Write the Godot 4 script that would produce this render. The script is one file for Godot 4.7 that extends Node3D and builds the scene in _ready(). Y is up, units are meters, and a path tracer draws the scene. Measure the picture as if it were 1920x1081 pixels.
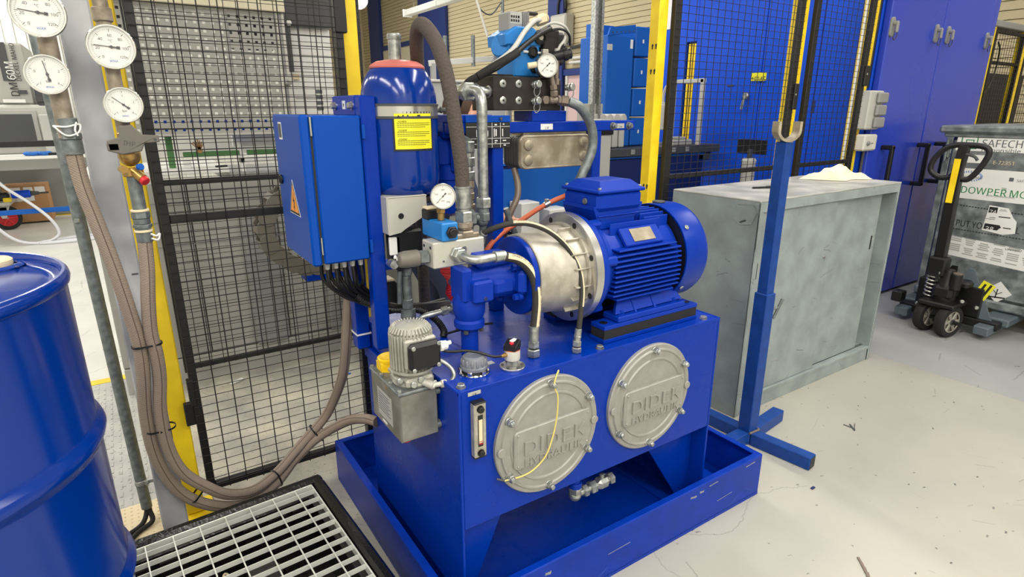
extends Node3D

# ---------------------------------------------------------------- helpers
var O := Vector3.ZERO      # base of the thing being built
var cur: Node3D            # the thing being built
var taken := {}
var font: SystemFont
var rng := RandomNumberGenerator.new()
var M := {}                # materials by name

class MB:
	var v := PackedVector3Array()
	var n := PackedVector3Array()
	var u := PackedVector2Array()
	func tri(a: Vector3, b: Vector3, c: Vector3, na: Vector3, nb: Vector3, nc: Vector3, ua := Vector2.ZERO, ub := Vector2.ZERO, uc := Vector2.ZERO):
		if (b - a).cross(c - a).dot(na + nb + nc) > 0:
			v.append_array([a, c, b]); n.append_array([na, nc, nb]); u.append_array([ua, uc, ub])
		else:
			v.append_array([a, b, c]); n.append_array([na, nb, nc]); u.append_array([ua, ub, uc])
	func flat(a: Vector3, b: Vector3, c: Vector3, out: Vector3):
		var m := (b - a).cross(c - a)
		if m.length_squared() < 1e-18: return
		m = m.normalized()
		if m.dot(out) < 0: m = -m
		tri(a, b, c, m, m, m)
	func quad(a: Vector3, b: Vector3, c: Vector3, d: Vector3, out: Vector3):
		flat(a, b, c, out); flat(a, c, d, out)
	func box(c: Vector3, s: Vector3, bev := 0.0, B := Basis()):
		var h := s * 0.5
		bev = min(bev, min(h.x, min(h.y, h.z)) * 0.95)
		var X := [Vector3(1, 0, 0), Vector3(0, 1, 0), Vector3(0, 0, 1)]
		var g := h - Vector3(bev, bev, bev)
		for a in 3:
			var b := (a + 1) % 3
			var e := (a + 2) % 3
			for sg in [-1.0, 1.0]:
				var q: Array = []
				for k in [[-1, -1], [1, -1], [1, 1], [-1, 1]]:
					var p := Vector3.ZERO
					p[a] = h[a] * sg; p[b] = g[b] * k[0]; p[e] = g[e] * k[1]
					q.append(c + B * p)
				quad(q[0], q[1], q[2], q[3], B * (X[a] * sg))
				if bev > 0:
					for s2 in [-1.0, 1.0]:
						var r: Array = []
						for k in [-1.0, 1.0]:
							var p := Vector3.ZERO
							p[a] = h[a] * sg; p[b] = g[b] * s2; p[e] = g[e] * k
							var p2 := Vector3.ZERO
							p2[a] = g[a] * sg; p2[b] = h[b] * s2; p2[e] = g[e] * k
							r.append(c + B * p); r.append(c + B * p2)
						quad(r[0], r[1], r[3], r[2], B * (X[a] * sg + X[b] * s2))
		if bev > 0:
			for sx in [-1.0, 1.0]:
				for sy in [-1.0, 1.0]:
					for sz in [-1.0, 1.0]:
						flat(c + B * Vector3(h.x * sx, g.y * sy, g.z * sz), c + B * Vector3(g.x * sx, h.y * sy, g.z * sz), c + B * Vector3(g.x * sx, g.y * sy, h.z * sz), B * Vector3(sx, sy, sz))
	func bx(x0: float, x1: float, y0: float, y1: float, z0: float, z1: float, bev := 0.0):
		box(Vector3((x0 + x1) / 2, (y0 + y1) / 2, (z0 + z1) / 2), Vector3(absf(x1 - x0), absf(y1 - y0), absf(z1 - z0)), bev)
	# profile of (radius, height), turned about the y axis of xf
	func lathe(pr: Array, xf: Transform3D, seg := 32, facet := false, a0 := 0.0, a1 := TAU, vs := 0.0):
		var nn: Array = []
		for i in pr.size() - 1:
			var d: Vector2 = pr[i + 1] - pr[i]
			nn.append(Vector2(d.y, -d.x).normalized() if d.length() > 1e-9 else Vector2(1, 0))
		for i in pr.size() - 1:
			var na: Vector2 = nn[i]
			var nb: Vector2 = nn[i]
			if i > 0 and nn[i - 1].dot(nn[i]) > 0.8: na = (nn[i - 1] + nn[i]).normalized()
			if i < nn.size() - 1 and nn[i + 1].dot(nn[i]) > 0.8: nb = (nn[i + 1] + nn[i]).normalized()
			var p: Vector2 = pr[i]
			var q: Vector2 = pr[i + 1]
			for k in seg:
				var t0 := a0 + (a1 - a0) * k / seg
				var t1 := a0 + (a1 - a0) * (k + 1) / seg
				var m0 := t0
				var m1 := t1
				if facet:
					m0 = (t0 + t1) / 2; m1 = m0
				var A := xf * Vector3(p.x * cos(t0), p.y, p.x * sin(t0))
				var B := xf * Vector3(p.x * cos(t1), p.y, p.x * sin(t1))
				var C := xf * Vector3(q.x * cos(t1), q.y, q.x * sin(t1))
				var D := xf * Vector3(q.x * cos(t0), q.y, q.x * sin(t0))
				var n0 := xf.basis * Vector3(na.x * cos(m0), na.y, na.x * sin(m0))
				var n1 := xf.basis * Vector3(na.x * cos(m1), na.y, na.x * sin(m1))
				var n2 := xf.basis * Vector3(nb.x * cos(m1), nb.y, nb.x * sin(m1))
				var n3 := xf.basis * Vector3(nb.x * cos(m0), nb.y, nb.x * sin(m0))
				if p.x > 1e-7: tri(A, B, C, n0, n1, n2)
				if q.x > 1e-7: tri(A, C, D, n0, n2, n3)
	static func along(p: Vector3, d: Vector3) -> Transform3D:
		var y := d.normalized()
		var x := y.cross(Vector3(0, 0, 1) if absf(y.z) < 0.9 else Vector3(0, 1, 0)).normalized()
		return Transform3D(Basis(x, y, x.cross(y)), p)
	func cyl(p0: Vector3, p1: Vector3, r: float, seg := 24, bev := 0.0, r1 := -1.0, facet := false):
		if r1 < 0: r1 = r
		var L := (p1 - p0).length()
		var b: float = min(bev, min(r, min(r1, L / 2)) * 0.9)
		var pr: Array
		if b > 0: pr = [Vector2(0, 0), Vector2(r - b, 0), Vector2(r, b), Vector2(r1, L - b), Vector2(r1 - b, L), Vector2(0, L)]
		else: pr = [Vector2(0, 0), Vector2(r, 0), Vector2(r1, L), Vector2(0, L)]
		lathe(pr, along(p0, p1 - p0), seg, facet)
	func nut(p0: Vector3, p1: Vector3, r: float):
		cyl(p0, p1, r, 6, r * 0.12, -1.0, true)
	func turned(p0: Vector3, dir: Vector3, pr: Array, seg := 28, facet := false):
		lathe(pr, along(p0, dir), seg, facet)
	func ball(c: Vector3, r: Vector3, seg := 16, B := Basis()):
		var rows: int = max(6, seg / 2)
		for i in rows:
			for k in seg:
				var P: Array = []
				var N: Array = []
				for e in [[i, k], [i, k + 1], [i + 1, k + 1], [i + 1, k]]:
					var th: float = PI * e[0] / rows
					var ph: float = TAU * e[1] / seg
					var d := Vector3(sin(th) * cos(ph), cos(th), sin(th) * sin(ph))
					P.append(c + B * (d * r)); N.append((B * (d / r)).normalized())
				if i > 0: tri(P[0], P[1], P[2], N[0], N[1], N[2])
				if i < rows - 1: tri(P[0], P[2], P[3], N[0], N[2], N[3])
	static func frames(pts: Array) -> Array:
		var out: Array = []
		var pn := Vector3.ZERO
		var L := 0.0
		for i in pts.size():
			var t: Vector3 = (pts[min(i + 1, pts.size() - 1)] - pts[max(i - 1, 0)]).normalized()
			if pn == Vector3.ZERO: pn = t.cross(Vector3(0.3, 0.1, 1)).normalized()
			pn = (pn - t * pn.dot(t)).normalized()
			if i > 0: L += (pts[i] - pts[i - 1]).length()
			out.append([pts[i], t, pn, t.cross(pn), L])
		return out
	func tube(pts: Array, r: float, seg := 12, caps := true, vs := 0.0, rads: Array = []):
		var F := frames(pts)
		for i in F.size() - 1:
			var ra: float = rads[i] if rads else r
			var rb: float = rads[i + 1] if rads else r
			for k in seg:
				var q: Array = []
				for e in [[0, k], [0, k + 1], [1, k + 1], [1, k]]:
					var f: Array = F[i + e[0]]
					var a: float = TAU * e[1] / seg
					var d: Vector3 = f[2] * cos(a) + f[3] * sin(a)
					q.append([f[0] + d * (rb if e[0] else ra), d, Vector2(float(e[1]) / seg, f[4] / vs if vs > 0 else 0.0)])
				tri(q[0][0], q[1][0], q[2][0], q[0][1], q[1][1], q[2][1], q[0][2], q[1][2], q[2][2])
				tri(q[0][0], q[2][0], q[3][0], q[0][1], q[2][1], q[3][1], q[0][2], q[2][2], q[3][2])
		if caps:
			for e in [0, F.size() - 1]:
				var f: Array = F[e]
				var s: float = -1.0 if e == 0 else 1.0
				var rr: float = rads[e] if rads else r
				for k in seg:
					var a := TAU * k / seg
					var b := TAU * (k + 1) / seg
					flat(f[0], f[0] + (f[2] * cos(a) + f[3] * sin(a)) * rr, f[0] + (f[2] * cos(b) + f[3] * sin(b)) * rr, f[1] * s)
	# square-section bar between two points
	func bar(p0: Vector3, p1: Vector3, w: float, h: float, bev := 0.0, up := Vector3.UP):
		var d := (p1 - p0).normalized()
		var x := up.cross(d).normalized()
		if x.length() < 0.5: x = Vector3(1, 0, 0)
		var y := d.cross(x)
		box((p0 + p1) / 2, Vector3(w, h, (p1 - p0).length()), bev, Basis(x, y, d))
	# outline in the xy plane of xf, extruded from 0 to depth along its z
	func prism(poly: PackedVector2Array, depth: float, xf := Transform3D(), bev := 0.0):
		var top := poly
		if bev > 0:
			var off := Geometry2D.offset_polygon(poly, -bev, Geometry2D.JOIN_MITER)
			if off.size() == 1 and off[0].size() == poly.size():
				var best := 0
				for i in off[0].size():
					if off[0][i].distance_to(poly[0]) < off[0][best].distance_to(poly[0]): best = i
				top = PackedVector2Array()
				for i in poly.size(): top.append(off[0][(best + i) % poly.size()])
				if top[1].distance_to(poly[1]) > bev * 4: top = poly
		var z1 := depth - (bev if top != poly else 0.0)
		var idx := Geometry2D.triangulate_polygon(poly)
		var zd := xf.basis.z.normalized()
		for i in range(0, idx.size(), 3):
			var a := poly[idx[i]]; var b := poly[idx[i + 1]]; var c := poly[idx[i + 2]]
			flat(xf * Vector3(a.x, a.y, 0), xf * Vector3(b.x, b.y, 0), xf * Vector3(c.x, c.y, 0), -zd)
			a = top[idx[i]]; b = top[idx[i + 1]]; c = top[idx[i + 2]]
			flat(xf * Vector3(a.x, a.y, depth), xf * Vector3(b.x, b.y, depth), xf * Vector3(c.x, c.y, depth), zd)
		var ar := 0.0
		for i in poly.size(): ar += poly[i].cross(poly[(i + 1) % poly.size()])
		for i in poly.size():
			var j := (i + 1) % poly.size()
			var a := poly[i]; var b := poly[j]
			var nd := (b - a)
			var o := xf.basis * (Vector3(nd.y, -nd.x, 0) * signf(ar))
			quad(xf * Vector3(a.x, a.y, 0), xf * Vector3(b.x, b.y, 0), xf * Vector3(b.x, b.y, z1), xf * Vector3(a.x, a.y, z1), o)
			if top != poly:
				quad(xf * Vector3(a.x, a.y, z1), xf * Vector3(b.x, b.y, z1), xf * Vector3(top[j].x, top[j].y, depth), xf * Vector3(top[i].x, top[i].y, depth), o + zd * o.length())

func V(x: float, y: float, z: float) -> Vector3:
	return Vector3(x, y, z)

func P2(a: Array) -> PackedVector2Array:
	var p := PackedVector2Array()
	for i in range(0, a.size(), 2): p.append(Vector2(a[i], a[i + 1]))
	return p

func prof(a: Array) -> Array:
	var p: Array = []
	for i in range(0, a.size(), 2): p.append(Vector2(a[i], a[i + 1]))
	return p

# smooth curve through points
func cr(pts: Array, n := 8) -> Array:
	var out: Array = []
	for i in pts.size() - 1:
		var a: Vector3 = pts[max(i - 1, 0)]
		var b: Vector3 = pts[i]
		var c: Vector3 = pts[i + 1]
		var d: Vector3 = pts[min(i + 2, pts.size() - 1)]
		if i == 0: a = b * 2 - c
		if i == pts.size() - 2: d = c * 2 - b
		for k in n:
			out.append(b.cubic_interpolate(c, a, d, float(k) / n))
	out.append(pts[-1])
	return out

# rounded rectangle
func rrect(w: float, h: float, r: float, n := 5) -> PackedVector2Array:
	var p := PackedVector2Array()
	for q in 4:
		var c := Vector2((w / 2 - r) * (1 if q in [0, 3] else -1), (h / 2 - r) * (1 if q < 2 else -1))
		for k in n + 1:
			var a := PI / 2 * (q + float(k) / n)
			p.append(c + Vector2(cos(a), sin(a)) * r)
	return p

func numbered(called: String) -> String:
	if not taken.has(called):
		taken[called] = 0
		return called
	taken[called] += 1
	return "%s_%03d" % [called, taken[called]]

func mesh_of(mb: MB) -> ArrayMesh:
	var a := []
	a.resize(Mesh.ARRAY_MAX)
	var vv := mb.v.duplicate()
	if O != Vector3.ZERO:
		for i in vv.size(): vv[i] -= O
	a[Mesh.ARRAY_VERTEX] = vv
	a[Mesh.ARRAY_NORMAL] = mb.n
	a[Mesh.ARRAY_TEX_UV] = mb.u
	var m := ArrayMesh.new()
	m.add_surface_from_arrays(Mesh.PRIMITIVE_TRIANGLES, a)
	return m

func thing(called: String, label: String, category: String, at: Vector3, group := "") -> Node3D:
	var o := Node3D.new()
	o.name = numbered(called)
	add_child(o, true)
	o.position = at
	O = at; cur = o
	tag(o, label, category, group)
	return o

func tag(o: Node3D, label: String, category: String, group := ""):
	o.set_meta("label", label); o.set_meta("category", category)
	if group: o.set_meta("group", group)

func part(called: String, mb: MB, mat: Material, parent: Node3D = null, label := "") -> MeshInstance3D:
	var o := MeshInstance3D.new()
	o.name = called
	o.mesh = mesh_of(mb)
	o.material_override = mat
	(parent if parent else cur).add_child(o, true)
	if label: o.set_meta("label", label)
	return o

func stuff(o: Node3D) -> Node3D:
	o.set_meta("kind", "stuff")
	return o

func solo(called: String, label: String, category: String, mb: MB, mat: Material, at: Vector3, group := "") -> MeshInstance3D:
	O = at
	var o := MeshInstance3D.new()
	o.name = numbered(called)
	o.mesh = mesh_of(mb)
	o.material_override = mat
	o.position = at
	add_child(o, true)
	tag(o, label, category, group)
	cur = o
	return o

func struct(called: String, mb: MB, mat: Material) -> MeshInstance3D:
	O = Vector3.ZERO
	var o := MeshInstance3D.new()
	o.name = called
	o.mesh = mesh_of(mb)
	o.material_override = mat
	add_child(o, true)
	o.set_meta("kind", "structure")
	cur = o
	return o

# flat lettering of cap height h; xf puts it (x right, y up, z out); bend wraps it round a cylinder about xf's y axis at distance R behind
func text(mb: MB, s: String, h: float, xf: Transform3D, depth := 0.0006, align := HORIZONTAL_ALIGNMENT_CENTER, bend := 0.0, squash := 1.0, curve := 0.5):
	var tm := TextMesh.new()
	tm.text = s
	tm.font = font
	tm.font_size = 48
	tm.pixel_size = h / (0.715 * 48)
	tm.depth = depth
	tm.curve_step = curve if h > 0.03 else 3.0
	tm.horizontal_alignment = align
	var a := tm.get_mesh_arrays()
	var vv: PackedVector3Array = a[Mesh.ARRAY_VERTEX]
	var nn: PackedVector3Array = a[Mesh.ARRAY_NORMAL]
	var ix: PackedInt32Array = a[Mesh.ARRAY_INDEX]
	var P := PackedVector3Array()
	for p in vv:
		p.x *= squash
		p.z += depth / 2
		if bend > 0:
			var th := p.x / bend
			p = Vector3(sin(th) * (bend + p.z), p.y, cos(th) * (bend + p.z) - bend)
		P.append(xf * p)
	if ix.size() == 0:
		for i in vv.size(): ix.append(i)
	for i in range(0, ix.size(), 3):
		var m := (xf.basis * (nn[ix[i]] + nn[ix[i + 1]] + nn[ix[i + 2]])).normalized()
		mb.flat(P[ix[i]], P[ix[i + 1]], P[ix[i + 2]], m)

# orientation whose z looks along out, y as near up as can be
func face(p: Vector3, out: Vector3, up := Vector3.UP) -> Transform3D:
	var z := out.normalized()
	var x := up.cross(z).normalized()
	return Transform3D(Basis(x, z.cross(x), z), p)

# ---------------------------------------------------------------- materials
func mat(called: String, c: Color, rough := 0.5, metal := 0.0) -> StandardMaterial3D:
	var m := StandardMaterial3D.new()
	m.albedo_color = c
	m.roughness = rough
	m.metallic = metal
	m.metallic_specular = 0.5
	M[called] = m
	return m

func rgb(r: int, g: int, b: int) -> Color:
	return Color8(r, g, b)

func noise_tex(c0: Color, c1: Color, freq: float, sd: int, size := 512, oct := 4, bias := 0.5, typ := FastNoiseLite.TYPE_SIMPLEX_SMOOTH) -> Texture2D:
	var nz := FastNoiseLite.new()
	nz.noise_type = typ
	nz.frequency = freq
	nz.seed = sd
	nz.fractal_octaves = oct
	var t := NoiseTexture2D.new()
	t.width = size; t.height = size
	t.seamless = true
	t.generate_mipmaps = false
	t.noise = nz
	var g := Gradient.new()
	g.offsets = PackedFloat32Array([clampf(bias - 0.35, 0, 1), clampf(bias + 0.35, 0, 1)])
	g.colors = PackedColorArray([c0, c1])
	t.color_ramp = g
	return t

func normal_tex(freq: float, sd: int, strength := 4.0, size := 512, oct := 3) -> Texture2D:
	var nz := FastNoiseLite.new()
	nz.frequency = freq
	nz.seed = sd
	nz.fractal_octaves = oct
	var t := NoiseTexture2D.new()
	t.width = size; t.height = size
	t.seamless = true
	t.as_normal_map = true
	t.bump_strength = strength
	t.generate_mipmaps = false
	t.noise = nz
	return t

func tri_map(m: StandardMaterial3D, scale: float, world := true):
	m.uv1_triplanar = true
	m.uv1_world_triplanar = world
	m.uv1_scale = Vector3(scale, scale, scale)

# ---------------------------------------------------------------- scene
func _ready():
	font = SystemFont.new()
	font.font_names = PackedStringArray(["Droid Sans"])
	rng.seed = 7
	camera_and_light()
	materials()
	shell()
	lamps()
	fence_left()
	fence_right()
	power_unit_tank()
	motor_and_pump()
	frame_and_cabinet()
	accumulator()
	valves()
	manifold()
	hoses()
	small_pump()
	tank_fittings()
	supply_column()
	drum_and_pallet()
	cabinet_and_stand()
	pallet_truck()
	container()
	machine_right()
	machine_left()
	far_left()
	far_middle()
	person()

func camera_and_light():
	var cam := Camera3D.new()
	cam.name = "camera"
	var ya := 0.5834
	var pi_ := 0.2961
	var ro := -0.0012
	var fwd := V(sin(ya) * cos(pi_), -sin(pi_), -cos(ya) * cos(pi_))
	var right := V(cos(ya), 0, sin(ya))
	var up := right.cross(fwd)
	cam.transform = Transform3D(Basis(right * cos(ro) + up * sin(ro), up * cos(ro) - right * sin(ro), -fwd), V(-0.5805, 1.3613, 1.1114))
	cam.fov = rad_to_deg(2 * atan(540.5 / 1098.27))
	cam.near = 0.02
	cam.far = 60
	add_child(cam)
	cam.current = true
	var we := WorldEnvironment.new()
	we.name = "environment"
	var e := Environment.new()
	e.background_mode = Environment.BG_COLOR
	e.background_color = Color(0.5, 0.55, 0.6)
	e.tonemap_mode = Environment.TONE_MAPPER_LINEAR
	e.tonemap_exposure = 0.72
	e.sdfgi_enabled = true
	e.ssao_enabled = true
	e.ssil_enabled = true
	we.environment = e
	add_child(we)

# ceiling lights: every fitting is a housing with a glowing diffuser and an area light of the same size just under it
const LAMP_E := 9.0
func lamps():
	var first: Node3D = null
	# three lines of lamps about 3.6 m up over the near bays, a few high ones far down the hall
	var at := [V(-2.4, 3.6, 3.6), V(-2.4, 3.6, 0.6), V(-2.4, 3.6, -2.6), V(-2.4, 3.6, -6.2), V(-0.4, 3.6, 3.7), V(-0.9, 3.6, 2.4), V(1.75, 3.6, 3.6), V(1.75, 3.6, 0.6), V(1.75, 3.6, -3.2), V(1.75, 3.6, -6.6), V(5.0, 3.6, 3.0), V(5.0, 3.6, -0.6), V(5.0, 3.6, -4.4), V(5.4, 5.4, -9.5), V(5.4, 5.4, -14.5), V(1.2, 5.4, -13.0), V(-2.6, 3.6, -8.4)]  # two between the lines, behind the camera, are added to brighten front faces
	for p in at:
		var l := AreaLight3D.new()
		l.name = numbered("ceiling_light_glow")
		l.area_size = Vector2(0.3, 2.4)
		l.light_energy = LAMP_E * (1.8 if p.y > 4 else 1.0) * (0.8 if p.x > 4.5 else 1.0)
		l.light_color = Color(1.0, 0.98, 0.95)
		l.area_range = 30
		l.shadow_enabled = true
		l.transform = Transform3D(Basis(V(1, 0, 0), V(0, 0, -1), V(0, 1, 0)), p - V(0, 0.075, 0))
		add_child(l)
		if first == null:
			var t := thing("ceiling_light", "long white ceiling light hanging unseen above the workshop floor", "ceiling light", p - V(0, 0.06, 0), "ceiling lights above the workshop")
			var b := MB.new()
			b.bx(p.x - 0.17, p.x + 0.17, p.y - 0.05, p.y + 0.03, p.z - 1.25, p.z + 1.25, 0.01)
			part("housing", b, M.white)
			var d := MB.new()
			d.bx(p.x - 0.15, p.x + 0.15, p.y - 0.06, p.y - 0.05, p.z - 1.2, p.z + 1.2)
			part("lamp_diffuser", d, M.lamp)
			for s in [-1.0, 1.0]:
				var w := MB.new()
				w.cyl(V(p.x, p.y + 0.03, p.z + s), V(p.x, 6.0, p.z + s), 0.004, 6)
				part("hanging_wire", w, M.steel)
			first = t
		else:
			var c = first.duplicate()
			c.name = numbered("ceiling_light")
			add_child(c)
			c.position = p - V(0, 0.06, 0)
			if p.y > 4:
				for w in c.find_children("hanging_wire*", "", false, false): w.scale.y = 0.6 / 2.4; w.position.y = 0.09 * 0.75
	O = Vector3.ZERO

func materials():
	var m: StandardMaterial3D
	# blue paint of the power unit
	m = mat("blue", rgb(0, 48, 154), 0.34)
	m.roughness_texture = noise_tex(Color(0.75, 0.75, 0.75), Color(1, 1, 1), 0.012, 3, 256)
	m.normal_enabled = true
	m.normal_texture = normal_tex(0.03, 4, 1.2, 256)
	m.normal_scale = 0.25
	tri_map(m, 2.0)
	m = mat("blue_worn", Color.WHITE, 0.35)
	m.albedo_texture = scuffed(rgb(0, 48, 154), rgb(98, 122, 176), 512, 11, 26)
	tri_map(m, 1.6)
	mat("blue_cast", rgb(4, 50, 160), 0.42)
	mat("blue_bright", rgb(0, 68, 164), 0.38)
	mat("blue_valve", rgb(30, 120, 196), 0.45)
	m = mat("blue_door", rgb(40, 66, 186), 0.3)
	m.roughness_texture = noise_tex(Color(0.8, 0.8, 0.8), Color(1, 1, 1), 0.004, 9, 256)
	tri_map(m, 0.5)
	mat("blue_machine", rgb(18, 76, 205), 0.4)
	mat("blue_dark", rgb(16, 34, 92), 0.45)
	mat("blue_light", rgb(28, 92, 180), 0.4)
	mat("blue_column", rgb(38, 58, 128), 0.5)
	m = mat("blue_drum", rgb(0, 46, 134), 0.15)
	m.normal_enabled = true
	m.normal_texture = normal_tex(0.006, 8, 3.0, 256)
	m.normal_scale = 0.25
	tri_map(m, 1.2)
	m = mat("blue_stand", Color.WHITE, 0.4)
	m.albedo_texture = scuffed(rgb(26, 66, 140), rgb(64, 66, 72), 512, 23, 70)
	tri_map(m, 3.0)
	for nm in ["blue", "blue_worn", "blue_cast", "blue_bright", "blue_stand", "blue_machine", "blue_light"]: M[nm].metallic_specular = 0.32
	m = mat("reservoir", rgb(142, 141, 134), 0.42, 0.35)
	m.albedo_texture = noise_tex(Color(0.78, 0.78, 0.76), Color(1, 1, 1), 0.012, 18, 256)
	tri_map(m, 3.0)
	mat("chain_grey", rgb(104, 100, 92), 0.5)
	mat("blue_navy", rgb(14, 18, 44), 0.5)
	# metals
	m = mat("alu", rgb(196, 191, 180), 0.45, 0.5)
	m.albedo_texture = noise_tex(Color(0.82, 0.82, 0.8), Color(1, 1, 1), 0.02, 5, 256)
	tri_map(m, 4.0)
	mat("alu_turned", rgb(205, 203, 198), 0.28, 0.9)
	m = mat("cast", rgb(160, 159, 154), 0.55, 0.3)
	m.albedo_texture = noise_tex(Color(0.95, 0.95, 0.94), Color(1, 1, 1), 0.03, 15, 256)
	m.normal_enabled = true
	m.normal_texture = normal_tex(0.3, 6, 1.5, 256)
	m.normal_scale = 0.2
	tri_map(m, 3.0)
	m = mat("cast_small", rgb(186, 184, 174), 0.5, 0.3)
	m.albedo_texture = noise_tex(Color(0.86, 0.86, 0.84), Color(1, 1, 1), 0.02, 17, 256)
	tri_map(m, 3.0)
	m = mat("block", rgb(196, 194, 182), 0.5, 0.35)
	m = mat("steel", rgb(190, 190, 186), 0.3, 0.9)
	m = mat("zinc", rgb(196, 198, 194), 0.36, 0.8)
	m.albedo_texture = noise_tex(Color(0.72, 0.74, 0.74), Color(1, 1, 1), 0.035, 19, 256)
	tri_map(m, 5.0)
	m = mat("zinc_dull", rgb(140, 146, 146), 0.5, 0.55)
	m.albedo_texture = noise_tex(Color(0.72, 0.74, 0.74), Color(1, 1, 1), 0.03, 21, 256)
	tri_map(m, 4.0)
	mat("grating", rgb(232, 235, 226), 0.4, 0.35)
	m = mat("plate_steel", rgb(180, 171, 152), 0.42, 0.4)
	m.albedo_texture = noise_tex(Color(0.78, 0.76, 0.73), Color(1, 1, 1), 0.012, 22, 256)
	tri_map(m, 4.0)
	mat("chrome", rgb(220, 220, 218), 0.12, 1.0)
	m = mat("black_block", rgb(44, 38, 36), 0.5, 0.2)
	m.albedo_texture = noise_tex(Color(0.75, 0.72, 0.7), Color(1, 1, 1), 0.02, 25, 256)
	tri_map(m, 4.0)
	mat("brown_pipe", rgb(122, 110, 98), 0.5, 0.3)
	m = mat("pipe_brown", rgb(172, 161, 146), 0.45, 0.4)
	m.albedo_texture = noise_tex(Color(0.68, 0.66, 0.62), Color(1, 1, 1), 0.02, 27, 256)
	tri_map(m, 4.0)
	mat("brass", rgb(176, 142, 84), 0.35, 0.8)
	# plastics, rubber, paint
	mat("black", rgb(18, 18, 20), 0.45)
	mat("black_frame", rgb(20, 20, 23), 0.5)
	mat("rubber", rgb(26, 25, 25), 0.75)
	mat("hose_black", rgb(46, 44, 42), 0.7)
	m = mat("hose_wrap", rgb(74, 66, 60), 0.75)
	m.normal_enabled = true
	m.normal_texture = normal_tex(0.08, 28, 3.0, 256)
	tri_map(m, 5.0)
	mat("cream", rgb(222, 206, 172), 0.6)
	mat("cap_grey", rgb(122, 125, 132), 0.25)
	m = mat("yellow", rgb(255, 222, 34), 0.4)
	m.albedo_texture = noise_tex(Color(0.92, 0.9, 0.86), Color(1, 1, 1), 0.01, 30, 256)
	tri_map(m, 2.0)
	mat("yellow_cap", rgb(246, 200, 10), 0.35)
	mat("yellow_wire", rgb(212, 196, 110), 0.45)
	mat("sticker_yellow", rgb(228, 222, 40), 0.45)
	mat("sticker_white", rgb(226, 226, 222), 0.45)
	mat("sticker_grey", rgb(170, 170, 166), 0.45)
	mat("orange_sticker", rgb(232, 150, 62), 0.45)
	mat("red_cap", rgb(196, 108, 100), 0.5)
	mat("red", rgb(196, 34, 44), 0.45)
	mat("hose_orange", rgb(196, 96, 62), 0.5)
	mat("white", rgb(226, 226, 222), 0.45)
	mat("white_wall", rgb(214, 214, 206), 0.6)
	mat("off_white", rgb(206, 204, 194), 0.5)
	mat("dial", rgb(226, 226, 220), 0.5)
	mat("ink", rgb(30, 30, 32), 0.6)
	mat("ink_blue", rgb(40, 110, 190), 0.6)
	mat("ink_green", rgb(36, 126, 72), 0.6)
	mat("ink_grey", rgb(88, 92, 96), 0.6)
	m = mat("cabinet", Color.WHITE, 0.42)
	m.albedo_texture = scuffed(rgb(142, 152, 152), rgb(96, 100, 100), 512, 31, 34)
	tri_map(m, 0.9)
	m = mat("cabinet_top", Color.WHITE, 0.45)
	m.albedo_texture = noise_tex(rgb(140, 142, 138), rgb(192, 190, 184), 0.008, 33, 512)
	tri_map(m, 0.9)
	m = mat("column_grey", rgb(192, 193, 194), 0.45)
	m.albedo_texture = noise_tex(Color(0.7, 0.71, 0.73), Color(1, 1, 1), 0.008, 35, 256)
	tri_map(m, 1.4)
	mat("grey_panel", rgb(168, 168, 162), 0.5)
	mat("grey_light", rgb(186, 186, 180), 0.5)
	mat("grey_mid", rgb(140, 141, 140), 0.5)
	mat("grey_dark", rgb(66, 68, 70), 0.5)
	mat("grey_sheet", rgb(158, 158, 152), 0.5)
	mat("beige_siding", rgb(214, 200, 164), 0.6)
	mat("cream_panel", rgb(232, 224, 196), 0.6)
	mat("pink_pane", rgb(226, 196, 200), 0.4)
	mat("cardboard", rgb(178, 134, 92), 0.8)
	mat("cloth", rgb(234, 224, 198), 0.9)
	mat("cable_white", rgb(212, 214, 220), 0.5)
	mat("cable_blue", rgb(50, 110, 200), 0.5)
	mat("green_frame", rgb(72, 122, 72), 0.5)
	mat("glove_blue", rgb(40, 120, 214), 0.5)
	mat("skin", rgb(214, 160, 136), 0.5)
	mat("overall", rgb(52, 62, 92), 0.8)
	mat("hair", rgb(74, 54, 40), 0.7)
	m = mat("container_zinc", Color.WHITE, 0.5, 0.25)
	m.albedo_texture = noise_tex(rgb(92, 98, 100), rgb(150, 156, 156), 0.014, 41, 512, 5)
	m.normal_enabled = true
	m.normal_texture = normal_tex(0.012, 42, 3.0, 256)
	m.normal_scale = 0.35
	tri_map(m, 1.3)
	m = mat("plastic_pallet", rgb(13, 13, 14), 0.3)
	m.normal_enabled = true
	m.normal_texture = normal_tex(0.1, 43, 2.0, 256)
	m.normal_scale = 0.4
	tri_map(m, 3.0)
	m = mat("truck_grey", rgb(92, 104, 112), 0.4)
	# braided hose: uv runs once round the hose and along it
	m = mat("braid", Color.WHITE, 0.55)
	m.albedo_texture = braid_tex(rgb(96, 82, 72), rgb(176, 160, 144))
	m.uv1_scale = Vector3(2, 1, 1)
	m.normal_enabled = true
	m.normal_texture = braid_tex(Color.BLACK, Color.WHITE, true)
	m.normal_scale = 0.8
	# glass of the gauges, diffusers
	m = mat("lens", Color(1, 1, 1, 0.06), 0.05)
	m.transparency = BaseMaterial3D.TRANSPARENCY_ALPHA
	m = mat("lamp", Color(1, 1, 1), 0.5)
	m.emission_enabled = true
	m.emission = Color(1.0, 0.97, 0.92)
	m.emission_energy_multiplier = 3.0
	m = mat("led_red", rgb(230, 40, 60), 0.4)
	m.emission_enabled = true
	m.emission = Color(1.0, 0.1, 0.2)
	m.emission_energy_multiplier = 0.6
	# floors
	m = mat("floor", Color.WHITE, 0.42)
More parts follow.
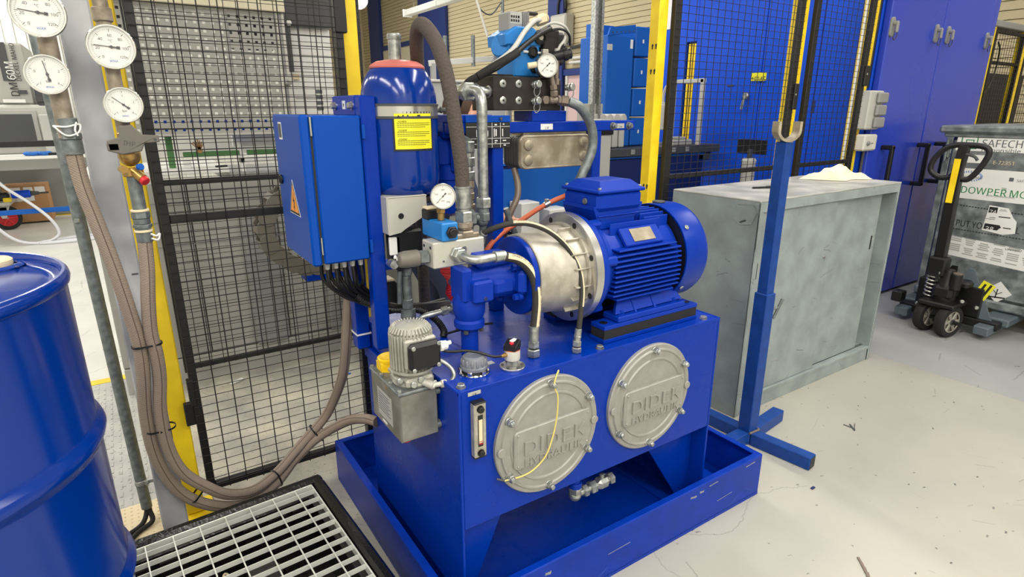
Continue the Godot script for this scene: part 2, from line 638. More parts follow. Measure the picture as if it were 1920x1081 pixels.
	m.albedo_texture = floor_tex(rgb(170, 168, 158), 1024, 51, 260, 60, 0.05, 3)
	m.roughness_texture = noise_tex(Color(0.7, 0.7, 0.7), Color(1, 1, 1), 0.01, 52, 256)
	tri_map(m, 0.4)
	m = mat("floor_aisle", Color.WHITE, 0.4)
	m.albedo_texture = floor_tex(rgb(158, 160, 160), 512, 53, 80, 30, 0.05, 1)
	tri_map(m, 0.4)
	m = mat("floor_dirty", Color.WHITE, 0.5)
	m.albedo_texture = floor_tex(rgb(176, 172, 160), 1024, 55, 2600, 300, 0.2, 2)
	tri_map(m, 0.8)
	m = mat("floor_ribbed", Color.WHITE, 0.42)
	m.albedo_texture = floor_tex(rgb(176, 176, 172), 512, 57, 500, 60, 0.1, 0)
	tri_map(m, 1.0)
	m = mat("floor_white", Color.WHITE, 0.3)
	m.albedo_texture = floor_tex(rgb(214, 214, 208), 512, 59, 60, 20, 0.04, 1)
	tri_map(m, 0.5)

func braid_tex(dark: Color, light: Color, as_normal := false) -> Texture2D:
	var n := 64
	var im := Image.create(n, n, false, Image.FORMAT_RGB8)
	for y in n:
		for x in n:
			# chevrons: strands lean one way on the left half and the other on the right
			var xx := x if x < n / 2 else n - 1 - x
			var k := fposmod(y + xx * 1.0, 16.0) / 16.0
			var h := sin(k * PI)
			var c := dark.lerp(light, clampf(h * 1.15 - 0.1, 0, 1))
			if x % (n / 2) < 3: c = dark
			im.set_pixel(x, y, c)
	if as_normal: im.bump_map_to_normal_map(3.0)
	return ImageTexture.create_from_image(im)

func scuffed(base: Color, mark: Color, n: int, sd: int, marks: int) -> Texture2D:
	var r := RandomNumberGenerator.new()
	r.seed = sd
	var nz := FastNoiseLite.new()
	nz.seed = sd; nz.frequency = 0.012; nz.fractal_octaves = 4
	var im := nz.get_seamless_image(n, n)
	im.convert(Image.FORMAT_RGB8)
	var d := im.get_data()
	for i in n * n:
		var k := (d[i * 3] / 255.0 - 0.5) * 0.18 + 1.0
		d[i * 3] = int(clampf(base.r * k, 0, 1) * 255); d[i * 3 + 1] = int(clampf(base.g * k, 0, 1) * 255); d[i * 3 + 2] = int(clampf(base.b * k, 0, 1) * 255)
	im = Image.create_from_data(n, n, false, Image.FORMAT_RGB8, d)
	for i in marks:
		var p := Vector2(r.randf() * n, r.randf() * n)
		var dir := Vector2.from_angle(r.randfn(0.0, 0.5))
		var L := r.randf_range(4, 46)
		var c := base.lerp(mark, r.randf_range(0.25, 0.9))
		for s in int(L):
			p += dir.rotated(r.randfn(0, 0.2))
			for w in r.randi_range(1, 2): im.set_pixel(posmod(int(p.x), n), posmod(int(p.y) + w, n), c)
	return ImageTexture.create_from_image(im)

func floor_tex(base: Color, n: int, sd: int, specks: int, scratches: int, mottle: float, cracks: int) -> Texture2D:
	var r := RandomNumberGenerator.new()
	r.seed = sd
	var nz := FastNoiseLite.new()
	nz.seed = sd; nz.frequency = 4.0 / n; nz.fractal_octaves = 6
	var im := nz.get_seamless_image(n, n)
	im.convert(Image.FORMAT_RGB8)
	var d := im.get_data()
	for i in n * n:
		var k := d[i * 3] / 255.0 - 0.5
		var a := 1.0 + k * mottle * 1.6
		d[i * 3] = int(clampf(base.r * a, 0, 1) * 255); d[i * 3 + 1] = int(clampf(base.g * a, 0, 1) * 255); d[i * 3 + 2] = int(clampf(base.b * (a - k * mottle * 0.4), 0, 1) * 255)
	im = Image.create_from_data(n, n, false, Image.FORMAT_RGB8, d)
	for i in specks:
		var p := Vector2(r.randf() * n, r.randf() * n)
		var c := base * r.randf_range(0.25, 0.8)
		var L := r.randi_range(1, 7)
		var dir := Vector2.from_angle(r.randf_range(-0.5, 0.5))
		for s in L:
			p += dir
			im.set_pixel(posmod(int(p.x), n), posmod(int(p.y), n), c)
			if r.randf() < 0.5: im.set_pixel(posmod(int(p.x), n), posmod(int(p.y) + 1, n), c)
	for i in scratches:
		var p := Vector2(r.randf() * n, r.randf() * n)
		var dir := Vector2.from_angle(r.randf() * TAU)
		var c := base * r.randf_range(0.72, 0.93)
		for s in r.randi_range(8, 60):
			p += dir.rotated(r.randfn(0, 0.1))
			im.set_pixel(posmod(int(p.x), n), posmod(int(p.y), n), c)
	for i in cracks:
		var p := Vector2(r.randf() * n, r.randf() * n)
		var a := r.randf() * TAU
		for s in int(n * 0.7):
			a += r.randfn(0, 0.05)
			p += Vector2.from_angle(a + r.randfn(0, 0.5))
			im.set_pixel(posmod(int(p.x), n), posmod(int(p.y), n), base * 0.84)
	return ImageTexture.create_from_image(im)

func shell():
	var b := MB.new()
	b.bx(-5, 2.905, -0.2, 0, -0.62, 5)
	b.bx(1.3, 2.905, -0.2, 0, -2.4, -0.62)
	struct("floor", b, M.floor)
	b = MB.new(); b.bx(2.905, 8.2, -0.2, 0, -2.4, 5)
	struct("floor_aisle", b, M.floor_aisle)
	b = MB.new(); b.bx(-0.62, 1.3, -0.2, 0, -2.4, -0.62)
	struct("floor_cage", b, M.floor_dirty)
	b = MB.new(); b.bx(-5, -0.62, -0.2, 0, -2.4, -0.62)
	# embossed ribs of the mat-like floor left of the column
	for i in 40:
		var x := -1.75 + i * 0.028
		for k in 26:
			var z := -2.34 + k * 0.056 + (0.028 if i % 2 else 0.0)
			if z < -0.66: b.bx(x, x + 0.008, 0, 0.002, z, z + 0.036)
	struct("floor_ribbed", b, M.floor_ribbed)
	b = MB.new(); b.bx(-5, 8.2, -0.2, 0, -22.2, -2.4)
	struct("floor_hall", b, M.floor_white)
	b = MB.new(); b.bx(-5.2, 8.2, 6.0, 6.2, -22.2, 5.2)
	struct("ceiling", b, M.white_wall)
	b = MB.new(); b.bx(-5.2, -5, -0.2, 6, -22.2, 5.2)
	struct("wall_left", b, M.white_wall)
	b = MB.new(); b.bx(-5.2, 8.2, -0.2, 6, 5, 5.2)
	struct("wall_front", b, M.white_wall)
	b = MB.new(); b.bx(-5.2, 8.4, -0.2, 6, -22.4, -22.2)
	struct("wall_back", b, M.beige_siding)
	# white ribbed partition behind the machines on the left
	b = MB.new()
	b.bx(-5, 2.2, 0, 6, -9.7, -9.55)
	for i in 60:
		var x := -4.9 + i * 0.118
		b.bx(x, x + 0.03, 0, 6, -9.55, -9.52)
	struct("wall_partition", b, M.white_wall)
	# right wall of horizontal siding, each board a profiled strip
	b = MB.new()
	b.bx(8.06, 8.2, -0.2, 6, -22.2, 5)
	for i in 60:
		var y := i * 0.1
		b.prism(P2([0, y, 0.05, y, 0.05, y + 0.012, 0.012, y + 0.016, 0.0, y + 0.03]), 27.2, Transform3D(Basis(V(-1, 0, 0), V(0, 1, 0), V(0, 0, -1)), V(8.06, 0, 5)))
		b.bx(8.0, 8.06, y + 0.02, y + 0.1, -22.2, 5)
	struct("wall_right", b, M.beige_siding)
	# blue steel columns standing against the siding
	for c in [[-9.75, -10.17], [-15.2, -16.85], [-20.2, -21.1], [-4.0, -4.4]]:
		b = MB.new()
		b.bx(7.9, 8.0, 0, 6, c[0], c[1], 0.01)
		b.bx(7.86, 7.9, 0, 6, c[0] + 0.06, c[1] - 0.06)
		solo("steel_column", ["blue steel column on the siding, right of the valve cables", "broad blue steel column on the siding behind the black hose", "blue steel column on the siding left of the accumulator tube", "blue steel column on the siding hidden behind the machine"][int([-9.75, -15.2, -20.2, -4.0].find(c[0]))], "column", b, M.blue_column, V(7.95, 0, (c[0] + c[1]) / 2))
	b = MB.new()
	b.bx(7.9, 8.0, 3.36, 3.5, -20.2, -16.85, 0.01)
	struct("trim_1", b, M.blue_column)
	b = MB.new()
	b.bx(7.95, 8.0, 1.0, 3.36, -20.15, -16.9)
	struct("trim_2", b, M.cream_panel)
	b = MB.new()
	b.bx(7.9, 8.0, 2.07, 2.2, -9.75, -7.6, 0.01)
	struct("trim_3", b, M.blue_column)
	# pale window strip with pink panes under the blue rail
	b = MB.new()
	for z in [-9.6, -9.1, -8.2]: b.bx(7.92, 8.0, 1.0, 2.07, z - 0.03, z + 0.03)
	b.bx(7.92, 8.0, 0.95, 1.0, -9.63, -8.17)
	var w := struct("window_1", b, M.white)
	b = MB.new(); b.bx(7.96, 7.98, 1.0, 2.07, -9.57, -9.13); part("pane", b, M.pink_pane, w)
	b = MB.new(); b.bx(7.96, 7.98, 1.0, 2.07, -9.07, -8.23); part("pane", b, M.pink_pane, w)

# ---------------------------------------------------------------- cage
func fence_panel(called: String, label: String, x0: float, x1: float, y0: float, y1: float, z: float, rails: Array, pitch_x := 0.053, pitch_y := 0.0305, fw := 0.025):
	thing(called, label, "fence panel", V((x0 + x1) / 2, y0, z), "black wire mesh fence panels")
	for x in [x0 + fw / 2, x1 - fw / 2]:
		var b := MB.new()
		b.bx(x - fw / 2, x + fw / 2, y0 - 0.012, y1, z - 0.013, z + 0.013, 0.002)
		part("upright", b, M.black_frame)
	for y in rails:
		var b := MB.new()
		b.bx(x0 + fw, x1 - fw, y - 0.012, y + 0.012, z - 0.012, z + 0.012, 0.002)
		part("rail", b, M.black_frame)
	var w := MB.new()
	var zz := z + 0.0115
	var n := int((x1 - x0 - fw * 2) / pitch_x)
	for i in n:
		var x := x0 + fw + (i + 0.8) * (x1 - x0 - fw * 2) / n
		if x < x1 - fw: w.cyl(V(x, y0, zz + 0.004), V(x, y1, zz + 0.004), 0.0018, 6)
	for i in int((y1 - y0) / pitch_y):
		var y := y0 + 0.02 + i * pitch_y
		w.cyl(V(x0 + 0.004, y, zz + 0.0075), V(x1 - 0.004, y, zz + 0.0075), 0.0013, 6)
	stuff(part("wire_mesh", w, M.black_frame))

func yellow_post(label: String, x0: float, x1: float, z0: float, z1: float, group := "yellow cage posts"):
	thing("fence_post", label, "post", V((x0 + x1) / 2, 0, (z0 + z1) / 2), group)
	var b := MB.new()
	b.bx(x0, x1, 0.008, 2.15, z0, z1, 0.004)
	part("post", b, M.yellow)
	b = MB.new()
	b.bx(x0 - 0.03, x1 + 0.03, 0, 0.008, z0 - 0.03, z1 + 0.03)
	part("foot_plate", b, M.yellow)
	b = MB.new()
	b.bx(x0, x1, 2.15, 2.158, z0, z1, 0.003)
	part("end_cap", b, M.black)

func fence_left():
	fence_panel("mesh_fence", "black wire mesh panel standing behind the blue control cabinet and the braided hoses", -0.502, 0.1, 0.1, 2.08, -0.925, [0.112, 1.045, 2.07])
	# the hinge bracket on the left upright
	var b := MB.new()
	b.bx(-0.53, -0.502, 0.36, 0.44, -0.935, -0.915, 0.002)
	b.bx(-0.51, -0.49, 0.43, 0.52, -0.94, -0.91, 0.002)
	part("hinge_bracket", b, M.black_frame)
	b = MB.new()
	b.bx(0.072, 0.112, 1.6, 1.72, -0.945, -0.905, 0.003)
	part("lock_plate", b, M.black_frame)
	yellow_post("yellow cage post beside the grey column, its foot behind the braided hoses", -0.578, -0.52, -1.01, -0.95)
	yellow_post("yellow cage post rising behind the accumulator and the cabinet frame", 0.104, 0.162, -1.01, -0.95)
	fence_panel("mesh_fence", "farther black wire mesh panel behind the first, in front of the perforated board", -0.47, 0.55, 0.13, 2.08, -2.0, [0.142, 1.045, 2.07], 0.053, 0.0305, 0.03)
	# floor litter seen through the mesh
	b = MB.new()
	for i in 5: b.ball(V(-0.27 + i * 0.012, 0.009, -1.99 - i * 0.006), V(0.012, 0.008, 0.009), 8)
	solo("paper_scrap", "small crumpled white paper scrap on the floor behind the mesh panel", "litter", b, M.white, V(-0.25, 0, -1.99))
	b = MB.new()
	b.box(V(0.27, 0.004, -1.78), V(0.03, 0.008, 0.012), 0.003)
	solo("plastic_scrap", "tiny blue plastic scrap on the floor behind the mesh panel", "litter", b, M.blue_light, V(0.27, 0, -1.78))

func fence_right():
	yellow_post("broad yellow cage post right behind the electric motor", 1.588, 1.645, -1.01, -0.95)
	var b := MB.new()
	for y in [1.63, 1.52, 0.985]:
		for x in [0, 1]:
			var z: float = -0.975 + x * 0.022 - 0.01
			b.bx(1.5865, 1.589, y, y + 0.014, z, z + 0.006)
			b.ball(V(1.588, y + 0.016, z + 0.003), V(0.003, 0.007, 0.006), 8)
	part("hook_slot", b, M.black)
	fence_panel("mesh_fence", "wire mesh panel behind the grey cabinet, in front of the yellow number plate", 1.655, 2.675, 0.1, 2.08, -0.93, [0.112, 1.04, 2.07], 0.05, 0.034, 0.045)
	b = MB.new()
	b.bx(2.655, 2.695, 1.36, 1.5, -0.95, -0.905, 0.004)
	part("lock_plate", b, M.black_frame)
	b = MB.new(); b.ball(V(2.665, 1.44, -0.903), V(0.006, 0.006, 0.003), 8); part("screw", b, M.steel)
	yellow_post("yellow cage post right behind the cradle of the blue stand", 2.69, 2.762, -1.01, -0.95)
	fence_panel("mesh_fence", "narrow wire mesh panel between the two yellow posts beside the large blue doors", 2.785, 3.415, 0.1, 2.08, -0.93, [0.112, 1.04, 2.07], 0.05, 0.034, 0.04)
	b = MB.new()
	b.bx(3.385, 3.435, 1.5, 1.62, -0.95, -0.905, 0.004)
	part("lock_plate", b, M.black_frame)
	b = MB.new(); b.ball(V(3.4, 1.57, -0.903), V(0.007, 0.007, 0.003), 8); part("screw", b, M.steel)
	b = MB.new(); b.bx(3.355, 3.366, 0.2, 2.08, -0.955, -0.945); part("edge_strip", b, M.white)
	yellow_post("yellow cage post carrying the grey socket boxes beside the blue doors", 3.44, 3.515, -1.01, -0.95)
	b = MB.new()
	for y in [1.83, 1.53]: b.cyl(V(3.515, y, -0.97), V(3.55, y, -0.97), 0.009, 10, 0.002)
	b.cyl(V(3.552, 1.49, -0.97), V(3.552, 2.1, -0.97), 0.012, 12)
	part("cable_conduit", b, M.black)
	# socket boxes on the post
	thing("socket_box", "tall grey socket box with three lidded outlets on the yellow post", "socket box", V(3.53, 1.24, -0.94))
	b = MB.new(); b.bx(3.45, 3.62, 1.235, 1.475, -0.945, -0.885, 0.008); part("back_box", b, M.grey_light)
	for i in 3:
		b = MB.new()
		b.bx(3.52, 3.64, 1.245 + i * 0.076, 1.312 + i * 0.076, -0.885, -0.862, 0.008)
		part("outlet_lid", b, M.grey_mid)
	thing("switch_box", "small pale grey switch box under the tall socket box", "switch box", V(3.53, 1.1, -0.94))
	b = MB.new(); b.bx(3.46, 3.62, 1.1, 1.205, -0.945, -0.88, 0.01); part("housing", b, M.off_white)
	b = MB.new(); b.cyl(V(3.5, 1.15, -0.88), V(3.5, 1.15, -0.868), 0.014, 16, 0.003); b.bx(3.49, 3.535, 1.146, 1.154, -0.868, -0.86, 0.002); part("rotary_knob", b, M.grey_mid)
	var c := MB.new()
	c.tube(cr([V(3.54, 1.1, -0.915), V(3.545, 0.9, -0.92), V(3.55, 0.3, -0.92), V(3.55, 0.02, -0.92)]), 0.008, 8)
	solo("power_cable", "grey power cable running down from the small switch box", "cable", c, M.grey_dark, V(3.55, 0, -0.92))

# ---------------------------------------------------------------- power unit: tank
func cover(x: float, y: float, parent: Node3D, label: String):
	var b := MB.new()
	var z := 0.0
	var f := Transform3D(Basis(V(1, 0, 0), V(0, 0, 1), V(0, -1, 0)), V(x, y, z))
	b.lathe(prof([0, 0.014, 0.118, 0.014, 0.121, 0.0175, 0.125, 0.018, 0.128, 0.014, 0.146, 0.014, 0.149, 0.0175, 0.153, 0.0175, 0.156, 0.012, 0.166, 0.012, 0.169, 0.009, 0.169, 0]), f, 72)
	var c := part("inspection_cover", b, M.cast, parent, label)
	# raised name plate
	b = MB.new()
	var pf := Transform3D(Basis(), V(x + 0.007, y - 0.008, z + 0.012))
	b.prism(rrect(0.252, 0.112, 0.012), 0.012, pf, 0.003)
	b.prism(rrect(0.238, 0.098, 0.008), 0.0012, Transform3D(Basis(), V(x + 0.007, y - 0.008, z + 0.0235)))
	part("name_plate", b, M.cast, c)
	b = MB.new()
	for k in [[-0.115, 0.045], [0.115, 0.045], [-0.115, -0.045], [0.115, -0.045]]:
		b.ball(V(x + 0.007 + k[0], y - 0.008 + k[1], z + 0.0245), V(0.004, 0.004, 0.003), 8)
	part("rivet", b, M.cast, c)
	b = MB.new()
	# hand-cut letters with real depth
	text(b, "DlDEK", 0.04, Transform3D(Basis(), V(x + 0.007, y - 0.006, z + 0.0245)), 0.005, HORIZONTAL_ALIGNMENT_CENTER, 0.0, 1.38)
	text(b, "HYDRAULlK", 0.021, Transform3D(Basis(), V(x + 0.007, y - 0.049, z + 0.0245)), 0.004, HORIZONTAL_ALIGNMENT_CENTER, 0.0, 1.32)
	part("lettering", b, M.cast, c)
	for a in [90.0, 32.0, -32.0, -90.0, 212.0, 148.0]:
		var p := V(x + cos(deg_to_rad(a)) * 0.152, y + sin(deg_to_rad(a)) * 0.152, z)
		b = MB.new()
		b.cyl(p + V(0, 0, 0.012), p + V(0, 0, 0.0165), 0.0125, 18, 0.001)
		part("washer", b, M.zinc, c)
		b = MB.new()
		b.nut(p + V(0, 0, 0.0165), p + V(0, 0, 0.027), 0.0105)
		b.turned(p + V(0, 0, 0.027), V(0, 0, 1), prof([0.0085, 0, 0.0085, 0.004, 0.006, 0.0085, 0, 0.0098]), 16)
		part("cap_nut", b, M.zinc, c)
	for s in [-1.0, 1.0]:
		b = MB.new()
		b.cyl(V(x + s * 0.154, y, z + 0.011), V(x + s * 0.154, y, z + 0.02), 0.0125, 20, 0.0015)
		part("boss", b, M.cast, c)

func power_unit_tank():
	# drip tray
	var b := MB.new()
	thing("drip_tray", "large open blue steel drip tray with scraped edges under the hydraulic tank", "drip tray", V(0.566, 0, -0.41))
	var x0 := -0.067
	var x1 := 1.199
	var z0 := -0.885
	var z1 := 0.064
	b.bx(x0, x1, 0.0, 0.012, z0, z1)
	part("tray_floor", b, M.blue)
	for w in [[x0, x1, z1 - 0.006, z1], [x0, x1, z0, z0 + 0.006], [x0, x0 + 0.006, z0 + 0.006, z1 - 0.006], [x1 - 0.006, x1, z0 + 0.006, z1 - 0.006]]:
		b = MB.new(); b.bx(w[0], w[1], 0.012, 0.166, w[2], w[3], 0.002); part("tray_wall", b, M.blue_worn)
	for w in [[x0, x1, z1 - 0.024, z1 - 0.001], [x0, x1, z0 + 0.001, z0 + 0.024], [x0 + 0.001, x0 + 0.024, z0 + 0.02, z1 - 0.02], [x1 - 0.024, x1 - 0.001, z0 + 0.02, z1 - 0.02]]:
		b = MB.new(); b.bx(w[0], w[1], 0.161, 0.168, w[2], w[3], 0.002); part("rim", b, M.blue_worn)
	# scrapes on the front wall, bare primer showing
	b = MB.new()
	for s in [[0.15, 0.118, 0.1, 0.006, -0.2], [0.23, 0.135, 0.02, 0.008, -0.5], [0.83, 0.135, 0.03, 0.006, -0.4], [0.87, 0.14, 0.02, 0.006, -0.5], [0.93, 0.148, 0.045, 0.0025, 0.1], [1.13, 0.15, 0.05, 0.003, 0.2], [0.5, 0.09, 0.09, 0.0016, 0.1], [1.0, 0.07, 0.08, 0.0014, 0.2]]:
		var B := Basis(V(0, 0, 1), s[4] * 0.3)
		var pp := PackedVector2Array()
		for k in 9: pp.append(Vector2(-s[2] / 2 + s[2] * k / 8.0, -s[3] * (0.3 + 0.5 * rng.randf())))
		for k in 9: pp.append(Vector2(s[2] / 2 - s[2] * k / 8.0, s[3] * (0.3 + 0.5 * rng.randf())))
		b.prism(pp, 0.0004, Transform3D(B, V(s[0], s[1], z1)))
	stuff(part("paint_scrape", b, M.grey_mid, null, "bare grey scrapes in the blue paint"))
	# tank
	thing("hydraulic_tank", "big blue steel hydraulic oil tank with two round cast covers on its front", "tank", V(0.4775, 0.012, -0.315))
	b = MB.new()
	b.bx(0.008, 0.947, 0.332, 0.718, -0.63, 0.0, 0.002)
	var shell_ := part("tank_shell", b, M.blue)
	b = MB.new(); b.bx(-0.001, 0.956, 0.7135, 0.7215, -0.632, -0.004, 0.001); part("top_plate", b, M.blue)
	b = MB.new(); b.bx(0.0, 0.955, 0.713, 0.7235, -0.004, 0.0005, 0.001); part("front_lip", b, M.blue_worn)
	for x in [0.0, 0.947]:
		b = MB.new(); b.bx(x, x + 0.008, 0.022, 0.7235, -0.63, 0.001, 0.0015); part("side_plate", b, M.blue)
	for z in [-0.05, -0.52]:
		for s in [0, 1]:
			b = MB.new()
			var X := 0.008 if s == 0 else 0.947
			b.prism(P2([0, 0, 0.012, 0, 0.15, 0.31, 0, 0.31] if s == 0 else [0, 0, -0.04, 0, -0.245, 0.31, 0, 0.31]), 0.008, Transform3D(Basis(), V(X, 0.022, z - s * 0.02)))
			part("foot_gusset", b, M.blue)
	for s in [0.0, 0.855]:
		b = MB.new(); b.bx(s, s + 0.1, 0.012, 0.022, -0.63, 0.03, 0.001); part("foot_plate", b, M.blue)
	for p in [[0.06, 0.012], [0.9, 0.012]]:
		b = MB.new(); b.cyl(V(p[0], 0.022, p[1]), V(p[0], 0.026, p[1]), 0.012, 16); b.nut(V(p[0], 0.026, p[1]), V(p[0], 0.036, p[1]), 0.011); b.cyl(V(p[0], 0.036, p[1]), V(p[0], 0.048, p[1]), 0.005, 10)
		part("foot_bolt", b, M.zinc)
	cover(0.264, 0.531, cur, "round cast cover with raised lettering, yellow wire hanging across it")
	cover(0.6465, 0.533, cur, "round cast cover with raised lettering under the electric motor")
	for p in [[0.022, -0.025], [0.462, -0.022], [0.9, -0.022], [0.93, -0.6]]:
		b = MB.new(); b.cyl(V(p[0], 0.7215, p[1]), V(p[0], 0.724, p[1]), 0.012, 16); b.nut(V(p[0], 0.724, p[1]), V(p[0], 0.7315, p[1]), 0.0105)
		part("lid_bolt", b, M.zinc)
	b = MB.new(); b.bx(0.026, 0.061, 0.707, 0.7165, 0.0008, 0.002); var tg := part("marking_tag", b, M.sticker_grey)
	b = MB.new(); text(b, "2.M", 0.005, Transform3D(Basis(), V(0.0435, 0.7093, 0.002)), 0.0003); part("lettering", b, M.ink, tg)
	b = MB.new(); b.bx(0.14, 0.165, 0.7215, 0.7225, -0.118, -0.1); part("type_plate", b, M.sticker_grey)
	# oil level gauge
	thing("level_gauge", "slim aluminium oil level gauge with a sight window on the tank front", "level gauge", V(0.048, 0.545, 0.003))
	b = MB.new(); b.bx(0.031, 0.065, 0.545, 0.69, 0.001, 0.02, 0.002); part("body", b, M.alu)
	b = MB.new(); b.bx(0.031, 0.065, 0.69, 0.694, 0.001, 0.022, 0.001); b.bx(0.031, 0.065, 0.542, 0.545, 0.001, 0.02, 0.001); part("end_cap", b, M.black)
	b = MB.new(); b.bx(0.041, 0.055, 0.575, 0.66, 0.0195, 0.0207); part("window_recess", b, M.black)
	b = MB.new(); b.bx(0.043, 0.053, 0.585, 0.648, 0.0207, 0.0216); part("scale", b, M.cream)
	b = MB.new(); b.bx(0.043, 0.053, 0.588, 0.5895, 0.0216, 0.0222); b.bx(0.043, 0.053, 0.5815, 0.583, 0.0207, 0.0222); part("minimum_mark", b, M.red)
	for y in [0.676, 0.557]:
		b = MB.new(); b.cyl(V(0.048, y, 0.02), V(0.048, y, 0.022), 0.0095, 16); b.nut(V(0.048, y, 0.022), V(0.048, y, 0.029), 0.0085); part("bolt", b, M.black)
	# drain valve under the tank
	thing("drain_valve", "small steel ball valve hanging under the tank above the drip tray", "valve", V(0.42, 0.29, -0.03))
	b = MB.new(); b.cyl(V(0.405, 0.332, -0.04), V(0.405, 0.3, -0.04), 0.014, 16); b.cyl(V(0.405, 0.3, -0.04), V(0.405, 0.282, -0.04), 0.02, 16, 0.002); part("blue_stub", b, M.blue_cast)
	b = MB.new(); b.nut(V(0.405, 0.284, -0.04), V(0.405, 0.262, -0.04), 0.021); b.ball(V(0.405, 0.255, -0.04), V(0.02, 0.02, 0.02), 16); part("elbow", b, M.zinc)
	b = MB.new(); b.cyl(V(0.41, 0.253, -0.04), V(0.55, 0.259, -0.04), 0.011, 16); b.nut(V(0.435, 0.254, -0.04), V(0.452, 0.255, -0.04), 0.019); b.nut(V(0.462, 0.255, -0.04), V(0.485, 0.256, -0.04), 0.02); b.nut(V(0.538, 0.258, -0.04), V(0.556, 0.259, -0.04), 0.019); part("fitting", b, M.zinc)
	b = MB.new(); b.box(V(0.512, 0.257, -0.04), V(0.045, 0.036, 0.036), 0.009); b.cyl(V(0.512, 0.27, -0.04), V(0.512, 0.285, -0.04), 0.007, 12); part("valve_body", b, M.zinc)
	b = MB.new(); b.bx(0.503, 0.521, 0.282, 0.286, -0.045, -0.035, 0.001); part("valve_lever", b, M.zinc_dull)

# ---------------------------------------------------------------- power unit: motor, bell housing, pump
const MY := 0.925
const MZ := -0.18
func xax(x: float) -> Transform3D:      # lathe axis along +x at the motor's centre line
	return Transform3D(Basis(V(0, 1, 0), V(1, 0, 0), V(0, 0, -1)), V(x, MY, MZ))

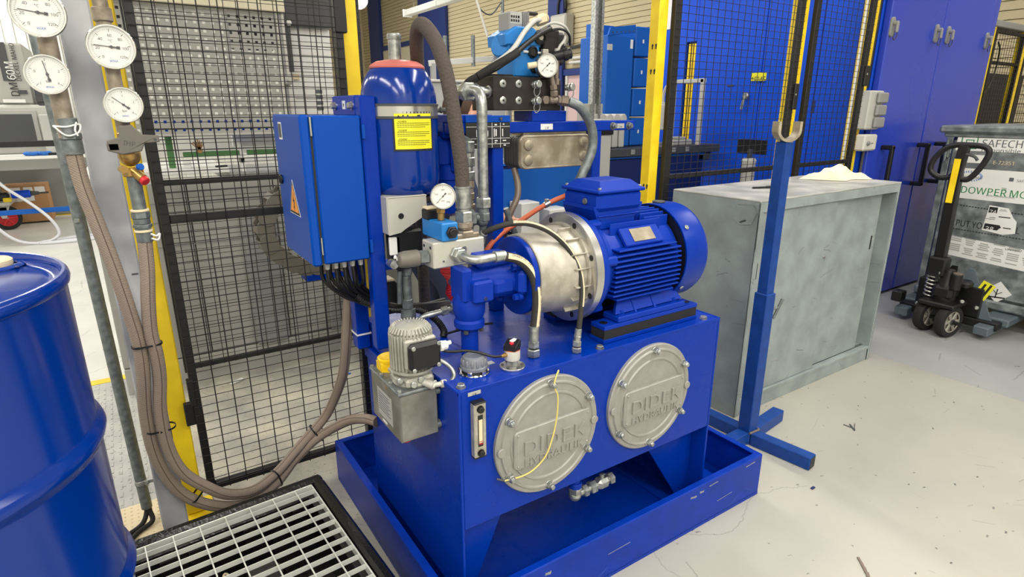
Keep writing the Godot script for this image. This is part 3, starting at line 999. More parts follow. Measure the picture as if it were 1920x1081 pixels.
func motor_and_pump():
	thing("electric_motor", "blue finned electric motor with terminal box lying on top of the tank", "motor", V(0.66, 0.7215, MZ))
	var b := MB.new()
	b.lathe(prof([0, 0, 0.118, 0, 0.12, 0.005, 0.12, 0.3, 0.1, 0.31, 0, 0.31]), xax(0.5), 48)
	b.bx(0.53, 0.79, MY - 0.085, MY + 0.06, MZ - 0.11, MZ + 0.11, 0.01)
	part("stator_housing", b, M.blue_cast)
	# end shield next to the flange
	b = MB.new()
	b.lathe(prof([0.152, 0, 0.155, 0.003, 0.155, 0.014, 0.147, 0.03, 0.132, 0.042, 0.128, 0.06, 0.0, 0.06]), xax(0.47), 56)
	for a in [25.0, 75.0, 145.0, 200.0, 250.0, 320.0]:
		var d := V(0, cos(deg_to_rad(a)), sin(deg_to_rad(a)))
		b.box(V(0.505, MY, MZ) + d * 0.137, V(0.05, 0.03, 0.026), 0.006, Basis(V(1, 0, 0), deg_to_rad(a)))
	part("end_shield", b, M.blue_cast)
	# cooling fins on the sides
	for i in 11:
		var y := MY - 0.083 + i * 0.0142
		for s in [-1.0, 1.0]:
			b = MB.new()
			var dz := 0.146 - 0.00035 * pow(i - 5.0, 2)
			var l := 0.012 if i in [0, 10] else 0.0
			b.box(V(0.655, y, MZ + s * (dz + 0.1) / 2), V(0.268 - l * 3, 0.0052, dz - 0.1), 0.0015)
			part("cooling_fin", b, M.blue_cast)
	for i in 6:
		for s in [-1.0, 1.0]:
			if s > 0 and i > 3: continue
			b = MB.new()
			var z: float = MZ + s * (0.012 + i * 0.018)
			var top: float = MY + sqrt(0.15 * 0.15 - pow(z - MZ, 2)) - 0.004
			b.box(V(0.748, (top + MY + 0.085) / 2, z), V(0.1, top - MY - 0.085, 0.005), 0.0015)
			part("cooling_fin", b, M.blue_cast)
	# rating plate on its slanted pad
	b = MB.new()
	var tilt := Basis(V(1, 0, 0), deg_to_rad(-42))
	b.box(V(0.655, MY + 0.086, MZ + 0.1), V(0.15, 0.014, 0.06), 0.003, Basis(V(1, 0, 0), deg_to_rad(48)))
	b.box(V(0.655, MY + 0.108, MZ + 0.075), V(0.2, 0.035, 0.005), 0.001)
	part("plate_pad", b, M.blue_cast)
	b = MB.new()
	b.box(V(0.655, MY + 0.092, MZ + 0.106), V(0.085, 0.003, 0.042), 0.0008, Basis(V(1, 0, 0), deg_to_rad(48)))
	part("rating_plate", b, M.plate_steel)
	# fan cowl
	b = MB.new()
	b.lathe(prof([0.15, 0, 0.1535, 0, 0.1535, 0.085, 0.15, 0.098, 0.142, 0.108, 0.125, 0.114, 0.11, 0.115]), xax(0.802), 64)
	b.lathe(prof([0.148, 0, 0.148, 0.09, 0.125, 0.108, 0.11, 0.11]), xax(0.802), 64)
	for r in [0.02, 0.04, 0.06, 0.08, 0.1]:
		b.lathe(prof([r, 0.11, r + 0.007, 0.11, r + 0.007, 0.115, r, 0.115, r, 0.11]), xax(0.802), 40)
	for k in 8:
		var a := TAU * k / 8
		b.bar(V(0.9145, MY, MZ), V(0.9145, MY + cos(a) * 0.112, MZ + sin(a) * 0.112), 0.006, 0.004, 0.0, V(1, 0, 0))
	part("fan_cowl", b, M.blue)
	b = MB.new(); b.lathe(prof([0.1, 0, 0.149, 0, 0.149, 0.003, 0.1, 0.003]), xax(0.806), 48); part("gap_shade_ring", b, M.black)  # added black ring, stands for the shade in the gap inside the cowl
	for k in 6:
		b = MB.new()
		var a := TAU * k / 6
		b.box(V(0.85, MY + cos(a) * 0.07, MZ + sin(a) * 0.07), V(0.05, 0.004, 0.09), 0.001, Basis(V(1, 0, 0), a + 1.2))
		part("fan_blade", b, M.black)
	for a in [52.0, 128.0, 232.0, 308.0]:
		b = MB.new()
		var d := V(0, cos(deg_to_rad(a)), sin(deg_to_rad(a)))
		b.cyl(V(0.825, MY, MZ) + d * 0.153, V(0.825, MY, MZ) + d * 0.158, 0.008, 14, 0.002)
		part("cowl_screw", b, M.zinc)
	b = MB.new(); b.turned(V(0.84, MY + 0.152, MZ - 0.01), V(0, 1, 0), prof([0, 0, 0.018, 0, 0.021, 0.003, 0.02, 0.006, 0, 0.008]), 20); part("drain_plug", b, M.grey_dark)
	# terminal box
	b = MB.new()
	b.bx(0.528, 0.672, 1.03, 1.075, -0.255, -0.122, 0.006)
	b.bx(0.52, 0.68, 1.07, 1.075, -0.262, -0.115, 0.002)
	b.bx(0.513, 0.685, 1.085, 1.14, -0.27, -0.108, 0.012)
	b.prism(P2([0, 0, 0.144, 0, 0.172, 0.03, 0.172, 0.04, -0.014, 0.04, -0.014, 0.03]), 0.14, Transform3D(Basis(), V(0.521, 1.062, -0.26)))
	var tb := part("terminal_box", b, M.blue_cast)
	b = MB.new()
	b.bx(0.509, 0.689, 1.137, 1.147, -0.274, -0.104, 0.003)
	var q := [V(0.517, 1.147, -0.11), V(0.681, 1.147, -0.11), V(0.681, 1.147, -0.266), V(0.517, 1.147, -0.266)]
	var t := [V(0.54, 1.168, -0.138), V(0.658, 1.168, -0.138), V(0.658, 1.168, -0.238), V(0.54, 1.168, -0.238)]
	for k in 4: b.quad(q[k], q[(k + 1) % 4], t[(k + 1) % 4], t[k], (q[k] + q[(k + 1) % 4]) / 2 - V(0.599, 1.0, -0.188))
	b.quad(t[0], t[1], t[2], t[3], V(0, 1, 0))
	part("box_lid", b, M.blue_cast, tb)
	for p in [[0.522, -0.117], [0.676, -0.117], [0.676, -0.261], [0.522, -0.261]]:
		b = MB.new(); b.cyl(V(p[0], 1.147, p[1]), V(p[0], 1.153, p[1]), 0.0055, 12, 0.001); part("lid_screw", b, M.zinc, tb)
	b = MB.new(); b.cyl(V(0.513, 1.112, -0.165), V(0.508, 1.112, -0.165), 0.009, 16, 0.001); part("blanking_plug", b, M.zinc_dull, tb)
	b = MB.new(); b.cyl(V(0.51, 1.05, -0.13), V(0.52, 1.05, -0.13), 0.004, 8); part("earth_screw", b, M.zinc, tb)
	# feet
	for s in [-1.0, 1.0]:
		b = MB.new()
		var zc: float = MZ + s * 0.108
		b.box(V(0.685, 0.783, zc), V(0.281, 0.018, 0.068), 0.003)
		b.prism(P2([0, 0, 0.281, 0, 0.255, 0.05, 0.03, 0.05]), 0.012, Transform3D(Basis(V(1, 0, 0), V(0, 0.85, -s * 0.53), V(0, s * 0.53, 0.85)), V(0.545, 0.79, zc + s * 0.008)))
		for x in [0.62, 0.7]:
			b.prism(P2([0, 0, 0.045, 0, 0, 0.07]), 0.007, Transform3D(Basis(V(0, 0, s), V(0, 1, 0), V(1, 0, 0)), V(x, 0.79, zc - s * 0.02)))
		part("foot", b, M.blue_cast)
		for x in [0.572, 0.79]:
			b = MB.new(); b.cyl(V(x, 0.792, zc + s * 0.012), V(x, 0.795, zc + s * 0.012), 0.012, 14); b.nut(V(x, 0.795, zc + s * 0.012), V(x, 0.803, zc + s * 0.012), 0.0095); part("foot_bolt", b, M.blue_cast)
	# damping rails under the feet
	for s in [0, 1]:
		thing("damping_rail", ["blue and black rubber damping rail under the motor, on the tank's front edge", "blue and black rubber damping rail under the far side of the motor"][s], "damping rail", V(0.685, 0.7215, -0.066 if s == 0 else -0.294), "damping rails under the motor")
		var za := -0.038 if s == 0 else -0.266
		var zb := za - 0.058
		b = MB.new(); b.bx(0.489, 0.883, 0.7225, 0.734, zb - 0.002, za + 0.002, 0.001); part("base_plate", b, M.blue)
		b = MB.new(); b.bx(0.492, 0.881, 0.734, 0.762, zb, za, 0.001); part("rubber_core", b, M.rubber)
		b = MB.new(); b.bx(0.491, 0.882, 0.762, 0.774, zb - 0.001, za + 0.001, 0.001); part("top_plate", b, M.blue_cast)
		for x in [0.513, 0.862]:
			b = MB.new(); b.cyl(V(x, 0.7742, (za + zb) / 2), V(x, 0.7748, (za + zb) / 2), 0.0125, 20); part("bolt_hole", b, M.black)
	# bell housing
	thing("bell_housing", "bare aluminium bell housing with a wide drilled flange between pump and motor", "bell housing", V(0.37, 0.766, MZ))
	b = MB.new()
	b.lathe(prof([0, 0, 0.11, 0, 0.113, 0.003, 0.114, 0.02, 0.12, 0.1, 0.124, 0.108, 0.124, 0.15, 0.118, 0.155]), xax(0.292), 64)
	for a in [78.0, 100.0, 40.0, 118.0, 140.0, 60.0, 20.0]:
		var d := V(0, cos(deg_to_rad(a)), sin(deg_to_rad(a)))
		b.box(V(0.418, MY, MZ) + d * 0.127, V(0.05, 0.014, 0.004), 0.001, Basis(V(1, 0, 0), deg_to_rad(a)))
	part("bell", b, M.alu)
	b = MB.new()
	b.lathe(prof([0.1, 0, 0.155, 0, 0.158, 0.002, 0.158, 0.025, 0.155, 0.027, 0.1, 0.027]), xax(0.443), 72)
	var fl := part("flange", b, M.alu_turned)
	for k in 8:
		b = MB.new()
		var a := deg_to_rad(22.5 + 45 * k)
		var p := V(0.4425, MY + cos(a) * 0.14, MZ + sin(a) * 0.14)
		b.cyl(p, p + V(0.002, 0, 0), 0.0085, 18)
		part("bolt_hole", b, M.black, fl)
	b = MB.new()
	b.lathe(prof([0.132, 0.0, 0.132, -0.006, 0.126, -0.008, 0.12, -0.006]), xax(0.443), 64)
	part("raised_ring", b, M.alu, fl)
	# axial piston pump
	thing("hydraulic_pump", "blue painted axial piston pump bolted to the bell housing", "pump", V(0.2, 0.84, MZ))
	b = MB.new(); b.cyl(V(0.276, MY, MZ), V(0.291, MY, MZ), 0.108, 56, 0.002); part("mounting_plate", b, M.blue)
	b = MB.new()
	b.lathe(prof([0, 0, 0.034, 0, 0.042, 0.008, 0.046, 0.06, 0.05, 0.12, 0.056, 0.15, 0.056, 0.165, 0, 0.165]), xax(0.112), 32)
	b.box(V(0.262, MY, MZ), V(0.03, 0.07, 0.16), 0.012)
	part("pump_housing", b, M.blue_cast)
	b = MB.new()
	b.bx(0.118, 0.178, 0.886, 0.945, -0.175, -0.118, 0.006)
	b.bx(0.178, 0.25, 0.892, 0.94, -0.16, -0.125, 0.012)
	part("pressure_port_block", b, M.blue_cast)
	b = MB.new(); b.cyl(V(0.15, 0.897, -0.1185), V(0.15, 0.897, -0.116), 0.006, 12, 0.001); part("port_plug", b, M.blue_dark)
	b = MB.new()
	b.box(V(0.2, 0.984, MZ), V(0.1, 0.036, 0.06), 0.008)
	b.cyl(V(0.2, 0.99, MZ + 0.02), V(0.2, 1.003, MZ + 0.02), 0.011, 6, 0.002, -1.0, true)
	b.box(V(0.115, 0.93, MZ), V(0.03, 0.09, 0.075), 0.006)
	part("control_block", b, M.blue_cast)
	for p in [[0.262, 0.99, -0.15], [0.262, 0.965, -0.128], [0.262, 0.885, -0.12], [0.262, 0.86, -0.2]]:
		b = MB.new(); b.cyl(V(0.262, p[1], p[2]), V(0.25, p[1], p[2]), 0.011, 14); b.nut(V(0.25, p[1], p[2]), V(0.238, p[1], p[2]), 0.0095); part("bolt", b, M.blue_cast)
	b = MB.new()
	b.turned(V(0.135, 0.7215, MZ), V(0, 1, 0), prof([0, 0, 0.023, 0, 0.023, 0.075]), 28)
	b.turned(V(0.135, 0.79, MZ), V(0, 1, 0), prof([0.022, 0, 0.022, 0.018, 0.038, 0.018, 0.041, 0.021, 0.041, 0.036, 0.036, 0.042, 0.043, 0.06, 0.044, 0.09, 0.034, 0.12, 0.0, 0.13]), 28)
	part("suction_pipe", b, M.blue_cast)
	for k in 4:
		b = MB.new()
		var a := PI / 4 + PI / 2 * k
		var p := V(0.135 + cos(a) * 0.032, 0.796, MZ + sin(a) * 0.032)
		b.nut(p, p + V(0, 0.011, 0), 0.007); part("clamp_bolt", b, M.grey_dark)

# ---------------------------------------------------------------- power unit: frame, control cabinet, accumulator
func frame_and_cabinet():
	thing("cabinet_stand", "blue tube frame at the tank's left side that carries the control cabinet", "frame", V(-0.024, 0.65, -0.5))
	var b := MB.new(); b.bx(-0.044, -0.002, 0.7, 1.395, -0.44, -0.4, 0.004); part("front_upright", b, M.blue)
	b = MB.new(); b.bx(-0.044, -0.002, 0.64, 1.35, -0.625, -0.575, 0.004); part("rear_upright", b, M.blue)
	b = MB.new(); b.bx(-0.044, -0.002, 1.345, 1.398, -0.63, -0.441, 0.004); part("top_beam", b, M.blue)
	b = MB.new(); b.bx(-0.012, -0.001, 0.64, 0.72, -0.45, -0.39, 0.002); b.bx(-0.012, -0.001, 0.6, 0.64, -0.62, -0.39, 0.002); part("mounting_tab", b, M.blue)
	for z in [-0.6, -0.462]:
		b = MB.new(); b.cyl(V(-0.044, 1.372, z), V(-0.047, 1.372, z), 0.011, 16); b.nut(V(-0.047, 1.372, z), V(-0.057, 1.372, z), 0.0085); part("bolt", b, M.steel)
	b = MB.new(); b.bx(-0.0455, -0.044, 1.363, 1.385, -0.538, -0.516); var tg := part("marking_tag", b, M.sticker_white)
	b = MB.new(); b.bx(-0.046, -0.0455, 1.37, 1.378, -0.53, -0.524); part("print", b, M.ink, tg)
	# zip tie round the rear upright
	b = MB.new()
	for k in 4:
		var c := [V(-0.0455, 0.69, -0.573), V(-0.0005, 0.69, -0.573), V(-0.0005, 0.69, -0.6265), V(-0.0455, 0.69, -0.6265), V(-0.0455, 0.69, -0.573)]
		b.bar(c[k], c[k + 1], 0.002, 0.005)
	solo("cable_tie", "white cable tie round the lower end of the blue frame", "cable tie", b, M.white, V(-0.024, 0.69, -0.6))
	# control cabinet, its door faces left
	thing("control_cabinet", "bright blue electrical control cabinet with a triangular high voltage warning sign", "cabinet", V(-0.1, 0.97, -0.54))
	b = MB.new(); b.bx(-0.17, -0.046, 0.972, 1.348, -0.68, -0.4, 0.004)
	part("housing", b, M.blue_bright)
	b = MB.new(); b.bx(-0.2, -0.176, 0.97, 1.35, -0.682, -0.398, 0.005)
	var door := part("door", b, M.blue_bright)
	b = MB.new(); b.bx(-0.176, -0.17, 0.975, 1.345, -0.676, -0.404); part("door_seal", b, M.black, door)
	b = MB.new()
	for y in [1.3, 1.0]: b.cyl(V(-0.173, y, -0.4), V(-0.173, y + 0.045, -0.4), 0.003, 8)
	part("hinge", b, M.steel, door)
	b = MB.new(); b.cyl(V(-0.2, 1.175, -0.645), V(-0.207, 1.175, -0.645), 0.013, 20, 0.002); b.bx(-0.209, -0.206, 1.165, 1.185, -0.648, -0.642); part("lock", b, M.black, door)
	var wf := Transform3D(Basis(V(0, 0, 1), V(0, 1, 0), V(-1, 0, 0)), V(-0.2002, 1.09, -0.53))
	b = MB.new(); b.prism(P2([-0.054, 0, 0.054, 0, 0, 0.094]), 0.0006, wf); var sg := part("warning_sign", b, M.sticker_white, door)
	b = MB.new(); b.prism(P2([-0.05, 0.002, 0.05, 0.002, 0, 0.09]), 0.0009, wf); part("border", b, M.ink, sg)
	b = MB.new(); b.prism(P2([-0.041, 0.008, 0.041, 0.008, 0, 0.08]), 0.0012, wf); part("field", b, M.orange_sticker, sg)
	b = MB.new(); b.prism(P2([0.004, 0.062, -0.01, 0.034, -0.001, 0.036, -0.004, 0.02, -0.008, 0.022, 0.001, 0.01, 0.005, 0.024, 0.002, 0.022, 0.008, 0.042, -0.001, 0.04]), 0.0015, wf); part("bolt_symbol", b, M.ink, sg)
	b = MB.new(); b.bx(-0.2006, -0.2, 1.285, 1.33, -0.62, -0.585); var tag2 := part("sticker", b, M.sticker_white, door)
	b = MB.new(); b.bx(-0.2012, -0.2006, 1.29, 1.326, -0.616, -0.589); part("print", b, M.grey_dark, tag2)
	b = MB.new(); b.bx(-0.046, -0.038, 1.29, 1.325, -0.4, -0.392, 0.001); b.bx(-0.046, -0.038, 0.99, 1.025, -0.4, -0.392, 0.001); part("mounting_lug", b, M.blue_bright)
	# cable glands under it
	var k := 0
	for r in 2:
		for i in 5:
			b = MB.new()
			var p := V(-0.155 + i * 0.023, 0.972, -0.435 - r * 0.06)
			b.cyl(p, p - V(0, 0.006, 0), 0.0095, 6, 0.001, -1.0, true)
			b.cyl(p - V(0, 0.006, 0), p - V(0, 0.022, 0), 0.0075, 12, 0.001, 0.006)
			part("cable_gland", b, M.grey_light)
	# control cables leaving the glands
	for r in 2:
		for i in 5:
			b = MB.new()
			k = r * 5 + i
			var p := V(-0.155 + i * 0.023, 0.955, -0.435 - r * 0.06)
			var s := i * 0.009
			b.tube(cr([p, p - V(-0.004, 0.05, 0.0), V(-0.105 + i * 0.012, 0.862 + s * 0.6 - r * 0.008, -0.452 - r * 0.03), V(-0.045 + i * 0.006, 0.822 + s * 0.7, -0.462 - r * 0.015), V(0.02, 0.805 + s * 0.5 - r * 0.01, -0.43 - r * 0.02), V(0.1, 0.796 + s * 0.5 - r * 0.01, -0.4 - r * 0.025), V(0.19, 0.79 + s * 0.4, -0.39 - r * 0.03 - s * 0.3)]), 0.0055, 8)
			solo("control_cable", "black control cable from the %s row of glands, %s from the cabinet door" % [["front", "rear"][r], ["first", "second", "third", "fourth", "fifth"][i]], "cable", b, M.black, p, "black control cables under the cabinet")
	b = MB.new()
	var sp := cr([V(-0.075, 0.855, -0.455), V(-0.04, 0.826, -0.448), V(0.02, 0.806, -0.42), V(0.07, 0.805, -0.4), V(0.105, 0.79, -0.385), V(0.13, 0.765, -0.36), V(0.14, 0.74, -0.345), V(0.135, 0.724, -0.34)], 14)
	b.tube(sp, 0.009, 10)
	for i in range(0, sp.size() - 1, 2):
		var f: Array = MB.frames(sp)[i]
		b.lathe(prof([0.009, -0.0025, 0.0108, -0.001, 0.0108, 0.001, 0.009, 0.0025]), MB.along(f[0], f[1]), 10)
	solo("cable_wrap", "black spiral cable wrap running over the tank top behind the small pump", "cable wrap", b, M.black, V(0.0, 0.8, -0.4))

func gauge(label: String, c: Vector3, out: Vector3, R: float, depth: float, ang: float, kind: int, group := "", rim := "steel"):
	var t := thing("thermometer" if kind == 1 else "pressure_gauge", label, "gauge", c, group)
	var f := face(c, out)
	var lf := Transform3D(Basis(f.basis.x, f.basis.z, -f.basis.y), c)
	var b := MB.new()
	b.lathe(prof([0, -depth, R * 0.88, -depth, R * 0.93, -depth * 0.9, R * 0.93, -R * 0.12, 0, -R * 0.12]), lf, 40)
	part("case", b, M[rim])
	b = MB.new()
	b.lathe(prof([R * 0.93, -R * 0.2, R, -R * 0.2, R * 1.0, -R * 0.02, R * 0.97, R * 0.03, R * 0.92, R * 0.03, R * 0.89, -R * 0.05]), lf, 48)
	part("bezel", b, M[rim])
	b = MB.new()
	b.lathe(prof([R * 0.92, -R * 0.1, 0, -R * 0.1]), lf, 40)
	var dial := part("dial", b, M.dial)
	b = MB.new()
	var n := 51 if kind == 1 else 41
	for i in n:
		var a := deg_to_rad(225.0 - 270.0 * i / (n - 1))
		var big := i % 10 == 0 if kind != 1 else i % 8 == 1
		var r0 := R * (0.66 if big else 0.73)
		var p0 := f * V(cos(a) * r0, sin(a) * r0, -R * 0.095)
		var p1 := f * V(cos(a) * R * 0.79, sin(a) * R * 0.79, -R * 0.095)
		b.bar(p0, p1, R * (0.024 if big else 0.011), R * 0.004, 0.0, f.basis.z)
	var nums: Array = ["0", "20", "40", "60", "80", "100", "120"] if kind == 1 else (["-1", "0", "1", "2", "4"] if kind == 2 else ["0", "100", "200", "300", "400"])
	for i in nums.size():
		var a := deg_to_rad(225.0 - 270.0 * i / (nums.size() - 1))
		text(b, nums[i], R * 0.12, Transform3D(f.basis, f * V(cos(a) * R * 0.55, sin(a) * R * 0.55 - R * 0.05, -R * 0.097)), 0.0003)
	text(b, "°C" if kind == 1 else "bar", R * 0.12, Transform3D(f.basis, f * V(0, R * 0.26 if kind == 1 else -R * 0.34, -R * 0.097)), 0.0003)
	part("scale", b, M.ink, dial)
	if kind > 0:
		b = MB.new()
		text(b, "WIKA", R * 0.1, Transform3D(f.basis, f * V(0, -R * 0.62, -R * 0.097)), 0.0003)
		part("maker_mark", b, M.ink_blue, dial)
	b = MB.new()
	var dn := f.basis * V(cos(ang), sin(ang), 0)
	var o := f * V(0, 0, -R * 0.075)
	b.bar(o - dn * R * 0.32, o + dn * R * 0.1, R * 0.07, R * 0.015, 0.0, f.basis.z)
	b.bar(o - dn * R * 0.34, o - dn * R * 0.2, R * 0.13, R * 0.015, 0.0, f.basis.z)
	b.bar(o, o + dn * R * 0.68, R * 0.035, R * 0.015, 0.0, f.basis.z)
	b.cyl(o - f.basis.z * R * 0.02, o + f.basis.z * R * 0.03, R * 0.07, 14)
	part("needle", b, M.ink)
	b = MB.new()
	b.lathe(prof([R * 0.91, -R * 0.035, 0, -R * 0.035]), lf, 40)
	part("lens", b, M.lens)
	return t

func accumulator():
	var ax := 0.087
	var az := -0.46
	thing("accumulator", "fat blue bladder accumulator with a pink cap and a yellow warning sticker", "accumulator", V(ax, 1.126, az))
	var f := Transform3D(Basis(), V(ax, 0, az))
	var b := MB.new()
	var pr: Array = [Vector2(0.03, 1.12), Vector2(0.065, 1.126)]
	for i in 9:
		var a := PI / 2 * i / 8
		pr.append(Vector2(0.07 + 0.033 * sin(a), 1.185 - 0.055 * cos(a)))
	pr.append(Vector2(0.103, 1.37))
	for i in 12:
		var a := PI / 2 * (i + 1) / 12
		pr.append(Vector2(0.045 + 0.058 * cos(a), 1.37 + 0.108 * sin(a)))
	pr.append(Vector2(0, 1.478))
	b.lathe(pr, f, 56)
	part("shell", b, M.blue_drum)
	b = MB.new(); b.turned(V(ax, 1.466, az), V(0, 1, 0), prof([0, 0, 0.073, 0, 0.074, 0.004, 0.068, 0.011, 0.055, 0.018, 0.03, 0.022, 0, 0.022]), 40); part("cap_disc", b, M.red_cap)
	b = MB.new(); b.turned(V(ax - 0.004, 1.486, az), V(0, 1, 0), prof([0, 0, 0.017, 0, 0.017, 0.052, 0.0185, 0.053, 0.0195, 0.058, 0.0185, 0.066, 0.016, 0.068, 0.014, 0.06, 0, 0.06]), 28); part("gas_valve_cap", b, M.zinc)
	b = MB.new(); b.turned(V(ax, 1.112, az), V(0, 1, 0), prof([0, 0, 0.082, 0, 0.086, 0.004, 0.086, 0.012, 0.08, 0.016, 0.06, 0.016]), 40); part("rubber_ring", b, M.rubber)
	b = MB.new(); b.turned(V(ax, 1.05, az), V(0, 1, 0), prof([0.0, 0, 0.032, 0, 0.032, 0.06, 0.0, 0.06]), 24); part("fluid_port", b, M.black)
	# clamp band
	b = MB.new()
	b.turned(V(ax, 1.345, az), V(0, 1, 0), prof([0.1025, 0, 0.1045, 0, 0.1045, 0.026, 0.1025, 0.026]), 64)
	var band := part("clamp_band", b, M.alu_turned)
	b = MB.new(); b.turned(V(ax, 1.37, az), V(0, 1, 0), prof([0.103, 0, 0.107, 0.001, 0.107, 0.006, 0.103, 0.007]), 64); b.turned(V(ax, 1.338, az), V(0, 1, 0), prof([0.103, 0, 0.1055, 0.001, 0.1055, 0.007, 0.103, 0.008]), 64); part("rubber_edge", b, M.grey_dark, band)
	b = MB.new()
	var p := V(ax + 0.1, 1.36, az + 0.02)
	b.cyl(p, p + V(0.03, 0, 0.008), 0.006, 10); b.nut(p + V(0.012, 0.001, 0.003), p + V(0.018, 0.001, 0.005), 0.009)
	b.tube(cr([p + V(0.03, 0, 0.008), p + V(0.04, 0.006, 0.012), p + V(0.045, 0, 0.012), p + V(0.04, -0.006, 0.01), p + V(0.03, 0, 0.008)], 4), 0.002, 6)
	part("clamp_screw", b, M.grey_dark, band)
	# warning sticker, wrapped round the shell
	var dir := V(-0.03, 0, 1)
	var sf := face(V(ax, 1.307, az) + dir * 0.1034, dir)
	var wrap := func(w: float, h: float, out: float, cy: float, m: StandardMaterial3D, nm: String, par: Node3D) -> Node3D:
		var s := MB.new()
		var R := 0.1034
		for k in 12:
			var a0 := (-0.5 + k / 12.0) * w / R
			var a1 := (-0.5 + (k + 1) / 12.0) * w / R
			var n0 := sf.basis * Vector3(sin(a0), 0, cos(a0))
			var n1 := sf.basis * Vector3(sin(a1), 0, cos(a1))
			var c0 := sf * Vector3(sin(a0) * (R + out), cy, cos(a0) * (R + out) - R)
			var c1 := sf * Vector3(sin(a1) * (R + out), cy, cos(a1) * (R + out) - R)
			var up := Vector3(0, h / 2, 0)
			s.tri(c0 - up, c1 - up, c1 + up, n0, n1, n1)
			s.tri(c0 - up, c1 + up, c0 + up, n0, n1, n0)
		return part(nm, s, m, par)
	var st = wrap.call(0.116, 0.1, 0.001, 0.0, M.ink, "warning_sticker", null)
	wrap.call(0.106, 0.09, 0.0015, 0.0, M.sticker_yellow, "sticker_field", st)
	b = MB.new()
	var lines := [["ACHTUNG DRUCKSPEICHER", 0.0255, 0.0042], ["CAUTION PRESSURE ACCUMULATOR", 0.003, 0.0042], ["ATTENTION ACCUMULATEUR HYDRAULIQUE", -0.0195, 0.0042]]
	for l in lines:
		text(b, l[0], l[2], Transform3D(sf.basis, sf * Vector3(-0.047, l[1], 0.0016)), 0.0003, HORIZONTAL_ALIGNMENT_LEFT, 0.105, 0.72)
	for i in 3:
		for j in 3:
			var y := 0.0205 - i * 0.0225 - j * 0.005
			for q in 14:
				var xx := -0.047 + q * 0.0066
				if q > 11 and j == 2: continue
				var a := (xx + 0.003) / 0.1043
				b.box(sf * Vector3(sin(a) * 0.1051, y + 0.0008, cos(a) * 0.1051 - 0.1034), Vector3(0.0055, 0.0012, 0.0004), 0.0, sf.basis * Basis(Vector3(0, 1, 0), a))
	for q in 4:
		var a: float = [-0.042, -0.03, -0.018, 0.012][q] / 0.1043
		var pf := Transform3D(sf.basis * Basis(Vector3(0, 1, 0), a), sf * Vector3(sin(a) * 0.105, 0.034, cos(a) * 0.105 - 0.1034))
		if q == 0: b.prism(P2([-0.005, 0, 0.005, 0, 0, 0.008]), 0.0004, pf)
		else: b.box(pf * V(0, 0.004, 0), Vector3(0.004 if q != 3 else 0.009, 0.007, 0.0005), 0.0, pf.basis)
	part("lettering", b, M.ink, st)
	# marker pen scribble is left out; the bracket that carries the bottle:
	thing("accumulator_bracket", "pale grey bent sheet bracket under the blue accumulator", "bracket", V(0.05, 1.04, -0.36))
	b = MB.new()
	b.prism(P2([-0.004, 1.138, 0.108, 1.138, 0.11, 1.087, 0.044, 1.052, 0.03, 1.043, -0.004, 1.038]), 0.004, Transform3D(Basis(), V(0, 0, -0.362)))
	b.bx(-0.004, 0.11, 1.136, 1.14, -0.56, -0.358, 0.001)
	b.bx(-0.006, -0.002, 1.04, 1.14, -0.56, -0.36, 0.001)
	part("bent_plate", b, M.block)
	b = MB.new(); b.cyl(V(0.032, 1.088, -0.3585), V(0.032, 1.088, -0.357), 0.008, 20); part("hole", b, M.black)
	b = MB.new(); b.bx(-0.0, 0.03, 0.98, 1.03, -0.38, -0.37, 0.002); part("label_plate", b, M.sticker_white)

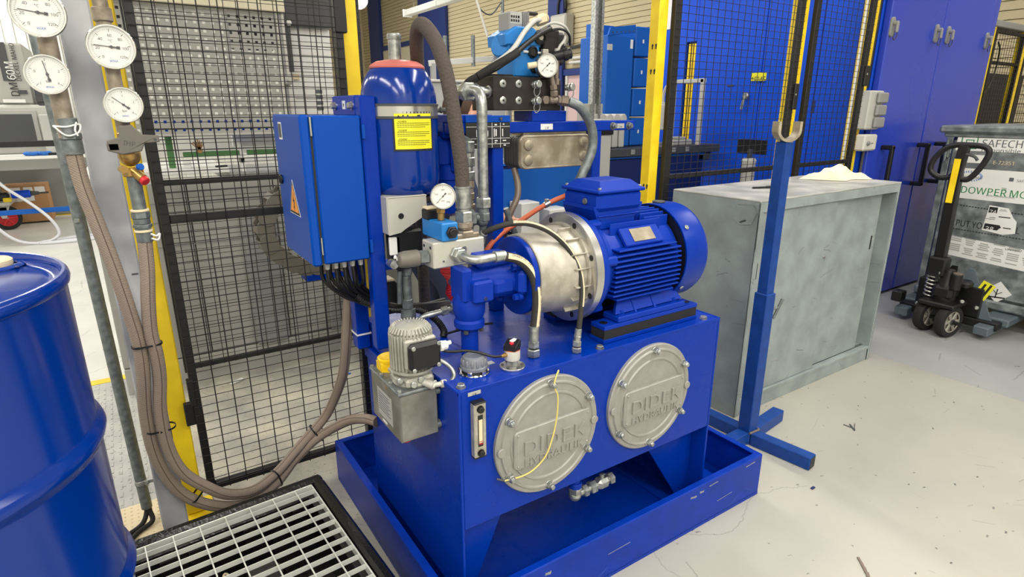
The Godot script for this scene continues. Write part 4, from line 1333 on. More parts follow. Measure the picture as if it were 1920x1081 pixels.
# ---------------------------------------------------------------- valve block beside the accumulator
func valves():
	thing("valve_block", "light grey steel valve block with the blue solenoid on top", "valve block", V(0.12, 0.97, -0.23))
	var b := MB.new(); b.bx(0.047, 0.198, 0.972, 1.04, -0.265, -0.2, 0.003); part("block", b, M.block)
	for p in [[0.135, 1.014, 0.009], [0.075, 0.99, 0.0035]]:
		b = MB.new(); b.cyl(V(p[0], p[1], -0.2), V(p[0], p[1], -0.1985), p[2], 20, 0.0004); var pg := part("port_plug", b, M.zinc)
		b = MB.new(); b.cyl(V(p[0], p[1], -0.1985), V(p[0], p[1], -0.198), p[2] * 0.4, 6); part("socket", b, M.black, pg)
	for p in [[1.026, -0.215], [0.984, -0.252], [1.026, -0.252]]:
		b = MB.new(); b.cyl(V(0.0472, p[0], p[1]), V(0.046, p[0], p[1]), 0.004, 10); part("bolt_hole", b, M.black)
	# union on top for the thick hose
	b = MB.new(); b.nut(V(0.155, 1.04, -0.235), V(0.155, 1.058, -0.235), 0.03); b.box(V(0.155, 1.046, -0.235), V(0.07, 0.012, 0.05), 0.003); part("flange", b, M.pipe_brown)
	thing("solenoid_valve", "blue solenoid valve with a black end knob on the grey valve block", "solenoid valve", V(0.09, 1.04, -0.25))
	b = MB.new(); b.box(V(0.095, 1.0645, -0.255), V(0.046, 0.047, 0.118), 0.003); part("coil", b, M.blue_valve)
	b = MB.new(); b.nut(V(0.098, 1.064, -0.196), V(0.098, 1.064, -0.186), 0.0165); b.cyl(V(0.098, 1.064, -0.186), V(0.098, 1.064, -0.181), 0.011, 18, 0.002); part("end_nut", b, M.black)
	b = MB.new(); b.box(V(0.083, 1.1, -0.285), V(0.034, 0.026, 0.034), 0.003); part("connector_plug", b, M.black)
	b = MB.new(); b.box(V(0.083, 1.116, -0.285), V(0.032, 0.007, 0.032), 0.003); part("dusty_plug_cap", b, M.cream)
	b = MB.new()
	var t := thing("pressure_switch", "grey cylindrical pressure switch with a steel nut on the block's left side", "pressure switch", V(0.0, 1.0, -0.232))
	b = MB.new(); b.turned(V(0.02, 1.0, -0.232), V(-1, 0, -0.1), prof([0, 0, 0.021, 0, 0.022, 0.003, 0.022, 0.035, 0.019, 0.05, 0.012, 0.055, 0, 0.055]), 24); part("body", b, M.chain_grey)
	b = MB.new(); b.nut(V(0.046, 1.0, -0.23), V(0.02, 1.0, -0.232), 0.019); part("hex_nut", b, M.zinc_dull)
	b = MB.new(); b.tube(cr([V(-0.034, 1.0, -0.238), V(-0.04, 1.012, -0.236), V(-0.045, 1.008, -0.23)], 5), 0.003, 6); part("seal_wire", b, M.white)
	t = gauge("steel pressure gauge directly above the blue solenoid valve", V(0.088, 1.153, -0.215), V(-0.35, 0.05, 1.0), 0.0325, 0.03, deg_to_rad(225), 0, "", "steel")
	b = MB.new(); b.cyl(V(0.092, 1.125, -0.238), V(0.092, 1.09, -0.24), 0.009, 12); b.nut(V(0.092, 1.12, -0.238), V(0.092, 1.108, -0.239), 0.012); part("stem", b, M.brass)
	# black shut-off block under the accumulator
	thing("shutoff_block", "black accumulator shut-off block behind the grey valve block", "valve block", V(0.04, 0.93, -0.38))
	b = MB.new(); b.bx(0.015, 0.1, 0.935, 1.045, -0.44, -0.37, 0.006); part("body", b, M.black)
	b = MB.new(); b.cyl(V(0.057, 1.04, -0.41), V(0.057, 1.056, -0.41), 0.038, 24, 0.003); part("collar", b, M.black)
	b = MB.new(); b.nut(V(0.1, 0.99, -0.4), V(0.118, 0.99, -0.4), 0.02); b.cyl(V(0.0, 0.96, -0.372), V(0.0, 0.96, -0.345), 0.012, 12); part("port_fitting", b, M.zinc)
	b = MB.new(); b.nut(V(0.055, 0.935, -0.4), V(0.055, 0.91, -0.4), 0.019); b.cyl(V(0.055, 0.91, -0.4), V(0.055, 0.83, -0.4), 0.014, 16); b.nut(V(0.055, 0.84, -0.4), V(0.055, 0.81, -0.4), 0.017); b.cyl(V(0.055, 0.81, -0.4), V(0.055, 0.725, -0.4), 0.022, 16); part("drain_tube", b, M.zinc_dull)
	b = MB.new(); b.cyl(V(0.03, 0.93, -0.385), V(0.03, 0.83, -0.4), 0.007, 10); part("bypass_tube", b, M.zinc_dull)
	thing("solenoid_valve", "black solenoid with a dusty yellowish cap low between frame and shut-off block", "solenoid valve", V(0.0, 0.84, -0.44))
	b = MB.new(); b.bx(-0.0, 0.04, 0.79, 0.885, -0.5, -0.43, 0.005); part("coil", b, M.black)
	b = MB.new(); b.bx(0.002, 0.038, 0.885, 0.892, -0.49, -0.44, 0.003); part("dusty_plug_cap", b, M.cream)
	# red rag-like tag and the return line fittings near the pump
	b = MB.new()
	var pts := [V(0.135, 0.95, -0.3), V(0.128, 0.92, -0.29), V(0.138, 0.885, -0.3), V(0.155, 0.85, -0.295), V(0.152, 0.82, -0.29)]
	var c := cr(pts, 5)
	for i in c.size() - 1:
		var w := 0.014 + 0.006 * sin(i * 0.6)
		var tw := V(cos(i * 0.25), 0, sin(i * 0.25) * 0.6)
		var tw2 := V(cos((i + 1) * 0.25), 0, sin((i + 1) * 0.25) * 0.6)
		var d := V(0, 0, 0.0015)
		b.quad(c[i] - tw * w + d, c[i] + tw * w + d, c[i + 1] + tw2 * w + d, c[i + 1] - tw2 * w + d, V(0, 0, 1))
		b.quad(c[i] - tw * w - d, c[i] + tw * w - d, c[i + 1] + tw2 * w - d, c[i + 1] - tw2 * w - d, V(0, 0, -1))
	solo("warning_tag", "red plastic tag hanging down behind the pump's control block", "tag", b, M.red, V(0.14, 0.82, -0.3))
	b = MB.new()
	thing("return_pipe", "steel return pipe with hex fittings lying low behind the blue pump", "pipe", V(0.12, 0.79, -0.34))
	b.tube(cr([V(0.055, 0.735, -0.375), V(0.06, 0.77, -0.36), V(0.08, 0.795, -0.345), V(0.12, 0.803, -0.335), V(0.2, 0.812, -0.32)], 6), 0.009, 12)
	part("tube", b, M.zinc)
	b = MB.new(); b.nut(V(0.128, 0.804, -0.333), V(0.148, 0.807, -0.33), 0.014); b.nut(V(0.158, 0.808, -0.328), V(0.185, 0.811, -0.323), 0.017); part("fitting", b, M.zinc)

# ---------------------------------------------------------------- rear rack, manifold, cooler, filter
func manifold():
	thing("rear_rack", "blue steel rack on the tank that carries the black manifold and the plate cooler", "rack", V(0.6, 0.7215, -0.47))
	var b := MB.new(); b.bx(0.38, 0.42, 0.7215, 1.292, -0.49, -0.45, 0.003); part("upright", b, M.blue)
	b = MB.new(); b.bx(0.78, 0.82, 0.7215, 1.292, -0.49, -0.45, 0.003); part("upright", b, M.blue)
	b = MB.new(); b.bx(0.24, 0.978, 1.292, 1.325, -0.495, -0.45, 0.003); part("cross_beam", b, M.blue)
	b = MB.new(); b.bx(0.24, 0.38, 1.325, 1.347, -0.6, -0.45, 0.002); b.bx(0.24, 0.36, 1.28, 1.33, -0.6, -0.5, 0.002); part("side_plate", b, M.blue)
	b = MB.new(); b.bx(0.53, 0.665, 1.325, 1.358, -0.56, -0.452, 0.002); part("manifold_seat", b, M.blue)
	b = MB.new(); b.bx(0.56, 0.608, 1.3, 1.318, -0.45, -0.4492); var tg := part("marking_tag", b, M.sticker_white)
	b = MB.new(); text(b, "2.M", 0.007, Transform3D(Basis(), V(0.584, 1.3055, -0.4492)), 0.0003); part("lettering", b, M.ink, tg)
	b = MB.new(); b.bx(0.888, 0.922, 1.299, 1.315, -0.45, -0.4492); tg = part("marking_tag", b, M.sticker_grey)
	b = MB.new(); text(b, "2.M", 0.006, Transform3D(Basis(), V(0.905, 1.304, -0.4492)), 0.0003); part("lettering", b, M.ink, tg)
	for x in [0.868, 0.943]:
		b = MB.new(); b.cyl(V(x, 1.307, -0.45), V(x, 1.307, -0.448), 0.013, 16); b.nut(V(x, 1.307, -0.448), V(x, 1.307, -0.436), 0.0105); b.cyl(V(x, 1.307, -0.436), V(x, 1.307, -0.431), 0.006, 10); part("bolt", b, M.zinc_dull)
	# black engraved legend plate
	thing("legend_plate", "black legend plate with white ruled fields beside the bent galvanised pipe", "sign", V(0.36, 1.25, -0.445))
	b = MB.new(); b.bx(0.285, 0.44, 1.325, 1.345, -0.447, -0.443, 0.001); var hb := part("holder_strip", b, M.blue_bright)
	b = MB.new()
	for x in [0.35, 0.405]: b.nut(V(x, 1.335, -0.443), V(x, 1.335, -0.438), 0.005)
	part("screw", b, M.grey_dark, hb)
	b = MB.new(); b.bx(0.285, 0.44, 1.25, 1.325, -0.447, -0.444, 0.001); var pl := part("plate", b, M.ink)
	b = MB.new()
	for y in [1.312, 1.278, 1.262]: b.bx(0.286, 0.439, y, y + 0.0012, -0.444, -0.4436)
	for x in [0.348, 0.374, 0.404]: b.bx(x, x + 0.0012, 1.251, 1.324, -0.444, -0.4436)
	for w in [[0.357, 1.285, 0.004, 0.016], [0.381, 1.283, 0.003, 0.024], [0.387, 1.285, 0.004, 0.02], [0.411, 1.284, 0.003, 0.022], [0.384, 1.316, 0.008, 0.004], [0.413, 1.318, 0.006, 0.003], [0.384, 1.27, 0.01, 0.003], [0.384, 1.265, 0.006, 0.002], [0.413, 1.27, 0.012, 0.003], [0.416, 1.256, 0.008, 0.003], [0.32, 1.284, 0.004, 0.02]]:
		b.bx(w[0], w[0] + w[2], w[1], w[1] + w[3], -0.444, -0.4436)
	part("ruled_field", b, M.sticker_white, pl)
	# manifold
	thing("manifold_block", "dark brown steel manifold block with round port plugs on the rear rack", "manifold", V(0.508, 1.358, -0.515))
	b = MB.new()
	b.bx(0.385, 0.56, 1.359, 1.457, -0.58, -0.45, 0.002)
	b.bx(0.561, 0.64, 1.359, 1.452, -0.575, -0.452, 0.002)
	b.bx(0.39, 0.53, 1.457, 1.465, -0.57, -0.49, 0.001)
	part("block", b, M.black_block)
	for p in [[0.418, 1.436], [0.475, 1.436], [0.418, 1.388], [0.475, 1.388]]:
		b = MB.new(); b.turned(V(p[0], p[1], -0.45), V(0, 0, 1), prof([0, 0, 0.0115, 0, 0.0115, 0.0015, 0.0095, 0.003, 0, 0.003]), 24); var pg := part("port_plug", b, M.zinc)
		b = MB.new(); b.cyl(V(p[0], p[1], -0.447), V(p[0], p[1], -0.4466), 0.0035, 6); part("hex_socket", b, M.black, pg)
	b = MB.new(); b.turned(V(0.385, 1.413, -0.478), V(-1, 0, 0), prof([0, 0, 0.018, 0, 0.018, 0.002, 0.012, 0.004, 0.009, 0.001, 0, 0.001]), 28); var pg2 := part("port_plug", b, M.zinc)
	b = MB.new(); b.cyl(V(0.384, 1.413, -0.478), V(0.3835, 1.413, -0.478), 0.007, 12); part("hex_socket", b, M.grey_dark, pg2)
	for p in [[1.446, -0.47], [1.446, -0.558], [1.37, -0.47], [1.37, -0.558]]:
		b = MB.new(); b.cyl(V(0.385, p[0], p[1]), V(0.3845, p[0], p[1]), 0.004, 10); part("bolt_hole", b, M.black)
	# test couplings with their dangling caps
	var names := ["upper test coupling with chained cap on the manifold front", "lower test coupling with chained cap on the manifold front", "test coupling with chained cap right of the manifold gauge"]
	for i in 3:
		var p: Vector3 = [V(0.53, 1.434, -0.452), V(0.53, 1.386, -0.452), V(0.652, 1.428, -0.44)][i]
		thing("test_coupling", names[i], "coupling", p, "test couplings on the manifold")
		b = MB.new(); b.nut(p, p + V(0, 0, 0.01), 0.0105); b.turned(p + V(0, 0, 0.01), V(0.15, 0.1, 1), prof([0.008, 0, 0.0115, 0.002, 0.0115, 0.008, 0.009, 0.01, 0.0115, 0.012, 0.0115, 0.02, 0.009, 0.022, 0.0, 0.022]), 18); part("body", b, M.zinc)
		b = MB.new()
		var ring := cr([p + V(-0.007, -0.004, 0.024), p + V(-0.01, -0.02, 0.02), p + V(0.0, -0.034, 0.018), p + V(0.01, -0.024, 0.022), p + V(0.009, -0.006, 0.026)], 6)
		for k in ring.size():
			b.box(ring[k], V(0.0028, 0.0036, 0.0028), 0.0008, Basis(V(0, 0, 1), k * 0.8))
		part("chain", b, M.zinc)
	# galvanised pipe from the manifold down to the grey block side
	thing("bent_pipe", "thick galvanised pipe that bends from the manifold's left side straight down", "pipe", V(0.288, 1.03, -0.36))
	b = MB.new()
	b.tube(cr([V(0.29, 1.411, -0.425), V(0.291, 1.411, -0.398), V(0.291, 1.405, -0.376), V(0.29, 1.388, -0.362), V(0.289, 1.362, -0.357), V(0.289, 1.3, -0.357), V(0.288, 1.1, -0.355)], 8), 0.0152, 20)
	part("tube", b, M.zinc)
	b = MB.new(); b.nut(V(0.289, 1.411, -0.448), V(0.289, 1.411, -0.422), 0.028); b.cyl(V(0.289, 1.411, -0.46), V(0.289, 1.411, -0.448), 0.023, 20); b.box(V(0.3, 1.411, -0.478), V(0.05, 0.04, 0.04), 0.01); b.nut(V(0.322, 1.413, -0.478), V(0.345, 1.413, -0.478), 0.026); b.cyl(V(0.345, 1.413, -0.478), V(0.384, 1.413, -0.478), 0.014, 16); part("elbow_union", b, M.zinc)
	b = MB.new(); b.nut(V(0.288, 1.118, -0.355), V(0.288, 1.088, -0.355), 0.0235); part("lower_nut", b, M.zinc)
	b = MB.new(); b.cyl(V(0.288, 1.088, -0.355), V(0.288, 1.05, -0.355), 0.0165, 18); b.nut(V(0.288, 1.075, -0.355), V(0.288, 1.05, -0.355), 0.02); b.ball(V(0.286, 1.05, -0.36), V(0.019, 0.019, 0.019), 16); b.cyl(V(0.286, 1.06, -0.36), V(0.25, 1.06, -0.365), 0.014, 16); b.nut(V(0.262, 1.06, -0.364), V(0.246, 1.06, -0.366), 0.026); b.cyl(V(0.288, 1.04, -0.36), V(0.29, 0.98, -0.37), 0.01, 14); part("lower_elbow", b, M.zinc_dull)
	# right hand pipe out of the tee
	thing("bent_pipe", "thick grey pipe curving down from the manifold's right side behind the motor's terminal box", "pipe", V(0.72, 1.1, -0.4))
	b = MB.new()
	b.tube(cr([V(0.645, 1.386, -0.415), V(0.672, 1.372, -0.4), V(0.703, 1.345, -0.4), V(0.727, 1.31, -0.4), V(0.737, 1.27, -0.4), V(0.733, 1.23, -0.4), V(0.715, 1.19, -0.4), V(0.695, 1.155, -0.4), V(0.682, 1.1, -0.405), V(0.68, 0.9, -0.41), V(0.68, 0.7215, -0.41)], 8), 0.0155, 20)
	part("tube", b, M.zinc_dull)
	b = MB.new(); b.nut(V(0.625, 1.389, -0.43), V(0.645, 1.386, -0.417), 0.016); b.cyl(V(0.585, 1.39, -0.44), V(0.628, 1.389, -0.43), 0.01, 14); b.nut(V(0.612, 1.3895, -0.433), V(0.622, 1.389, -0.43), 0.015); b.nut(V(0.572, 1.39, -0.452), V(0.572, 1.39, -0.436), 0.014); b.box(V(0.595, 1.39, -0.44), V(0.022, 0.022, 0.022), 0.005); part("tee_fitting", b, M.brown_pipe)
	thing("standpipe", "short steel pipe with nuts that joins tee and gauge on the manifold's right side", "pipe", V(0.61, 1.39, -0.44))
	b = MB.new(); b.tube(cr([V(0.6, 1.4, -0.436), V(0.597, 1.425, -0.434), V(0.59, 1.46, -0.438), V(0.592, 1.5, -0.444)], 5), 0.008, 12); b.nut(V(0.6, 1.402, -0.436), V(0.598, 1.418, -0.434), 0.013); b.nut(V(0.598, 1.42, -0.434), V(0.595, 1.435, -0.435), 0.012); b.cyl(V(0.625, 1.515, -0.455), V(0.618, 1.45, -0.45), 0.007, 10); b.nut(V(0.619, 1.455, -0.45), V(0.617, 1.435, -0.448), 0.01); part("tube", b, M.brown_pipe)
	gauge("steel pressure gauge on the manifold in front of the big proportional valve", V(0.562, 1.49, -0.42), V(-0.2, 0.02, 1.0), 0.0355, 0.03, deg_to_rad(222), 0)
	b = MB.new(); b.cyl(V(0.53, 1.492, -0.435), V(0.505, 1.488, -0.445), 0.009, 12); b.cyl(V(0.585, 1.49, -0.44), V(0.6, 1.49, -0.445), 0.008, 12); part("stem", b, M.cream)
	# proportional valve on top
	thing("proportional_valve", "bulky blue and black proportional valve on top of the dark manifold", "proportional valve", V(0.54, 1.457, -0.53))
	b = MB.new()
	b.box(V(0.53, 1.515, -0.535), V(0.1, 0.116, 0.1), 0.006)
	b.prism(P2([-0.06, 0, 0.07, 0, 0.07, 0.036, 0.04, 0.055, -0.02, 0.055, -0.062, 0.03]), 0.105, Transform3D(Basis(), V(0.512, 1.548, -0.588)), 0.004)
	part("main_body", b, M.blue_valve)
	b = MB.new(); b.cyl(V(0.452, 1.552, -0.52), V(0.49, 1.545, -0.535), 0.036, 28, 0.004); part("solenoid_end", b, M.blue_valve)
	for p in [[0.575, 1.575, 0.021], [0.548, 1.532, 0.017], [0.557, 1.487, 0.017]]:
		b = MB.new(); b.turned(V(p[0], p[1], -0.484), V(0, 0, 1), prof([0, 0, p[2], 0, p[2], 0.008, p[2] * 0.75, 0.012, p[2] * 0.7, 0.008, 0, 0.008]), 24); var kn := part("port_cap", b, M.black)
		if p[2] > 0.02:
			b = MB.new(); b.cyl(V(p[0], p[1], -0.476), V(p[0], p[1], -0.473), 0.009, 6); part("hex_insert", b, M.alu, kn)
	b = MB.new(); b.bx(0.594, 0.655, 1.52, 1.602, -0.56, -0.484, 0.004); part("brown_adapter", b, M.black_block)
	b = MB.new(); b.bx(0.582, 0.665, 1.452, 1.518, -0.56, -0.49, 0.005); b.bx(0.655, 0.7, 1.5, 1.6, -0.57, -0.51, 0.008); part("black_body", b, M.black)
	b = MB.new(); b.cyl(V(0.6, 1.515, -0.47), V(0.645, 1.528, -0.44), 0.015, 20, 0.002); b.turned(V(0.64, 1.526, -0.443), V(0.8, 0.2, 0.55), prof([0, 0, 0.019, 0, 0.02, 0.003, 0.02, 0.012, 0.017, 0.015, 0.017, 0.024, 0.012, 0.027, 0, 0.027]), 12, true); part("adjusting_knob", b, M.black)
	b = MB.new(); b.bx(0.57, 0.592, 1.512, 1.54, -0.47, -0.455, 0.002); part("gauge_clamp", b, M.alu)
	b = MB.new(); b.cyl(V(0.585, 1.53, -0.482), V(0.515, 1.532, -0.482), 0.004, 8); part("white_pin", b, M.white)
	# grey amplifier housing with plug
	thing("valve_amplifier", "grey electronics housing with a printed diagram standing on the proportional valve", "amplifier", V(0.51, 1.595, -0.54))
	b = MB.new(); b.bx(0.478, 0.528, 1.59, 1.646, -0.57, -0.505, 0.004)
	for i in 4: b.bx(0.53 + i * 0.006, 0.533 + i * 0.006, 1.592, 1.648, -0.57, -0.505)
	b.bx(0.528, 0.556, 1.592, 1.644, -0.568, -0.51, 0.002)
	part("housing", b, M.grey_mid)
	b = MB.new(); b.bx(0.481, 0.524, 1.612, 1.641, -0.505, -0.5045); b.bx(0.506, 0.522, 1.628, 1.643, -0.5045, -0.504); var st := part("sticker", b, M.sticker_grey)
	b = MB.new()
	for r in 2:
		for i in 4: b.bx(0.483 + i * 0.0085, 0.489 + i * 0.0085, 1.617 + r * 0.011, 1.624 + r * 0.011, -0.5045, -0.504)
	part("print", b, M.ink, st)
	b = MB.new(); b.bx(0.48, 0.52, 1.578, 1.592, -0.54, -0.5, 0.002); part("connector", b, M.black)
	b = MB.new(); b.cyl(V(0.54, 1.612, -0.52), V(0.585, 1.628, -0.515), 0.012, 16, 0.003); b.cyl(V(0.585, 1.626, -0.515), V(0.617, 1.636, -0.51), 0.017, 6, 0.003, -1.0, true); b.cyl(V(0.617, 1.636, -0.51), V(0.622, 1.638, -0.51), 0.015, 16, 0.003); part("plug", b, M.cream)
	b = MB.new(); b.bx(0.552, 0.59, 1.642, 1.652, -0.53, -0.51, 0.003); part("plug_clip", b, M.black)
	# its cables
	b = MB.new(); b.tube(cr([V(0.6, 1.63, -0.508), V(0.56, 1.622, -0.49), V(0.5, 1.585, -0.455), V(0.44, 1.53, -0.43), V(0.395, 1.493, -0.45), V(0.37, 1.47, -0.48)], 8), 0.0075, 10)
	solo("valve_cable", "thick grey cable sweeping from the amplifier's plug down to the black wrap", "cable", b, M.grey_light, V(0.37, 1.47, -0.48))
	b = MB.new(); b.tube(cr([V(0.6, 1.6, -0.46), V(0.55, 1.58, -0.45), V(0.49, 1.545, -0.44), V(0.44, 1.512, -0.43), V(0.39, 1.478, -0.44), V(0.365, 1.462, -0.475)], 8), 0.0085, 10)
	solo("valve_cable", "thick black cable crossing in front of the blue proportional valve", "cable", b, M.black, V(0.365, 1.462, -0.475))
	b = MB.new()
	var sleeve := cr([V(0.455, 1.524, -0.425), V(0.42, 1.503, -0.428), V(0.385, 1.482, -0.445), V(0.345, 1.455, -0.47)], 6)
	b.tube(sleeve, 0.0125, 14)
	b.tube(cr([V(0.345, 1.455, -0.47), V(0.32, 1.43, -0.5), V(0.31, 1.35, -0.55), V(0.31, 1.2, -0.6)], 6), 0.0115, 12)
	solo("cable_sleeve", "black sleeve bundling the valve cables above the dark manifold", "cable sleeve", b, M.rubber, V(0.31, 1.2, -0.6))
	b = MB.new(); b.tube(cr([V(0.575, 1.6, -0.48), V(0.61, 1.617, -0.46), V(0.65, 1.607, -0.45), V(0.685, 1.58, -0.47), V(0.7, 1.565, -0.5)], 6), 0.004, 8)
	solo("valve_cable", "thin grey cable arching over to the black valve on the right", "cable", b, M.grey_light, V(0.575, 1.6, -0.48))
	b = MB.new(); b.tube(cr([V(0.58, 1.59, -0.47), V(0.63, 1.6, -0.45), V(0.665, 1.586, -0.45), V(0.695, 1.56, -0.48)], 6), 0.004, 8)
	solo("valve_cable", "thin black cable arching over to the black valve on the right", "cable", b, M.black, V(0.58, 1.59, -0.47))
	b = MB.new(); b.tube(cr([V(0.66, 1.59, -0.46), V(0.652, 1.57, -0.455), V(0.632, 1.548, -0.455), V(0.628, 1.52, -0.46)], 5), 0.0045, 8); b.bx(0.622, 0.634, 1.52, 1.545, -0.468, -0.455, 0.002)
	solo("valve_cable", "light grey cable with a square ferrule hanging above the black adjusting knob", "cable", b, M.grey_light, V(0.628, 1.52, -0.46))
	# plate heat exchanger under the beam
	thing("plate_cooler", "brazed stainless plate heat exchanger with four round bosses under the blue beam", "heat exchanger", V(0.62, 1.18, -0.49))
	b = MB.new(); b.prism(rrect(0.285, 0.105, 0.02), 0.012, Transform3D(Basis(), V(0.618, 1.232, -0.452)), 0.003)
	var fp := part("front_plate", b, M.plate_steel)
	b = MB.new()
	var ring := rrect(0.277, 0.097, 0.018)
	for k in ring.size():
		var p := ring[k]; var q := ring[(k + 1) % ring.size()]
		b.bar(V(0.618 + p.x, 1.232 + p.y, -0.4395), V(0.618 + q.x, 1.232 + q.y, -0.4395), 0.005, 0.004, 0.001, V(0, 0, 1))
	part("rolled_rim", b, M.plate_steel, fp)
	for p in [[0.505, 1.255], [0.505, 1.208], [0.73, 1.258], [0.73, 1.212]]:
		b = MB.new(); b.turned(V(p[0], p[1], -0.441), V(0, 0, 1), prof([0.0225, 0, 0.018, 0.001, 0.016, 0.006, 0.011, 0.009, 0, 0.01]), 24); part("boss", b, M.plate_steel, fp)
	for i in 6:
		b = MB.new(); b.prism(rrect(0.279, 0.1, 0.02), 0.011, Transform3D(Basis(), V(0.616, 1.231, -0.466 - i * 0.0145))); part("plate", b, M.grey_dark)
	b = MB.new(); b.bx(0.5, 0.76, 1.284, 1.294, -0.53, -0.46, 0.002); part("hanger", b, M.plate_steel)
	b = MB.new(); b.tube(cr([V(0.486, 1.18, -0.49), V(0.486, 1.13, -0.47), V(0.477, 1.09, -0.46), V(0.455, 1.05, -0.46), V(0.44, 1.0, -0.47), V(0.44, 0.9, -0.5), V(0.44, 0.7215, -0.52)], 6), 0.0105, 12)
	solo("cooler_hose", "brown grey hose leaving the lower left corner of the plate cooler", "hose", b, M.brown_pipe, V(0.44, 0.7215, -0.52))
	b = MB.new(); b.tube(cr([V(0.43, 1.06, -0.455), V(0.445, 1.02, -0.455), V(0.468, 0.97, -0.455), V(0.5, 0.9, -0.46), V(0.52, 0.7215, -0.46)], 6), 0.01, 12)
	solo("cooler_pipe", "slanting light grey pipe behind the bell housing", "pipe", b, M.zinc_dull, V(0.52, 0.7215, -0.46))
	b = MB.new(); b.tube(cr([V(0.76, 1.105, -0.47), V(0.69, 1.088, -0.45), V(0.62, 1.07, -0.45), V(0.555, 1.048, -0.45), V(0.48, 1.013, -0.45), V(0.41, 0.978, -0.455), V(0.36, 0.93, -0.46), V(0.33, 0.85, -0.47), V(0.32, 0.7215, -0.47)], 6), 0.0085, 12)
	solo("water_hose", "thin orange rubber hose rising behind the bell housing to the terminal box", "hose", b, M.hose_orange, V(0.32, 0.7215, -0.47))
	b = MB.new(); b.cyl(V(0.6, 1.064, -0.45), V(0.578, 1.056, -0.45), 0.0105, 14, 0.001); b.bx(0.582, 0.596, 1.066, 1.078, -0.456, -0.444, 0.002)
	solo("hose_clamp", "steel hose clamp on the orange rubber hose", "hose clamp", b, M.steel, V(0.59, 1.05, -0.45))
	# blue pressure filter
	thing("pressure_filter", "blue pressure filter with a long bowl behind the thick black hose", "filter", V(0.27, 1.04, -0.54))
	b = MB.new()
	b.bx(0.215, 0.34, 1.19, 1.285, -0.6, -0.51, 0.014)
	b.cyl(V(0.272, 1.15, -0.545), V(0.272, 1.2, -0.545), 0.043, 28, 0.006)
	b.bx(0.262, 0.325, 1.175, 1.272, -0.51, -0.492, 0.014)
	part("head", b, M.blue_cast)
	b = MB.new(); b.turned(V(0.272, 1.04, -0.545), V(0, 1, 0), prof([0, 0, 0.025, 0.002, 0.037, 0.012, 0.039, 0.03, 0.039, 0.115, 0, 0.115]), 32); part("bowl", b, M.blue)
	b = MB.new(); b.bx(0.318, 0.328, 1.185, 1.212, -0.4915, -0.491); part("sticker", b, M.sticker_white)
	b = MB.new(); b.bx(0.22, 0.3, 1.285, 1.3, -0.58, -0.53, 0.004); part("clogging_indicator", b, M.black)
	# chain of hex adaptors beside the bent pipe
	thing("adaptor_stack", "vertical stack of grey hex pipe adaptors between thick hose and bent pipe", "fitting", V(0.27, 1.03, -0.4))
	var y := 1.275
	for k in 10:
		b = MB.new()
		var h: float = [0.032, 0.012, 0.026, 0.014, 0.026, 0.022, 0.014, 0.02, 0.014, 0.03][k]
		var r: float = [0.02, 0.016, 0.02, 0.012, 0.019, 0.015, 0.013, 0.016, 0.012, 0.017][k]
		if k % 2 == 0 or k == 7: b.nut(V(0.268, y, -0.4), V(0.268, y - h, -0.4), r)
		else: b.cyl(V(0.268, y, -0.4), V(0.268, y - h, -0.4), r, 16, 0.001)
		part("adaptor", b, M.pipe_brown if k > 4 else M.zinc)
		y -= h
	b = MB.new(); b.cyl(V(0.268, 1.27, -0.4), V(0.272, 1.29, -0.5), 0.014, 14); b.cyl(V(0.268, y, -0.4), V(0.268, 0.9, -0.4), 0.01, 12); part("tube", b, M.zinc_dull)

# ---------------------------------------------------------------- hoses of the power unit
# printed stripe along a hose, lettering included
func stripe(pts: Array, r: float, w: float, ref: Vector3, from_: float, to_: float, s: String, h: float, start: float):
	var F := MB.frames(pts)
	to_ = min(to_, F[-1][4] - 0.004)
	var b := MB.new()
	var pick := func(L: float) -> Array:
		for i in F.size() - 1:
			if F[i + 1][4] >= L:
				var t: float = (L - F[i][4]) / max(F[i + 1][4] - F[i][4], 1e-6)
				var p: Vector3 = F[i][0].lerp(F[i + 1][0], t)
				var tn: Vector3 = F[i][1].lerp(F[i + 1][1], t).normalized()
				var o := (ref - tn * ref.dot(tn)).normalized()
				return [p, tn, o, o.cross(tn)]
		return []
	var put := func(L: float, a: float, rr: float) -> Array:
		var f: Array = pick.call(L)
		var n: Vector3 = f[2] * cos(a) + f[3] * sin(a)
		return [f[0] + n * rr, n]
	var n := 60
	var am := w / r / 2
	for i in n:
		for k in 3:
			var L0 := from_ + (to_ - from_) * i / n
			var L1 := from_ + (to_ - from_) * (i + 1) / n
			var a0 := -am + am * 2 * k / 3
			var a1 := -am + am * 2 * (k + 1) / 3
			var A = put.call(L0, a0, r * 1.02); var B = put.call(L1, a0, r * 1.02); var C = put.call(L1, a1, r * 1.02); var D = put.call(L0, a1, r * 1.02)
			b.tri(A[0], B[0], C[0], A[1], B[1], C[1]); b.tri(A[0], C[0], D[0], A[1], C[1], D[1])
	var st := part("printed_stripe", b, M.cream)
	if s:
		var tb := MB.new()
		text(tb, s, h, Transform3D(), 0.0002, HORIZONTAL_ALIGNMENT_LEFT)
		var o := MB.new()
		for i in range(0, tb.v.size(), 3):
			var P: Array = []
			if start + max(tb.v[i].x, tb.v[i + 1].x, tb.v[i + 2].x) > to_ - 0.002: continue
			for k in 3:
				var q := tb.v[i + k]
				P.append(put.call(clampf(start + q.x, from_, to_ - 0.001), (h / 2 - q.y) / r, r * 1.02 + 0.0003 + q.z))
			o.tri(P[0][0], P[1][0], P[2][0], P[0][1], P[1][1], P[2][1])
		part("lettering", o, M.ink, st)

